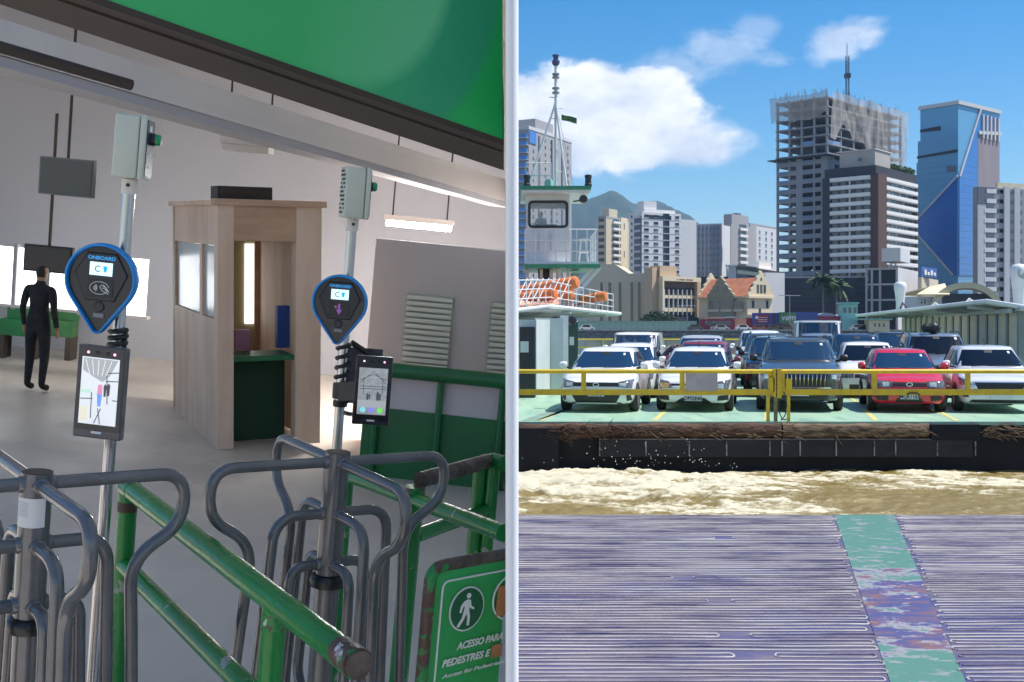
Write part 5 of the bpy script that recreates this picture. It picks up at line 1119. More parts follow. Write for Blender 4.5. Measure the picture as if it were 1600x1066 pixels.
quadslab('hip_roof', m_vault, quad, .3, ar); quadslab('hip_roof', m_vault, [quad[3], quad[2], Vector((66*sx_, 17, zA(458))), Vector((2*sx_, 17, zA(458)))], .3, ar)
for px in (1442, 1447, 1458): ubox('window', w_glass, ar, ((px-1432)*sx_, .95, zA(471)), (.35, .2, 1.2))

# shop fronts, hoardings, kiosk, boat shed, street furniture, parked cars on the far quay
def hoard(label, px0, px1, py0, py1, D, c, name='hoarding', cat='billboard'):
    o = thing(name, label, cat, at(px0, 517, D)); o.location.z = LZ; k = D/F; w_ = (px1-px0)*k; z0, z1 = CAMZ-(py1-HZ)*k-LZ, CAMZ-(py0-HZ)*k-LZ
    ubox('board', c, o, (w_/2, 0, (z0+z1)/2), (w_, .2, z1-z0))
    for s in (.08, .5, .92): ubox('post', w_dgrey, o, (w_*s, .2, z0/2+.2), (.15, .15, abs(z0)+.4))
    return o, w_, z0, z1, k
m_redb = mat('hoarding red', (.35, .02, .06), .5, c2=(.28, .02, .05), scale=.3); m_blub = mat('hoarding blue', (.03, .12, .5), .5, c2=(.05, .07, .25), scale=.25, lo=.4, hi=.6); m_orb = mat('hoarding orange', (.70, .24, .10), .6, c2=(.75, .35, .2), scale=.4)
o, w_, z0, z1, k = hoard('dark red shop front with long pale windows on the far quay', 1093, 1148, 499, 517, 306, m_redb, 'shop_front', 'shop')
for i in range(4): ubox('shop_window', w_glassl, o, (w_*(.24+.19*i), -.13, z0+(z1-z0)*.66), (w_*.17, .06, (z1-z0)*.36))
ubox('awning', mat('awning salmon', (.66, .32, .24), .7), o, (w_*.4, .1, z1+.35), (w_*.62, 1, .5)); ubox('notice_panel', w_beige, o, (w_*.55, -.13, z0+(z1-z0)*.24), (w_*.5, .05, (z1-z0)*.3))
hoard('orange hoarding between the two dark red shop fronts', 1147, 1166, 498, 512, 306.5, m_orb)
o, w_, z0, z1, k = hoard('dark red hoarding wall along the far quay', 1165, 1232, 497, 518, 307, m_redb)
o, w_, z0, z1, k = hoard('blue hoarding with red panel and white lines beside the mansion', 1175, 1217, 489, 508, 305.5, m_blub); ubox('red_panel', m_redb, o, (w_*.36, -.13, z0+(z1-z0)*.52), (w_*.52, .06, (z1-z0)*.72))
for q_ in (.62, .45, .3): ubox('text_line', w_white, o, (w_*.40, -.18, z0+(z1-z0)*q_), (w_*.34, .04, (z1-z0)*.05))
MB().lathe([(.02, -.24), (.45, -.22), (.45, -.18)], 16, 'y', (w_*.17, 0, z0+(z1-z0)*.62)).build('emblem', w_white, o, 40)
ubox('figure_print', w_brown, o, (w_*.82, -.13, z0+(z1-z0)*.5), (w_*.10, .05, (z1-z0)*.9))
o, w_, z0, z1, k = hoard('green and blue hoarding with white script lettering', 1217, 1278, 488, 506, 305, m_blub); ubox('green_panel', mat('hoarding green', (.03, .12, .05), .5, c2=(.10, .25, .08), scale=.5), o, (w_*.22, -.13, z0+(z1-z0)*.5), (w_*.42, .06, (z1-z0)*.96))
e = obj('lettering', text_mesh('vem', 2.3, .25, .03, .02), w_white, o); e.location = (w_*.05, -.2, z0+(z1-z0)*.30); e.rotation_euler = (R(90), 0, 0)
hoard('low dark red hoarding with pale strip near the teal kiosk', 1276, 1318, 494, 504, 306, m_redb)
kk = thing('kiosk', 'small teal kiosk tower with windows beside the palm trees', 'kiosk', at(1316, 517, 304)); kk.location.z = LZ; k = 304/F; m_teal = mat('teal paint', (.25, .50, .48), .6)
ubox('wall', m_teal, kk, (12*k, 2, 3.5), (24*k, 4, 7)); ubox('roof', m_teal, kk, (12*k, 2, 7.3), (28*k, 5, .4))
for s in (4, 12, 20): ubox('window', w_glass, kk, (s*k, -.05, 5.4), (4.5*k, .1, 1.4))
bs = thing('boat_shed', 'white quayside shed with green roof and three small windows', 'shed', at(1357, 523, 298)); bs.location.z = LZ; k = 298/F
ubox('wall', w_cream, bs, (17*k, 2, 1.2), (32*k, 4, 3.2)); ubox('roof', mat('shed green', (.30, .50, .38), .6), bs, (10*k, 2, 3.0), (54*k, 5, .35))
for s in (10, 17, 24): ubox('window', w_glass, bs, (s*k, -.05, 1.5), (2.4*k, .1, .9))
ub = thing('tunnel_shelter', 'pale blue arched fabric shelter under the palm trees', 'shelter', at(1232, 517, 312)); ub.location.z = LZ; k = 312/F
for (a0, a1, hh) in ((2, 40, 22), (38, 82, 26), (70, 100, 22)):
    vs = []; n = 14
    for q_ in range(n+1): an2 = math.pi*q_/n; x = ((a0+a1)/2-(a1-a0)/2*math.cos(an2))*k; z = 2+hh*.62*k*math.sin(an2); vs += [(x, 0, z), (x, 9, z)]
    mb = MB().add(vs, [(2*i, 2*i+1, 2*i+3, 2*i+2) for i in range(n)]); mb.add([(vs[0][0], 0, 0), (vs[-1][0], 0, 0)]+[vs[2*i] for i in range(n, -1, -1)], [tuple(range(n+3))]); mb.build('vault', mat('shelter fabric', (.34, .40, .50), .5, c2=(.42, .47, .56), scale=.3), ub, 40)
def lamp_post(px, py, D, label):
    o = thing('street_lamp', label, 'street lamp', at(px, 517, D)); o.location.z = LZ; h = (517-py)/F*D
    MB().tube([(0, 0, 0), (0, 0, h)], .12, 6).build('pole', w_grey, o); MB().tube([(-2.2, 0, h), (2.2, 0, h)], .08, 5).build('arm', w_grey, o)
    for s in (-2.2, 2.2): ubox('lamp_head', w_lav, o, (s, 0, h), (1.1, .4, .2))
lamp_post(1234, 462, 303, 'grey double armed street lamp in front of the charcoal hall'); lamp_post(1074, 478, 303, 'grey street lamp in front of the tan framed building'); lamp_post(1452, 470, 303, 'grey double armed street lamp beside the arched hall')
# palms
m_trunk = mat('palm trunk', (.22, .18, .14), .9, c2=(.14, .11, .09), scale=1.5, stretch=(1, 1, 4)); m_frond = mat('palm frond', (.035, .085, .025), .6, c2=(.07, .13, .04), scale=.3)
def palm(px, pb_, pt, D, n, label, seed):
    rg_ = random.Random(seed); o = thing('palm_tree', label, 'palm tree', at(px, pb_, D)); o.location.z = LZ; h = CAMZ-(pt-HZ)/F*D-LZ
    MB().tube([(0, 0, 0), (.2, 0, h*.5), (.1, .1, h)], [.35, .25, .2], 8).build('trunk', m_trunk, o, 50)
    cr_ = thing_part('crown', o, (.1, .1, h))
    for i in range(n):
        a = rg_.uniform(0, 6.283); el = rg_.uniform(-.5, 1.25); l = rg_.uniform(3.6, 5.2); d = Vector((math.cos(a), math.sin(a), 0)); P = []
        for j in range(9): t = j/8; P.append(d*(l*t*math.cos(el)*(1-.12*t))+Vector((0, 0, l*t*math.sin(el)-2.2*t*t)))
        mb = MB(); sd_ = d.cross(Vector((0, 0, 1)))
        for j in range(1, 9):
            for s_ in (-1, 1):
                for q_ in range(3):
                    c = P[j-1].lerp(P[j], (q_+.5)/3); wd = .95*math.sin(math.pi*(.12+.85*(j/8)))+.12; e1 = c+sd_*s_*wd+Vector((0, 0, -.35*wd-rg_.uniform(0, .25)))+d*.4; mb.add([c, c+d*.42, e1+d*.12, e1], [(0, 1, 2, 3)])
        mb.tube(P, .035, 4); mb.build('frond', m_frond, cr_)
palm(1285, 517, 438, 318, 46, 'taller palm tree with full crown in front of the charcoal hall', 1); palm(1306, 517, 447, 320, 46, 'shorter palm tree with drooping fronds beside the banded tower', 2)
# shrubs at the tan building
m_bush = mat('bush leaves', (.04, .08, .03), .7, c2=(.08, .12, .05), scale=.6)
for i, (px, py, rx, rz) in enumerate(((1012, 500, 2.0, 1.6), (1022, 497, 2.6, 2.0), (1035, 496, 2.6, 1.8), (1046, 500, 2.0, 1.3), (1010, 508, 2.2, 1.5))):
    o = thing('shrub', ('leafy shrub at the foot of the beige hall end wall', 'tall leafy shrub between the beige hall and the tan building', 'broad leafy shrub covering the lower windows of the tan building', 'small leafy shrub beside the entrance canopy of the tan building', 'low leafy shrub behind the last panel of the green glass fence')[i], 'shrub', at(px, 516, 312), group='shrubs below the tan building'); o.location.z = LZ; z = CAMZ-(py-HZ)/F*312-LZ
    leafball(o, 'foliage', m_bush, 0, 0, z, rx, 1.8, rz, 420, .38, 500+i); MB().tube([(0, 0, 0), (0, 0, z)], .12, 6).build('stem', m_trunk, o)
# cars on the far quay, side on
def far_car(px, c, lab, rs=1.0):
    o = thing('quayside_car', lab, 'car', at(px, 517, 301.6), group='cars parked along the far quay'); o.location.z = LZ
    pr = [(-2.1, .35), (2.1, .35), (2.15, .75), (1.5, .92), (.8, 1.42*rs), (-1.1, 1.42*rs), (-1.75, .98), (-2.15, .85)]
    MB().prism(pr, -.85, .85).build('body', c, o); MB().prism([(.95, .95), (.6, 1.34*rs), (-.95, 1.34*rs), (-1.35, .98)], -.87, -.855).build('side_window', m_gls2, o)
    for x in (-1.3, 1.3): MB().lathe([(.05, -.9), (.32, -.88), (.32, -.7)], 14, 'y', (x, 0, .32)).build('wheel', m_tyre, o, 40)
for px, c, lab in ((917, p_white, 'white car parked by the green glass fence'), (1086, p_navy, 'dark blue car parked below the tan framed building'), (1127, p_silver, 'silver car parked in front of the dark red shop front'), (1161, p_white, 'white car parked in front of the orange hoarding'),
                   (1186, p_mar, 'maroon car parked by the dark red hoarding'), (1210, p_black, 'black car parked below the blue hoarding'), (1229, p_navy, 'navy car parked below the white script hoarding'), (1340, p_white, 'white car parked beside the teal kiosk'), (1352, p_silver, 'silver car parked beside the white quayside shed')): far_car(px, c, lab, 1.15)

# ------------------------------------------------------------------ hill
prof = [(560, 420), (640, 395), (720, 365), (800, 345), (860, 330), (905, 318), (935, 306), (958, 302.5), (975, 310), (988, 316), (1005, 312.5), (1025, 313), (1045, 320), (1065, 331), (1085, 345), (1110, 368), (1150, 400), (1220, 440), (1300, 470), (1400, 495)]
pc = catmull(prof, 10); DM = 3600.0; rows = 40
GX = np.zeros((len(pc), rows)); GY = np.zeros_like(GX); GZ = np.zeros_like(GX)
for j in range(rows):
    v = j/(rows-1); u = (v-.62)/.62 if v < .62 else (v-.62)/.38; dd = DM+1500*(v-.62)
    sh = 1-abs(u)**1.25
    ridge_h = (HZ-pc[:, 1])/F*DM
    GX[:, j] = (pc[:, 0]-800)/F*DM; GY[:, j] = dd; GZ[:, j] = ridge_h*sh
GZ += (fbm(GX*.004, GY*.004, 5, 611)-.5)*90*np.clip(GZ/150, 0, 1)*np.where(np.abs(GY-DM) < 60, .15, 1)+(fbm(GX*.03, GY*.03, 3, 617)-.5)*14
hm = mat('forest hill', (.012, .030, .016), .95, c2=(.026, .05, .022), scale=.02, detail=8, bump=1.0, bscale=.06)
tag(obj('hill', grid_mesh('hill', GX, GY, GZ-2), hm), 'dark forested hill behind the city towers', 'hill', kind='structure')
# ------------------------------------------------------------------ the boarding hall beside the ramp
_before = set(bpy.data.objects)
# The hall stands on the sloping approach: its own upright leans by PT towards the ramp and RL sideways.
PT, RL = 5.0, 5.3
def frame(roll=0.0, yaw=0.0): return Matrix.Rotation(R(RL+roll), 3, 'Y') @ Matrix.Rotation(R(PT), 3, 'X') @ Matrix.Rotation(R(yaw), 3, 'Z')
A3 = frame(); UPV = A3 @ Vector((0, 0, 1)); CAM = Vector((0, 0, CAMZ))
FLOOR_H, CEIL_H = -1.9, 2.0
def ray(px, py): return Vector(((px-800)/F, 1, -(py-HZ)/F))
def LH(px, py, h): r = ray(px, py); return CAM+r*(h/UPV.dot(r))
def floor_h(P): return (P-CAM).dot(UPV)-FLOOR_H
h_wall = cm('hall wall grey', 180, 178, 182, .94, .8); h_ceil = cm('hall ceiling grey', 200, 198, 202, .94, .8); h_beam = cm('hall beam pale', 224, 216, 210, .9, 1.2); h_soff = cm('sign casing brown', 74, 64, 58, .8, 2.0)
h_floor = mat('hall floor', s2l(212, 200, 184), .42, c2=s2l(200, 188, 174), scale=.9, detail=7, r2=.55, wear=(s2l(178, 168, 156), 2.2, .60, .75))
h_green = mat('hall green wall', (.012, .16, .045), .4, c2=(.02, .12, .04), scale=1.5); h_wood = mat('booth plywood', s2l(226, 198, 176), .6, c2=s2l(212, 182, 158), scale=1.4, detail=7, stretch=(3, 3, .6))
h_wood2 = mat('booth trim wood', s2l(200, 164, 138), .6, c2=s2l(184, 148, 122), scale=2, detail=7, stretch=(.6, 3, 3)); h_pale = cm('hall pale wall', 214, 200, 200, .93, 1)
def xlim(v, h): return (-.016-A3[0][1]*v-A3[0][2]*h)/A3[0][0]
# floor, ceiling, back wall
mb = MB(); vs = [(-9.5, -2.5, FLOOR_H), (xlim(-2.5, FLOOR_H), -2.5, FLOOR_H), (xlim(13.4, FLOOR_H), 13.4, FLOOR_H), (-9.5, 13.4, FLOOR_H)]
vs += [(x, y, z-.15) for x, y, z in vs]; W_ = lambda p: CAM+A3 @ Vector(p)
BOXF = [(0, 1, 2, 3), (7, 6, 5, 4), (0, 4, 5, 1), (1, 5, 6, 2), (2, 6, 7, 3), (3, 7, 4, 0)]
tag(MB().add([W_(p) for p in vs], BOXF).build('floor', h_floor), 'smooth grey floor of the boarding hall', 'floor', kind='structure')
vs = [(-9.5, 6.6, CEIL_H), (xlim(6.6, CEIL_H), 6.6, CEIL_H), (xlim(13.4, CEIL_H), 13.4, CEIL_H), (-9.5, 13.4, CEIL_H)]; vs += [(x, y, z+.2) for x, y, z in vs]
tag(MB().add([W_(p) for p in vs], BOXF).build('ceiling', h_ceil), 'pale grey ceiling slab of the boarding hall', 'ceiling', kind='structure')
WV = 13.0
vs = [(-9.5, WV, FLOOR_H-.1), (xlim(WV, FLOOR_H), WV, FLOOR_H-.1), (xlim(WV, CEIL_H), WV, CEIL_H+.1), (-9.5, WV, CEIL_H+.1)]; vs += [(x, y+.2, z) for x, y, z in vs]
bw = MB().add([W_(p) for p in vs], BOXF).build('back_wall', h_wall); tag(bw, 'grey back wall of the boarding hall', 'wall', kind='structure')
# unseen concrete ground added outside the hall to bounce sunlight into it
vs = [(-40, -30, FLOOR_H-.004), (xlim(-30, FLOOR_H)-2.2, -30, FLOOR_H-.004), (xlim(-2.5, FLOOR_H), -2.5, FLOOR_H-.004), (-40, -2.5, FLOOR_H-.004)]; vs += [(x, y, z-.15) for x, y, z in vs]
tag(MB().add([W_(p) for p in vs], BOXF).build('apron', mat('apron concrete', (.50, .48, .45), .8, c2=(.42, .40, .38), scale=.6, detail=7)), 'pale concrete apron outside the boarding hall', 'pavement', kind='structure')
vs = [(-40, -2.5, FLOOR_H-.004), (-9.5, -2.5, FLOOR_H-.004), (-9.5, 16, FLOOR_H-.004), (-40, 16, FLOOR_H-.004)]; vs += [(x, y, z-.15) for x, y, z in vs]
tag(MB().add([W_(p) for p in vs], BOXF).build('apron', MATS['apron concrete']), 'pale concrete yard beside the boarding hall', 'pavement', kind='structure')
# thin white partition added between hall and ramp, tall enough to shade the hall
pt = MB().prism([(.0088, 17), (-.0088, 17)]+[(.0088*math.cos(a), 1.56+.0088*math.sin(a)) for a in np.linspace(-math.pi, 0, 13)], -.9, 5.2, 'xy').build('partition_panel', mat('white partition', (.88, .88, .87), .5, c2=(.85, .85, .84), scale=2), None, 40); tag(pt, 'thin white partition panel between boarding hall and ferry ramp', 'partition', kind='structure')

def in_frame(name, label, cat, P, roll=0.0, yaw=0.0, group=None, s=1.0):
    o = thing(name, label, cat, P, frame(roll, yaw), group)
    if s != 1.0: o.scale = (s, s, s)
    return o
# ---- overhead green sign, a deep casing
B0, B1 = at(60, -34, 3.2), at(789.5, 222, 4.3); dS = (B1-B0); LS = dS.length; xS = dS.normalized(); zS = (UPV-xS*UPV.dot(xS)).normalized(); yS = zS.cross(xS).normalized(); rotS = Matrix((xS, yS, zS)).transposed()
gs = thing('overhead_sign', 'large green overhead sign panel with curved two tone bands', 'sign', B0, rotS)
m = bpy.data.materials.new('green sign print'); m.use_nodes = True; t = m.node_tree; p = t.nodes['Principled BSDF']; p.inputs['Roughness'].default_value = .32
tcn = t.nodes.new('ShaderNodeTexCoord'); sp = t.nodes.new('ShaderNodeSeparateXYZ'); t.links.new(tcn.outputs['Object'], sp.inputs[0])
def circ(cx, cz, r, soft):
    a = mth('SUBTRACT', sp.outputs[0], cx); b_ = mth('SUBTRACT', sp.outputs[2], cz); d = mth('SQRT', mth('ADD', mth('MULTIPLY', a, a), mth('MULTIPLY', b_, b_)), 0)
    return rmp(mth('SUBTRACT', d, r), -soft, soft)
iG = gs.matrix_world.inverted()
def onG(px, py): o_ = iG @ CAM; d_ = iG.to_3x3() @ ray(px, py); q = o_+d_*(-o_.y/d_.y); return q.x, q.z
gcx, gcz = onG(540, -60); gk = (Vector(onG(640, 60))-Vector((gcx, gcz))).length/math.hypot(100, 120)
c1 = circ(gcx, gcz, 182*gk, .03); c2_ = circ(gcx, gcz, 288*gk, .02)
gx_ = rmp(sp.outputs[0], gcx-60*gk, gcx+190*gk); CA = s2l(58, 186, 110); base = mxx(c1, mxx(gx_, CA, s2l(112, 206, 160)), mxx(gx_, CA, s2l(44, 168, 126))); band = mxx(c2_, base, mxx(gx_, CA, s2l(20, 186, 100))); t.links.new(band, p.inputs['Base Color'])
lean = zS.x/xS.x
def sbox(nm, mm, y0, y1, z0, z1):        # sign casing pieces end square against the partition
    q = [(0, z0), (1, z0), (1, z1), (0, z1)]; vs = [((LS-z*lean-y*yS.x/xS.x-.012)*u, y, z) for y in (y0, y1) for u, z in q]
    return MB().add(vs, BOXF).build(nm, mm, gs)
sbox('sign_face', m, -.03, 0, 0, 1.2); sbox('sign_edge', h_soff, -.035, .06, -.022, -.001); sbox('casing', h_soff, .062, .42, -.03, .25)
# ---- ceiling beam and conduit
P0, P1 = at(-60, 50, 6.8), at(789, 298, 10.5); bm_ = thing('ceiling_beam', 'pale grey concrete beam crossing under the hall ceiling', 'beam', P0); MB().beam((0, 0, 0), P1-P0, .5, .20, UPV).build('beam', h_beam, bm_); MB().beam(Vector((0, 0, -.14)), P1-P0+Vector((0, 0, -.12)), .42, .06, UPV).build('beam_edge', h_wall, bm_)
P0, P1 = at(-40, 62, 6.3), at(205, 133, 7.0); o = thing('conduit', 'dark conduit fixed along the pale ceiling beam', 'conduit', P0); MB().tube([(0, 0, 0), P1-P0], .035, 8).build('pipe', h_soff, o, 40); MB().box(-.05, .05, -.05, .05, -.06, .06).build('pipe_clip', h_soff, o)
# ---- lit ceiling lamps
m_tube = mat('fluorescent diffuser', (.9, .9, .88), .4, emit=(1.0, .98, .97), estr=160.0)
for (px, py, D, w_, lab) in ((655, 352, 10.5, .62, 'lit fluorescent ceiling lamp above the shuttered wall'), (388, 232, 9.0, .40, 'unlit pale ceiling lamp above the wooden booth')):
    o = in_frame('ceiling_lamp', lab, 'lamp', at(px, py, D)); MB().box(-w_/2, w_/2, -.12, .12, .02, .07).build('housing', h_beam, o); MB().box(-w_/2+.02, w_/2-.02, -.10, .10, -.03, .019).build('diffuser', m_tube if px > 500 else h_beam, o)
    MB().tube([(-w_*.4, 0, .07), (-w_*.4, 0, 1.2)], .008, 6).build('suspension_rod', h_soff, o); MB().tube([(w_*.4, 0, .07), (w_*.4, 0, 1.2)], .008, 6).build('suspension_rod', h_soff, o)
# ---- grey display panel hanging at the back
o = in_frame('wall_panel', 'dark grey rectangular panel hanging at the back of the hall', 'panel', at(105, 277, 9.5)); MB().box(-.21, .21, -.03, .03, -.14, .14).build('panel', cm('panel olive grey', 112, 114, 112), o); MB().box(-.225, .225, -.02, .035, -.155, .155).build('bezel', cm('panel bezel', 130, 130, 132), o); MB().tube([(0, 0, .15), (0, 0, 1.3)], .012, 6).build('rod', h_soff, o)

# ---- wooden ticket booth
Pb = LH(340, 703, FLOOR_H); bo = in_frame('ticket_booth', 'wooden ticket booth with open counter and glazed sides', 'booth', Pb, -4.0, 27); hB = 1.84; WF, WS = .80, 1.75
m_bg = mat('booth daylight glass', (.50, .58, .60), .15, c2=(.62, .66, .64), scale=2.5, alpha=.85)
MB().box(0, .12, 0, .12, 0, hB).build('post', h_wood, bo); MB().box(WF-.20, WF, 0, .12, 0, hB).build('post', h_wood, bo); MB().box(0, .10, WS-.1, WS, 0, hB).build('post', h_wood2, bo); MB().box(WF-.1, WF, WS-.1, WS, 0, hB).build('post', h_wood2, bo)
MB().box(-.03, WF+.03, -.03, .09, hB+.001, hB+.05).build('cornice', h_wood2, bo); MB().box(.121, WF-.201, .0, .10, hB-.26, hB).build('lintel', h_wood2, bo); MB().box(-.03, WF+.03, .091, WS+.03, hB+.001, hB+.04).build('roof', h_wood, bo)
MB().box(0, .05, .121, WS-.101, 0, .98).build('side_panel', h_wood, bo); MB().box(0, .05, .121, WS-.101, hB-.3, hB).build('side_panel', h_wood, bo); MB().box(.0, .05, .55, .64, .981, hB-.301).build('mullion', h_wood, bo)
for y0_, y1_ in ((.13, .54), (.65, WS-.11)): MB().box(.02, .03, y0_, y1_, .985, hB-.305).build('window', m_bg, bo)
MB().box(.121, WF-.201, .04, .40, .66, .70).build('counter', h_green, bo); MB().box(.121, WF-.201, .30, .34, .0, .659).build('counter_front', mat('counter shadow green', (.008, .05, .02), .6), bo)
MB().box(.05, WF, WS-.06, WS-.02, 0, hB).build('back_panel', cm('booth back beige', 205, 190, 150), bo); MB().box(.12, .36, WS-.075, WS-.061, .72, 1.52).build('back_window', mat('daylit booth glass', (.75, .82, .84), .5, emit=(.9, .96, 1.0), estr=1.2), bo); MB().box(.62, .78, WS-.075, WS-.061, .80, 1.52).build('back_window', MATS['daylit booth glass'], bo); MB().box(WF-.05, WF, .121, WS-.101, 0, hB).build('side_panel', h_wood, bo)
MB().box(.24, .36, .45, .55, .70, .86).build('ticket_tray', mat('tray pink', (.55, .22, .35), .5), bo); MB().box(.58, .68, .45, .52, .71, 1.05).build('display_stand', mat('tray blue', (.05, .12, .45), .5), bo)
ac = in_frame('air_conditioner', 'dark box unit lying on the wooden booth roof', 'unit', bo.matrix_world @ Vector((.20, .3, hB+.05)), -4.0, 27); MB().box(-.16, .26, -.12, .12, 0, .10).build('case', mat('unit black', (.03, .03, .035), .5), ac); MB().box(-.14, .24, -.125, -.121, .02, .08).build('grille', h_soff, ac)

# ---- shuttered wall and green low wall on the far side
def wall_box(name, par_label, cat, px0, px1, py0, py1, D, th, mm, kind=None):
    P = at(px0, py1, D); o = in_frame(name, par_label, cat, P); k = D/F; MB().box(0, (px1-px0)*k, 0, th, 0, (py1-py0)*k).build('panel', mm, o); return o, (px1-px0)*k, (py1-py0)*k
sw, w_, h_ = wall_box('shutter_wall', 'grey wall with pale louvred shutters behind the turnstiles', 'wall', 566, 786, 372, 640, 9.6, .1, h_wall); k = 9.6/F
m_shut = cm('shutter pale green', 196, 204, 196, .94, 2)
for (a_, c_) in ((620-566, 694-566), (752-566, 784-566)):
    b0, b1 = 640-566, 640-452
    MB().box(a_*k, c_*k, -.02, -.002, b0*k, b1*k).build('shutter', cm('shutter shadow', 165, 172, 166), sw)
    n = 13
    for i in range(n): z = b0*k+(b1-b0)*k*(i+.5)/n; MB().box(a_*k+.01, c_*k-.01, -.05, -.021, z-.018, z+.012).build('slat', m_shut, sw)
lw = in_frame('green_low_wall', 'green lower wall with pale band and green handrail', 'wall', LH(570, 742, FLOOR_H), 0, -6); Dl = lw.location.y; k = Dl/F
wl_ = (787-570)*k/math.cos(R(6))*1.0
MB().box(-.05, wl_, 0, .08, 0, 108*k).build('panel', h_green, lw); MB().box(-.05, wl_, .01, .07, 108*k+.001, 160*k).build('pale_band', h_pale, lw); MB().tube([(-.1, -.06, 170*k), (wl_, -.06, 172*k)], .055, 10).build('handrail', h_green, lw, 40)
for s in (.05, wl_*.5, wl_-.06): MB().tube([(s, -.04, 0), (s, -.04, 168*k)], .025, 8).build('rail_post', h_green, lw, 40)
ys_ = in_frame('yellow_post', 'yellow painted post beside the green lower wall', 'post', LH(781, 745, FLOOR_H)); MB().tube([(0, -.15, 0), (0, -.15, .62)], .06, 12).build('post', m_yel, ys_, 40); MB().lathe([(.06, .62), (.05, .66), (.01, .68)], 12, 'z', (0, -.15, 0)).build('cap', m_yel, ys_, 40)
# ---- far left: window band, planters, waiting people
wn = in_frame('window_band', 'bright daylight window band at the back of the hall', 'window', at(-30, 470, 11.5)); k = 11.5/F
m_day = mat('daylit frosted glass', (.80, .83, .85), .5, emit=(.95, .97, 1.0), estr=2.2)
for i in range(5): MB().box((i*52+3)*k, (i*52+49)*k, 0, .03, 0, 88*k).build('pane', m_day, wn); MB().box((i*52-3)*k, (i*52+2.8)*k, -.03, .05, -.05, 94*k).build('mullion', h_wall, wn)
MB().box(-3*k, 263*k, -.04, .06, -5*k, -1*k).build('sill', h_beam, wn)
m_hg = mat('planter green', (.03, .14, .05), .6, c2=(.06, .2, .05), scale=4)
for px, lab, mm in ((28, 'green bench back at the end of the hall', h_green), (88, 'low green bench behind the person dressed in black', m_hg)):
    o = in_frame('bench', lab, 'bench', LH(px, 560, FLOOR_H)); Dk = o.location.y; k = Dk/F; MB().box(-26*k, 26*k, -.1, .1, .25, .42).build('seat', mm, o); MB().box(-26*k, 26*k, .08, .12, .42, .75).build('backrest', mm, o)
    for s in (-22, 22): MB().box(s*k-.03, s*k+.03, -.1, .1, 0, .25).build('leg', h_soff, o)
o = in_frame('information_screen', 'black information screen hanging over the waiting people', 'screen', at(75, 404, 11.2)); k = 11.2/F; MB().box(-38*k, 38*k, 0, .05, -22*k, 20*k).build('case', m_blk, o); MB().box(-35*k, 35*k, -.01, -.002, -19*k, 17*k).build('display', mat('dark display', (.02, .02, .025), .15), o); MB().tube([(0, .02, 20*k), (0, .02, 1.4)], .015, 6).build('rod', h_soff, o)
def hall_person(label, px, pyf, h_px, cloth, pants, yaw=0.0):
    P = LH(px, pyf, FLOOR_H); sc_ = (h_px/F*P.y)/1.75; o = person(label, P, 0, STAND, cloth, m_skin, m_hair, 1.0, pants, frame(0, yaw)); o.scale = (sc_,)*3; return o
hall_person('person dressed in black standing at the back of the hall', 54, 612, 200, m_blackc, m_blackc, 168)
# ---- fare posts: steel poles with control box, card validator and face terminal
m_steel = mat('brushed steel', (.62, .62, .63), .22, 1.0, c2=(.5, .5, .5), scale=3, stretch=(1, 1, .1)); m_case = mat('control box plastic', s2l(196, 200, 186), .45, c2=s2l(190, 194, 182), scale=8); m_navyl = mat('control box label', s2l(36, 46, 70), .35); m_btn = mat('green button', (.0, .30, .09), .25, coat=.6)
m_rim = mat('blue plastic rim', s2l(26, 146, 226), .32, c2=s2l(22, 134, 212), scale=9); m_face = mat('validator black', (.012, .012, .014), .25, coat=.4); m_hex = mat('validator dark grey', (.035, .034, .038), .4); m_scr = mat('validator screen', (.5, .8, .9), .2, emit=(.62, .90, 1.0), estr=.75)
m_cy = mat('validator lettering', (.05, .35, .75), .4, emit=(.05, .4, .9), estr=.3); m_wht = mat('white print', (.82, .82, .82), .5); m_pink = mat('pink print', s2l(205, 120, 215), .5); m_tapeb = mat('black cable wrap', (.012, .012, .013), .45)
m_term = mat('terminal black', (.012, .012, .014), .16, coat=.6); m_lamp_p = mat('infrared led', (.9, .4, .7), .3, emit=(1, .35, .7), estr=2.0); m_lens = mat('camera lens', (.01, .01, .02), .05)
def pole(label, ptop, pbot, D, dia, roll):
    o = in_frame('steel_pole', label, 'pole', CAM, roll); M_ = frame(roll); top = M_.inverted() @ (at(*ptop, D)-CAM); zf = (M_.inverted() @ (UPV*FLOOR_H)).z
    base = Vector((top.x, top.y, FLOOR_H)); o.matrix_world = Matrix.Translation(CAM+M_ @ base) @ M_.to_4x4(); H_ = top.z-FLOOR_H
    MB().tube([(0, 0, 0), (0, 0, H_)], dia/2, 24).build('tube', m_steel, o, 40); MB().lathe([(.07, 0), (.07, .012), (dia/2+.012, .014), (dia/2+.01, .05), (dia/2, .052)], 24).build('base_flange', m_steel, o, 40)
    return o, H_, M_
def on_pole(o, M_, px, py):            # height on a pole of the picture row
    for i in range(4000):
        z = i*.0008; P = o.matrix_world @ Vector((0, 0, z)); 
        if HZ-(P.z-CAMZ)/P.y*F <= py: return z
    return 0
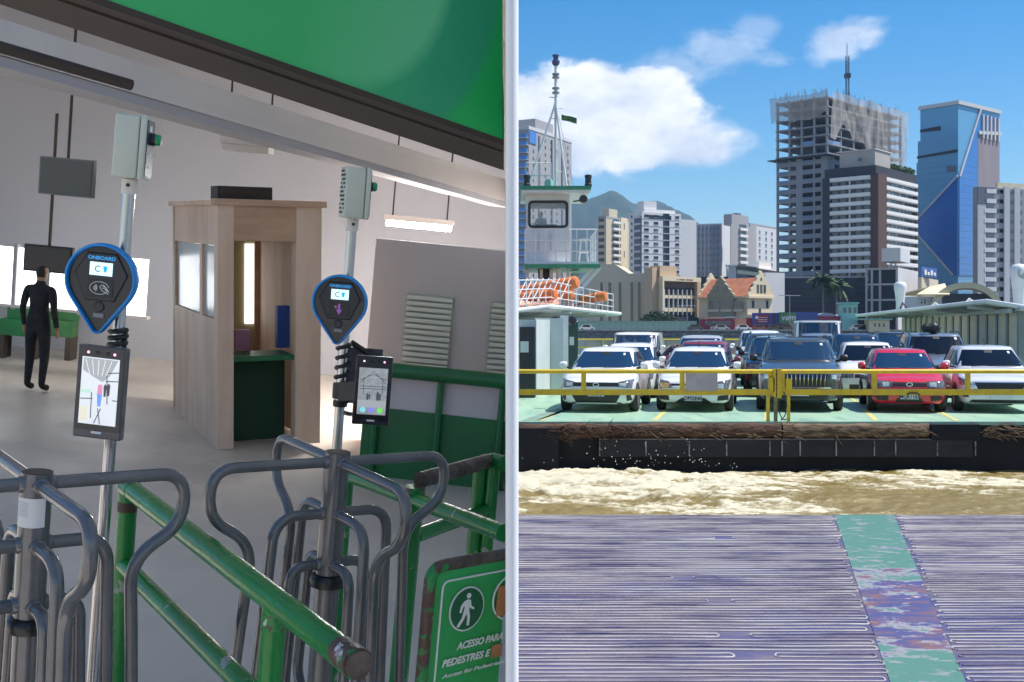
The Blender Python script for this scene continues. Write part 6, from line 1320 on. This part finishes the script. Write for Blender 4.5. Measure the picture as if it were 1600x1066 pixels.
def control_box(label, o, M_, H_, yaw, s, vents):
    P = o.matrix_world @ Vector((0, 0, H_)); c = thing('control_box', label, 'control box', P, M_ @ Matrix.Rotation(R(yaw), 3, 'Z')); c.scale = (s,)*3
    MB().lathe([(.016, -.012), (.016, .018), (.012, .02)], 20).build('collar', h_beam, c, 40); MB().lathe([(.001, -.0185), (.004, -.0183), (.004, -.0155)], 12, 'y', (0, 0, .006)).build('set_screw', h_soff, c)
    def rbox(nm, mm, x0, x1, y0, y1, z0, z1, bev):
        bmh = bmesh.new(); me_ = MB().box(x0, x1, y0, y1, z0, z1).mesh(nm); bmh.from_mesh(me_); bmesh.ops.bevel(bmh, geom=bmh.edges[:], offset=bev, segments=3, affect='EDGES', profile=.5); bmh.to_mesh(me_); bmh.free(); me_.polygons.foreach_set('use_smooth', [True]*len(me_.polygons)); me_.set_sharp_from_angle(angle=R(50)); return obj(nm, me_, mm, c)
    rbox('case', m_case, -.030, .020, -.045, .045, .021, .150, .005); rbox('lid', m_case, .0212, .034, -.046, .046, .020, .151, .004)
    MB().box(.0341, .036, -.038, .038, .028, .143).build('label', m_navyl, c); MB().box(.0361, .0368, -.02, .005, .120, .132).build('label_print', m_wht, c); MB().box(.0361, .0368, -.015, .015, .07, .074).build('label_print', m_wht, c); MB().box(.0361, .0368, -.01, .01, .045, .049).build('label_print', m_wht, c)
    MB().lathe([(.013, .036), (.013, .044), (.012, .046)], 20, 'x', (0, 0, .105)).build('button_collar', m_blk, c, 40); MB().lathe([(.0115, .046), (.0115, .054), (.009, .057), (.002, .058)], 20, 'x', (0, 0, .105)).build('button', m_btn, c, 40)
    if vents:
        for i in range(11):
            for j in range(4):
                if (i*7+j*3) % 5: MB().box(-.0315, -.0301, -.034+j*.018, -.024+j*.018, .032+i*.0105, .037+i*.0105).build('vent_slot', h_soff, c)
def validator(label, o, M_, px, py, s, arrow, yaw=0.0, dx=0.0):
    z = on_pole(o, M_, px, py); P = o.matrix_world @ Vector((dx, -.045, z)); c = thing('card_validator', label, 'card validator', P, M_ @ Matrix.Rotation(R(yaw), 3, 'Z')); c.scale = (s,)*3
    R1, R2, d = .0715, .013, .097; be = math.asin((R1-R2)/d)
    def drop(k, R1=R1):
        r1, r2 = R1-k, max(.002, R2-k*.7); o_ = []
        for q in range(33): a = -be+(math.pi+2*be)*q/32; o_.append((r1*math.cos(a), r1*math.sin(a)))
        for q in range(11): a = math.pi+be+(math.pi-2*be)*q/10; o_.append((r2*math.cos(a), -d+r2*math.sin(a)))
        return o_
    lay = [(drop(.014), .02), (drop(.004), .012), (drop(0), -.004), (drop(.0005), -.02), (drop(.002), -.023), (drop(.0055), -.0235), (drop(.0065), -.019), (drop(.0068), -.012)]
    n = len(lay[0][0]); vs = [(x, y, zz) for pts, y in lay for x, zz in pts]; fs = [(i*n+k, i*n+(k+1) % n, (i+1)*n+(k+1) % n, (i+1)*n+k) for i in range(len(lay)-1) for k in range(n)]
    MB().add(vs, fs).build('rim', m_rim, c, 50); MB().prism(drop(.0066), -.012, .021).build('face', m_face, c, 40)
    hx = [(-.030, .052), (.030, .052), (.054, .010), (.030, -.044), (-.030, -.044), (-.054, .010)]
    vs = [(x, -.0121, z) for x, z in hx]+[(x*.95, -.0155, z*.95) for x, z in hx]; fp = MB().add(vs, [(6, 7, 8, 9, 10, 11)]+[(i, (i+1) % 6, 6+(i+1) % 6, 6+i) for i in range(6)]).build('front_panel', m_hex, c)
    sc_ = MB().box(-.0225, .0225, -.0172, -.0156, .007, .033).build('screen', m_scr, c)
    e = obj('lettering', text_mesh('ONBOARD', .0098, 0, .0003, .0002, 'CENTER'), m_cy, c); e.location = (0, -.0166, .0385); e.rotation_euler = (R(90), 0, 0); e.scale = (1.12, 1, 1)
    MB().tube([(-.006+.0055*math.cos(a), -.0174, .020+.0055*math.sin(a)) for a in np.linspace(.8, 5.5, 12)], .0011, 5).build('screen_icon', mat('icon grey', (.05, .09, .13), .5), c); MB().prism([(.004, .026), (.013, .026), (.011, .014), (.006, .014)], -.0177, -.0173).build('screen_icon', mat('icon cyan', (.02, .45, .75), .5, emit=(.02, .5, .9), estr=.4), c)
    MB().box(-.0255, .0255, -.0166, -.0156, -.036, .000).build('card_pad', mat('card pad', (.02, .02, .022), .3), c)
    if arrow: MB().prism([(-.003, -.004), (.003, -.004), (.003, -.020), (.0085, -.018), (0, -.032), (-.0085, -.018), (-.003, -.020)], -.0175, -.0168).build('arrow_print', m_pink, c); MB().lathe([(.001, -.0178), (.0035, -.0176), (.0035, -.0168)], 12, 'y', (-.009, 0, -.012)).build('pad_light', h_wood2, c)
    else:
        MB().tube([(.019*math.cos(a)-.001, -.0169, -.018+.0125*math.sin(a)) for a in np.linspace(.15, 5.7, 30)], .0006, 4).build('card_symbol', m_wht, c)
        for rr_ in (.004, .0068, .0096): MB().tube([(-.0155+rr_*math.cos(a), -.0169, -.018+rr_*math.sin(a)) for a in np.linspace(-.75, .75, 8)], .0008, 4).build('card_symbol', m_wht, c)
        for pts in ([(.000, -.016), (.004, -.011), (.009, -.013), (.015, -.019), (.019, -.026)], [(.000, -.016), (.006, -.024), (.012, -.026), (.018, -.029)], [(.005, -.017), (.010, -.019), (.015, -.024)], [(.006, -.013), (.012, -.017), (.016, -.023)]): MB().tube([(a, -.0169, b_) for a, b_ in pts], .0007, 4).build('card_symbol', m_wht, c)
    MB().lathe([(.001, -.0155), (.009, -.0150), (.011, -.0121)], 18, 'y', (0, 0, -.056)).build('reader_dome', m_hex, c, 50); MB().box(-.0105, .0105, -.0150, -.0121, -.077, -.069).build('scanner_window', mat('scanner window', (.22, .23, .24), .12), c)
    MB().box(-.02, .02, .0211, .034, -.05, .03).build('bracket', m_face, c); MB().lathe([(.022, -.012), (.022, .012)], 18, 'z', (-dx/s if s else 0, .045/s, -.02)).build('clamp', m_face, c, 40)
def terminal(label, o, M_, px, py, D, s, yaw, style, dx):
    P = at(px, py, D); c = thing('face_terminal', label, 'face terminal', P, M_ @ Matrix.Rotation(R(yaw), 3, 'Z')); c.scale = (s,)*3; hw_, hh = .048, .090
    bmh = bmesh.new(); me_ = MB().box(-hw_, hw_, 0, .02, -hh, hh).mesh('case'); bmh.from_mesh(me_); bmesh.ops.bevel(bmh, geom=bmh.edges[:], offset=.003, segments=2, affect='EDGES', profile=.5); bmh.to_mesh(me_); bmh.free(); obj('case', me_, m_term if style else mat('terminal graphite', (.10, .095, .095), .25, coat=.5), c)
    MB().box(-hw_+.003, hw_-.003, -.0012, -.0001, -hh+.016, hh-.002).build('front_glass', m_term, c)
    m_disp = mat('terminal display', (.6, .62, .64), .25, emit=(.74, .76, .78), estr=.5) if not style else mat('terminal display dim', (.40, .42, .44), .25, c2=(.22, .23, .25), scale=30, lo=.42, hi=.6, emit=(.5, .52, .54), estr=.28)
    dp = MB().box(-.037, .037, -.0022, -.0013, -.062, .068 if not style else .06).build('display', m_disp, c); m_fig = mat('display dark', (.06, .06, .07), .4, emit=(.03, .03, .035), estr=1); m_mid = mat('display grey', (.3, .31, .32), .4, emit=(.34, .35, .36), estr=.6)
    def strip(nm, mm, pts, r=.0007): MB().tube([(a, -.0026, b_) for a, b_ in pts], r, 4).build(nm, mm, dp)
    if style:
        for pts in ([(-.034, .02), (0, .052), (.034, .02)], [(-.034, .028), (0, .044), (.034, .03)], [(-.024, -.01), (-.024, .035)], [(.025, -.01), (.025, .035)], [(-.034, .012), (.034, .012)], [(-.034, .005), (.034, .006)], [(-.03, .035), (.03, .037)]): strip('display_line', m_mid if pts[0][1] > .03 else m_fig, pts, .0008)
        for (x, z, q) in ((-.012, -.016, 1.0), (-.007, -.015, .7), (.014, -.014, 1.3), (.02, -.016, 1.0)): MB().prism([(x-.0022*q, z-.008*q), (x+.0022*q, z-.008*q), (x+.0026*q, z+.006*q), (x+.001*q, z+.010*q), (x-.001*q, z+.010*q), (x-.0026*q, z+.006*q)], -.0027, -.0023).build('display_figure', m_fig, dp)
        for x, cc in ((-.022, (.2, .55, .6)), (0, (.2, .2, .6)), (.022, (.15, .6, .1))): MB().lathe([(.001, -.0030), (.0075, -.0028), (.0075, -.0023)], 16, 'y', (x, 0, -.050)).build('display_icon', mat('icon %g' % x, cc, .4, emit=cc, estr=.7), dp)
        MB().box(-.037, .037, -.0026, -.0023, -.044, -.024).build('display_floor', m_mid, dp)
    else:
        MB().prism([(-.034, .066), (.034, .066), (.02, .035), (.006, .022), (-.012, .030), (-.034, .042)], -.0026, -.0023).build('display_ceiling', m_mid, dp)
        for i in range(5): strip('display_line', mat('display pale', (.55, .56, .57), .4, emit=(.6, .6, .6), estr=.7), [(-.03+i*.013, .064), (-.02+i*.008, .034)], .0008)
        for pts in ([(.016, .04), (.037, .043)], [(.012, .024), (.037, .026)], [(.014, .036), (.018, -.02)], [(-.036, -.014), (-.012, -.012)], [(-.014, .0), (-.013, -.05)], [(.028, -.012), (.037, -.012)], [(.0, -.03), (.006, -.06)], [(.006, -.03), (-.006, -.06)]): strip('display_line', m_fig, pts, .0009)
        MB().prism([(-.036, .004), (-.015, .005), (-.015, -.002), (-.036, -.002)], -.0027, -.0023).build('display_green', mat('display green', (.4, .6, .48), .4, emit=(.45, .62, .52), estr=.6), dp)
        MB().prism([(-.002, .016), (.006, .017), (.007, -.002), (-.003, -.002)], -.0027, -.0023).build('display_figure', mat('display pink', (.6, .2, .3), .4, emit=(.6, .25, .35), estr=.6), dp); MB().prism([(-.003, -.0021), (.007, -.0021), (.005, -.026), (-.001, -.026)], -.0027, -.0023).build('display_figure', mat('display blue', (.1, .25, .7), .4, emit=(.15, .3, .8), estr=.6), dp)
        for x, z in ((.012, .008), (.019, .010)): MB().prism([(x-.002, z-.014), (x+.002, z-.014), (x+.003, z+.006), (x, z+.011), (x-.003, z+.006)], -.0027, -.0023).build('display_figure', m_fig, dp)
        MB().prism([(-.034, -.03), (-.02, -.026), (-.018, -.055), (-.034, -.058)], -.0027, -.0023).build('display_yellow', mat('display yellow', (.6, .58, .45), .4, emit=(.66, .63, .5), estr=.6), dp)
    for x in (-.026, .026): MB().lathe([(.0005, -.0026), (.0024, -.0024), (.0024, -.0012)], 12, 'y', (x, 0, .077)).build('infrared_light', m_lamp_p, c)
    for x in (-.008, .012): MB().lathe([(.0005, -.0024), (.0042, -.0022), (.0042, -.0012)], 14, 'y', (x, 0, .077)).build('camera_lens', m_lens, c)
    e = obj('lettering', text_mesh('intelbras' if not style else 'BDV', .0085, 0, .0004, .0002, 'CENTER'), m_wht, c) if False else MB().box(-.010, .010, -.0019, -.0013, -.080, -.0755).build('maker_mark', m_wht, c)
    # arm back to the pole
    inv = c.matrix_world.inverted(); z = on_pole(o, M_, px, py); q = inv @ (o.matrix_world @ Vector((0, 0, z)))
    MB().beam((0, .020, 0), (q.x, q.y-.012, q.z), .03, .05).build('bracket_arm', m_tapeb, c); MB().lathe([(.024, q.z-.02), (.024, q.z+.02)], 18, 'z', (q.x, q.y, 0)).build('clamp', m_tapeb, c, 40)
    return c
def coil(label, o, M_, pa_, pb_, dia, turns):
    z0, z1 = on_pole(o, M_, 0, pb_), on_pole(o, M_, 0, pa_); c = thing('cable_wrap', label, 'cable', o.matrix_world @ Vector((0, 0, z0)), M_)
    pts = [((dia/2+.004)*math.cos(2*math.pi*turns*i/(turns*14)), (dia/2+.004)*math.sin(2*math.pi*turns*i/(turns*14)), (z1-z0)*i/(turns*14)) for i in range(turns*14+1)]
    MB().tube(pts, .0055, 6).build('cable', m_tapeb, c, 60); MB().lathe([(dia/2+.006, -.012), (dia/2+.006, .004)], 16).build('cable_tie', m_tapeb, c, 40)
PL, HL, ML = pole('steel pole standing behind the turnstile with the white sticker', (202, 294), None, 2.30, .0245, .7)
control_box('pale control box with navy label facing the open side on its steel pole', PL, ML, HL, 8, 1.0*(98/783)/.131, False)
validator('blue rimmed teardrop card validator showing a contactless hand symbol', PL, ML, 176, 436, .985, False, 0, -.022)
terminal('face recognition terminal showing a person in red and blue on its screen', PL, ML, 155, 614, 2.22, 1.0, -4, 0, 0)
coil('short black cable coil around the steel pole below the hand symbol validator', PL, ML, 515, 545, .0245, 3)
PR, HR, MR = pole('steel pole standing behind the turnstile with the bare worn top', (550, 354), None, 3.0, .026, -.7)
control_box('pale control box with vented side on its steel pole', PR, MR, HR, 18, 1.0*(80/600)/.131, True)
validator('blue rimmed teardrop card validator with a pink arrow', PR, MR, 541, 471, 1.0, True, 0, -.010)
terminal('face recognition terminal showing a hall with small dark figures', PR, MR, 582, 611, 2.93, .98, 7, 1, 0)
coil('long black cable spiral around the steel pole beside the small figure terminal', PR, MR, 538, 628, .026, 6)
bb = thing('back_plate', 'dark grey mounting plate behind the small figure terminal', 'plate', at(566, 588, 3.08), MR); MB().box(-.05, .05, 0, .01, -.075, .075).build('plate', cm('plate mauve grey', 92, 88, 96), bb); MB().tube([(-.035, -.01, .09), (.03, -.012, .055), (.07, -.01, .05)], .008, 6).build('strut', m_tapeb, bb, 40); MB().tube(fillet([(-.06, -.02, -.09), (-.03, -.03, -.10), (.03, -.03, -.10), (.05, -.02, -.06)], .03), .006, 6).build('hose', m_steel, bb, 50)

# ---- turnstiles
m_ts = mat('graphite turnstile paint', s2l(108, 107, 109), .20, .25, coat=.5, c2=s2l(97, 96, 99), scale=9, detail=7, bump=.06, bscale=60, wear=(s2l(120, 122, 126), 22, .64, .70)); m_blackr = mat('black ring', (.015, .016, .018), .3)
def turnstile(label, px, py, D, az0, s, sticker, tr):
    P = at(px, py, D); base = P+UPV*(FLOOR_H-(P-CAM).dot(UPV)); H_ = (P-CAM).dot(UPV)-FLOOR_H; o = in_frame('turnstile', label, 'turnstile', base, 0, 0, 'turnstiles')
    r0 = .028*s; MB().tube([(0, 0, H_-.27*s), (0, 0, H_)], r0, 28).build('post_sleeve', m_ts, o, 40); MB().lathe([(r0*.9, H_+.0005), (r0*.75, H_-.003), (.001, H_-.004)], 28).build('post_cap', m_blackr if sticker else mat('bare rusted cap', (.18, .11, .08), .6), o, 40)
    MB().lathe([(r0*.98, H_-.30*s), (r0*1.32, H_-.298*s), (r0*1.42, H_-.285*s), (r0*1.30, H_-.274*s), (r0*1.05, H_-.2705*s)], 28).build('collar', m_blackr, o, 50); MB().tube([(0, 0, 0), (0, 0, H_-.30*s)], r0*.95, 28).build('lower_post', m_ts, o, 40); MB().lathe([(.11, 0), (.11, .012), (r0, .016)], 28).build('base_flange', m_ts, o, 40)
    for k in range(4):
        a = R(az0+90*k); c_, s_ = math.cos(a), math.sin(a)
        def tube(nm, prof, rad):
            q = fillet([(r*c_*s, r*s_*s, H_+z*s) for r, z in prof], rad, 7); MB().tube(q, tr, 12).build(nm, m_ts, o, 60)
        tube('outer_arm', [(.015, -.022), (.285, -.022), (.288, -.125), (.185, -.185), (.197, -.34), (.215, -.62), (.14, -.70), (.015, -.70)], [.062*s, .055*s, .06*s, .09*s, .07*s, .05*s])
        tube('middle_arm', [(.015, -.135), (.138, -.135), (.160, -.60), (.09, -.64), (.015, -.64)], [.055*s, .05*s, .04*s]); tube('inner_arm', [(.015, -.248), (.090, -.248), (.105, -.54), (.05, -.58), (.015, -.58)], [.045*s, .04*s, .03*s])
        for z in (-.022, -.135, -.248): MB().lathe([(tr*1.25, r0*.8), (tr*1.2, r0*1.12), (tr, r0*1.2)], 12, 'x').build('weld', m_ts, o, 50).matrix_local = Matrix.Translation((0, 0, H_+z*s)) @ Matrix.Rotation(a, 4, 'Z')
    if sticker:
        n = 12; vs = []
        for i in range(n+1):
            a = R(-150+120*i/n); vs += [((r0+.0007)*math.cos(a), (r0+.0007)*math.sin(a), H_-.040*s-.004), ((r0+.0007)*math.cos(a), (r0+.0007)*math.sin(a), H_-.098*s)]
        st_ = MB().add(vs, [(2*i, 2*i+1, 2*i+3, 2*i+2) for i in range(n)]).build('sticker', mat('paper sticker', (.72, .72, .72), .6), o, 60)
        for j in range(7):
            z = H_-.052*s-j*.004; vs = []
            for i in range(7): a = R(-140+8*i+(j % 3)); vs += [((r0+.0012)*math.cos(a), (r0+.0012)*math.sin(a), z), ((r0+.0012)*math.cos(a), (r0+.0012)*math.sin(a), z-.0012)]
            MB().add(vs, [(2*i, 2*i+1, 2*i+3, 2*i+2) for i in range(6)]).build('sticker_line', mat('sticker print', (.45, .45, .46), .6), st_)
    else: MB().lathe([(.004, 0), (.006, .002), (.004, .005), (.001, .006)], 8, 'y', (.012, -r0-.004, H_-.245*s)).build('yellow_tag', m_yel, o)
    return o
turnstile('graphite turnstile with a white paper sticker on its post', 58, 737, 2.10, 40, 1.0, True, .0128)
turnstile('graphite turnstile with a bare rusty post top between the green railings', 528, 706, 2.60, 38, 1.04, False, .0122)

# ---- green railings
m_gr = mat('green railing paint', (.008, .24, .04), .24, c2=(.007, .19, .035), scale=5, detail=7, bump=.12, bscale=30, wear=((.36, .37, .33), 13, .615, .65)); m_rust = mat('rusty worn tube', (.07, .045, .035), .5, .3, c2=(.14, .11, .09), scale=14, detail=8, bump=.4, bscale=50); m_chip = mat('chipped paint', (.012, .24, .055), .4, c2=(.10, .05, .04), scale=22, detail=9, lo=.46, hi=.50, bump=.5, bscale=40, wear=((.62, .62, .60), 26, .60, .64))
def rtube(o, nm, pts, r, mm, seg=16): return MB().tube([Vector(p)-o.location for p in pts], r, seg).build(nm, mm, o, 50)
def down(P): return P+UPV*(FLOOR_H-(P-CAM).dot(UPV))
a0, a1 = at(201, 762, 2.9), at(562, 1040, 1.78); g1 = thing('green_railing', 'green pipe railing sloping between the two turnstiles with a worn open end', 'railing', down(a0), group='green pipe railings')
rtube(g1, 'top_rail', [a0, a0.lerp(a1, .965)], .0245, m_gr, 20); rtube(g1, 'rail_end', [a0.lerp(a1, .95), a0.lerp(a1, .995)], .0255, m_chip, 20); rtube(g1, 'rail_end_sleeve', [a0.lerp(a1, .985), a1], .022, m_rust, 20)
rtube(g1, 'post', [a0+UPV*.012, down(a0)], .024, m_gr, 20); rtube(g1, 'post_wear', [a0-UPV*.035, a0-UPV*.06], .0246, m_rust, 20); rtube(g1, 'lower_rail', [a0-UPV*.20, a1-UPV*.20], .022, m_gr, 18); rtube(g1, 'rail_cap', [a0-(a1-a0).normalized()*.012, a0+(a1-a0).normalized()*.05], .0255, m_gr, 20)
c_ = a0.lerp(a1, .74); rtube(g1, 'post', [c_, down(c_)], .023, m_gr, 18); rtube(g1, 'post_wear', [c_-UPV*.022, c_-UPV*.05], .0237, m_chip, 18)
b0, b1 = at(543, 742, 3.55), at(788, 833, 2.62); g2 = thing('green_railing', 'green pipe railing passing behind the bare topped turnstile', 'railing', down(b0), group='green pipe railings')
rtube(g2, 'top_rail', [b0, b1], .021, m_gr, 18); rtube(g2, 'post', [b0+UPV*.01, down(b0)], .021, m_gr, 18); e0 = b0.lerp(b1, .50); rtube(g2, 'post', [e0+UPV*.03, down(e0)], .026, m_gr, 18); rtube(g2, 'post_cap', [e0+UPV*.0, e0+UPV*.035], .028, m_chip, 18); 
f1 = at(768, 719, 3.5); e1 = at(657, 750, e0.y+.03); g3 = thing('green_railing', 'green pipe railing with a bare brown top tube beside the pedestrian sign', 'railing', down(f1), group='green pipe railings')
rtube(g3, 'top_rail', [e1, e1.lerp(f1, .93)], .022, m_rust, 18); rtube(g3, 'top_rail_end', [e1.lerp(f1, .92), f1, at(789, 724, 3.45)], .0225, m_gr, 18); rtube(g3, 'middle_rail', [e1-UPV*.155, f1-UPV*.155], .020, m_gr, 18)
for px, py in ((751, 728), (772, 722)): P = at(px, py, 3.5); rtube(g3, 'post', [P, down(P)], .021, m_gr, 18)
# ---- pedestrian access sign
PS = at(692, 909, 2.28); ps = in_frame('pedestrian_access_sign', 'green pedestrian access sign with white walking figure in a rusted tube frame', 'sign', PS, 0, 43); KS = 1/789.0
m_sg = mat('sign green', (.03, .42, .11), .35, c2=(.03, .36, .09), scale=5); m_sgd = mat('sign dark green', (.008, .12, .05), .35); m_card = mat('brown cardboard patch', s2l(200, 140, 100), .7, c2=s2l(188, 128, 90), scale=20)
inv = ps.matrix_world.inverted()
def onsign(px, py):                    # point of the sign plane seen at a pixel, in sign coordinates
    o_ = inv @ CAM; d_ = (inv.to_3x3() @ ray(px, py)); k_ = -o_.y/d_.y; q = o_+d_*k_; return (q.x, q.z)
wS = onsign(789.3, 950)[0]; hS = -.26
MB().box(-.022, wS, .0, .006, hS, .022).build('plate', m_sg, ps); fr_ = fillet([(-.030, .004, hS), (-.030, .004, .032), (wS, .004, .032)], .035, 8)
n_ = len(fr_); MB().tube(fr_[:2]+fr_[1:n_-1], .0125, 14).build('frame_tube', m_chip, ps, 50); MB().tube(fr_[-2:], .0126, 14).build('frame_top', m_rust, ps, 50)
MB().tube([Vector((x, -.0012, z)) for x, z in [(q.x*.0+a_, b_) for q, (a_, b_) in [(Vector(), v) for v in [(p_.x, p_.z) for p_ in fillet([(.0, 0, hS), (.0, 0, .0), (wS, 0, .0)], .018, 6)]]]], .0022, 6).build('border_line', m_wht, ps)
cx_, cz_ = onsign(728.5, 951); rc = .0465
def disc(nm, mm, cx, cz, r, y, seg=36): return MB().lathe([(.0005, y), (r, y), (r, y+.001)], seg, 'y', (cx, 0, cz)).build(nm, mm, ps)
disc('symbol_ring', m_wht, cx_, cz_, rc, -.002); disc('symbol_disc', m_sgd, cx_, cz_, rc*.92, -.0032)
u_ = rc/1.0
def fig(nm, pts): return MB().prism([(cx_+a_*u_, cz_+b_*u_) for a_, b_ in pts], -.0046, -.0034).build(nm, m_wht, ps)
MB().lathe([(.0003, -.0046), (u_*.12, -.0046), (u_*.12, -.0034)], 18, 'y', (cx_+u_*.02, 0, cz_+u_*.60)).build('walking_figure_head', m_wht, ps)
fig('walking_figure', [(-.02, .44), (.14, .40), (.20, .14), (.40, .0), (.36, -.07), (.10, .06), (.10, -.06), (.18, -.34), (.16, -.74), (.03, -.74), (.03, -.36), (-.06, -.16), (-.14, -.40), (-.42, -.76), (-.54, -.70), (-.28, -.36), (-.18, .02), (-.16, .20), (-.28, .10), (-.34, -.12), (-.44, -.10), (-.38, .20), (-.20, .38)])
cx2, cz2 = onsign(789, 934); rg2 = []
for q in range(40):
    a = 2*math.pi*q/40; x, z = cx2+.012+rc*math.cos(a), cz2+rc*math.sin(a)
    if x < wS-.003: rg2.append((x, z))
rg2.sort(key=lambda v: -v[1]); MB().tube([(x, -.0015, z) for x, z in rg2], .0022, 6).build('symbol_ring', m_wht, ps)
MB().box(cx2-.024, wS-.001, -.0035, -.0012, cz2-.036, cz2+.028).build('cardboard_patch', m_card, ps)
def sign_text(s, p0, p1, size, sh, bold):
    (xa_, za_), (xb_, zb_) = onsign(*p0), onsign(*p1); me_ = text_mesh(s, size, sh, bold, .0004); wx_ = max(v.co.x for v in me_.vertices)
    e = obj('lettering', me_, m_wht, ps); e.location = (xa_, -.0018, za_); e.rotation_euler = (R(90), math.atan2(0, 1), 0); e.scale = ((xb_-xa_)/wx_, 1, 1)
sign_text('ACESSO PARA', (713, 1015), (785, 996), .0205, .22, .0007); sign_text('PEDESTRES E', (689, 1043), (765, 1024), .0205, .22, .0007)
sign_text('Access for Pedestrians', (690, 1060), (787, 1036), .0115, .3, .0002)
xa_, za_ = onsign(765, 1026); MB().box(xa_+.002, wS-.001, -.0035, -.0012, za_-.003, za_+.024).build('cardboard_patch', m_card, ps)
for s_ in (-.030,): MB().tube([(s_, .004, hS), (s_, .004, hS-1.2)], .0125, 12).build('leg', m_chip, ps, 50)

# everything in the hall stops at the partition
bpy.context.view_layer.update()
for o in set(bpy.data.objects)-_before:
    if o.type != 'MESH' or o.name.startswith('partition_panel') or o.data.users > 1: continue
    mw = o.matrix_world; mi = mw.inverted(); ch = False
    for v in o.data.vertices:
        p = mw @ v.co
        if p.x > -.0095 and p.y > 1.5: p.x = -.0095; v.co = mi @ p; ch = True
    if ch: o.data.update()
# ------------------------------------------------------------------ the air over the river
hz = bpy.data.materials.new('haze'); hz.use_nodes = True; t = hz.node_tree; t.nodes.clear()
pv = t.nodes.new('ShaderNodeVolumePrincipled'); pv.inputs['Density'].default_value = .00012; pv.inputs['Color'].default_value = (.42, .68, 1.0, 1); pv.inputs['Anisotropy'].default_value = 0.0
mo = t.nodes.new('ShaderNodeOutputMaterial'); t.links.new(pv.outputs[0], mo.inputs['Volume'])
tag(MB().box(-1000, 2800, -80, 4700, -7.5, 470).build('haze', hz), 'pale blue haze in the air over the river and city', 'haze', kind='stuff')
SC.cycles.volume_bounces = 0; SC.cycles.volume_max_steps = 64
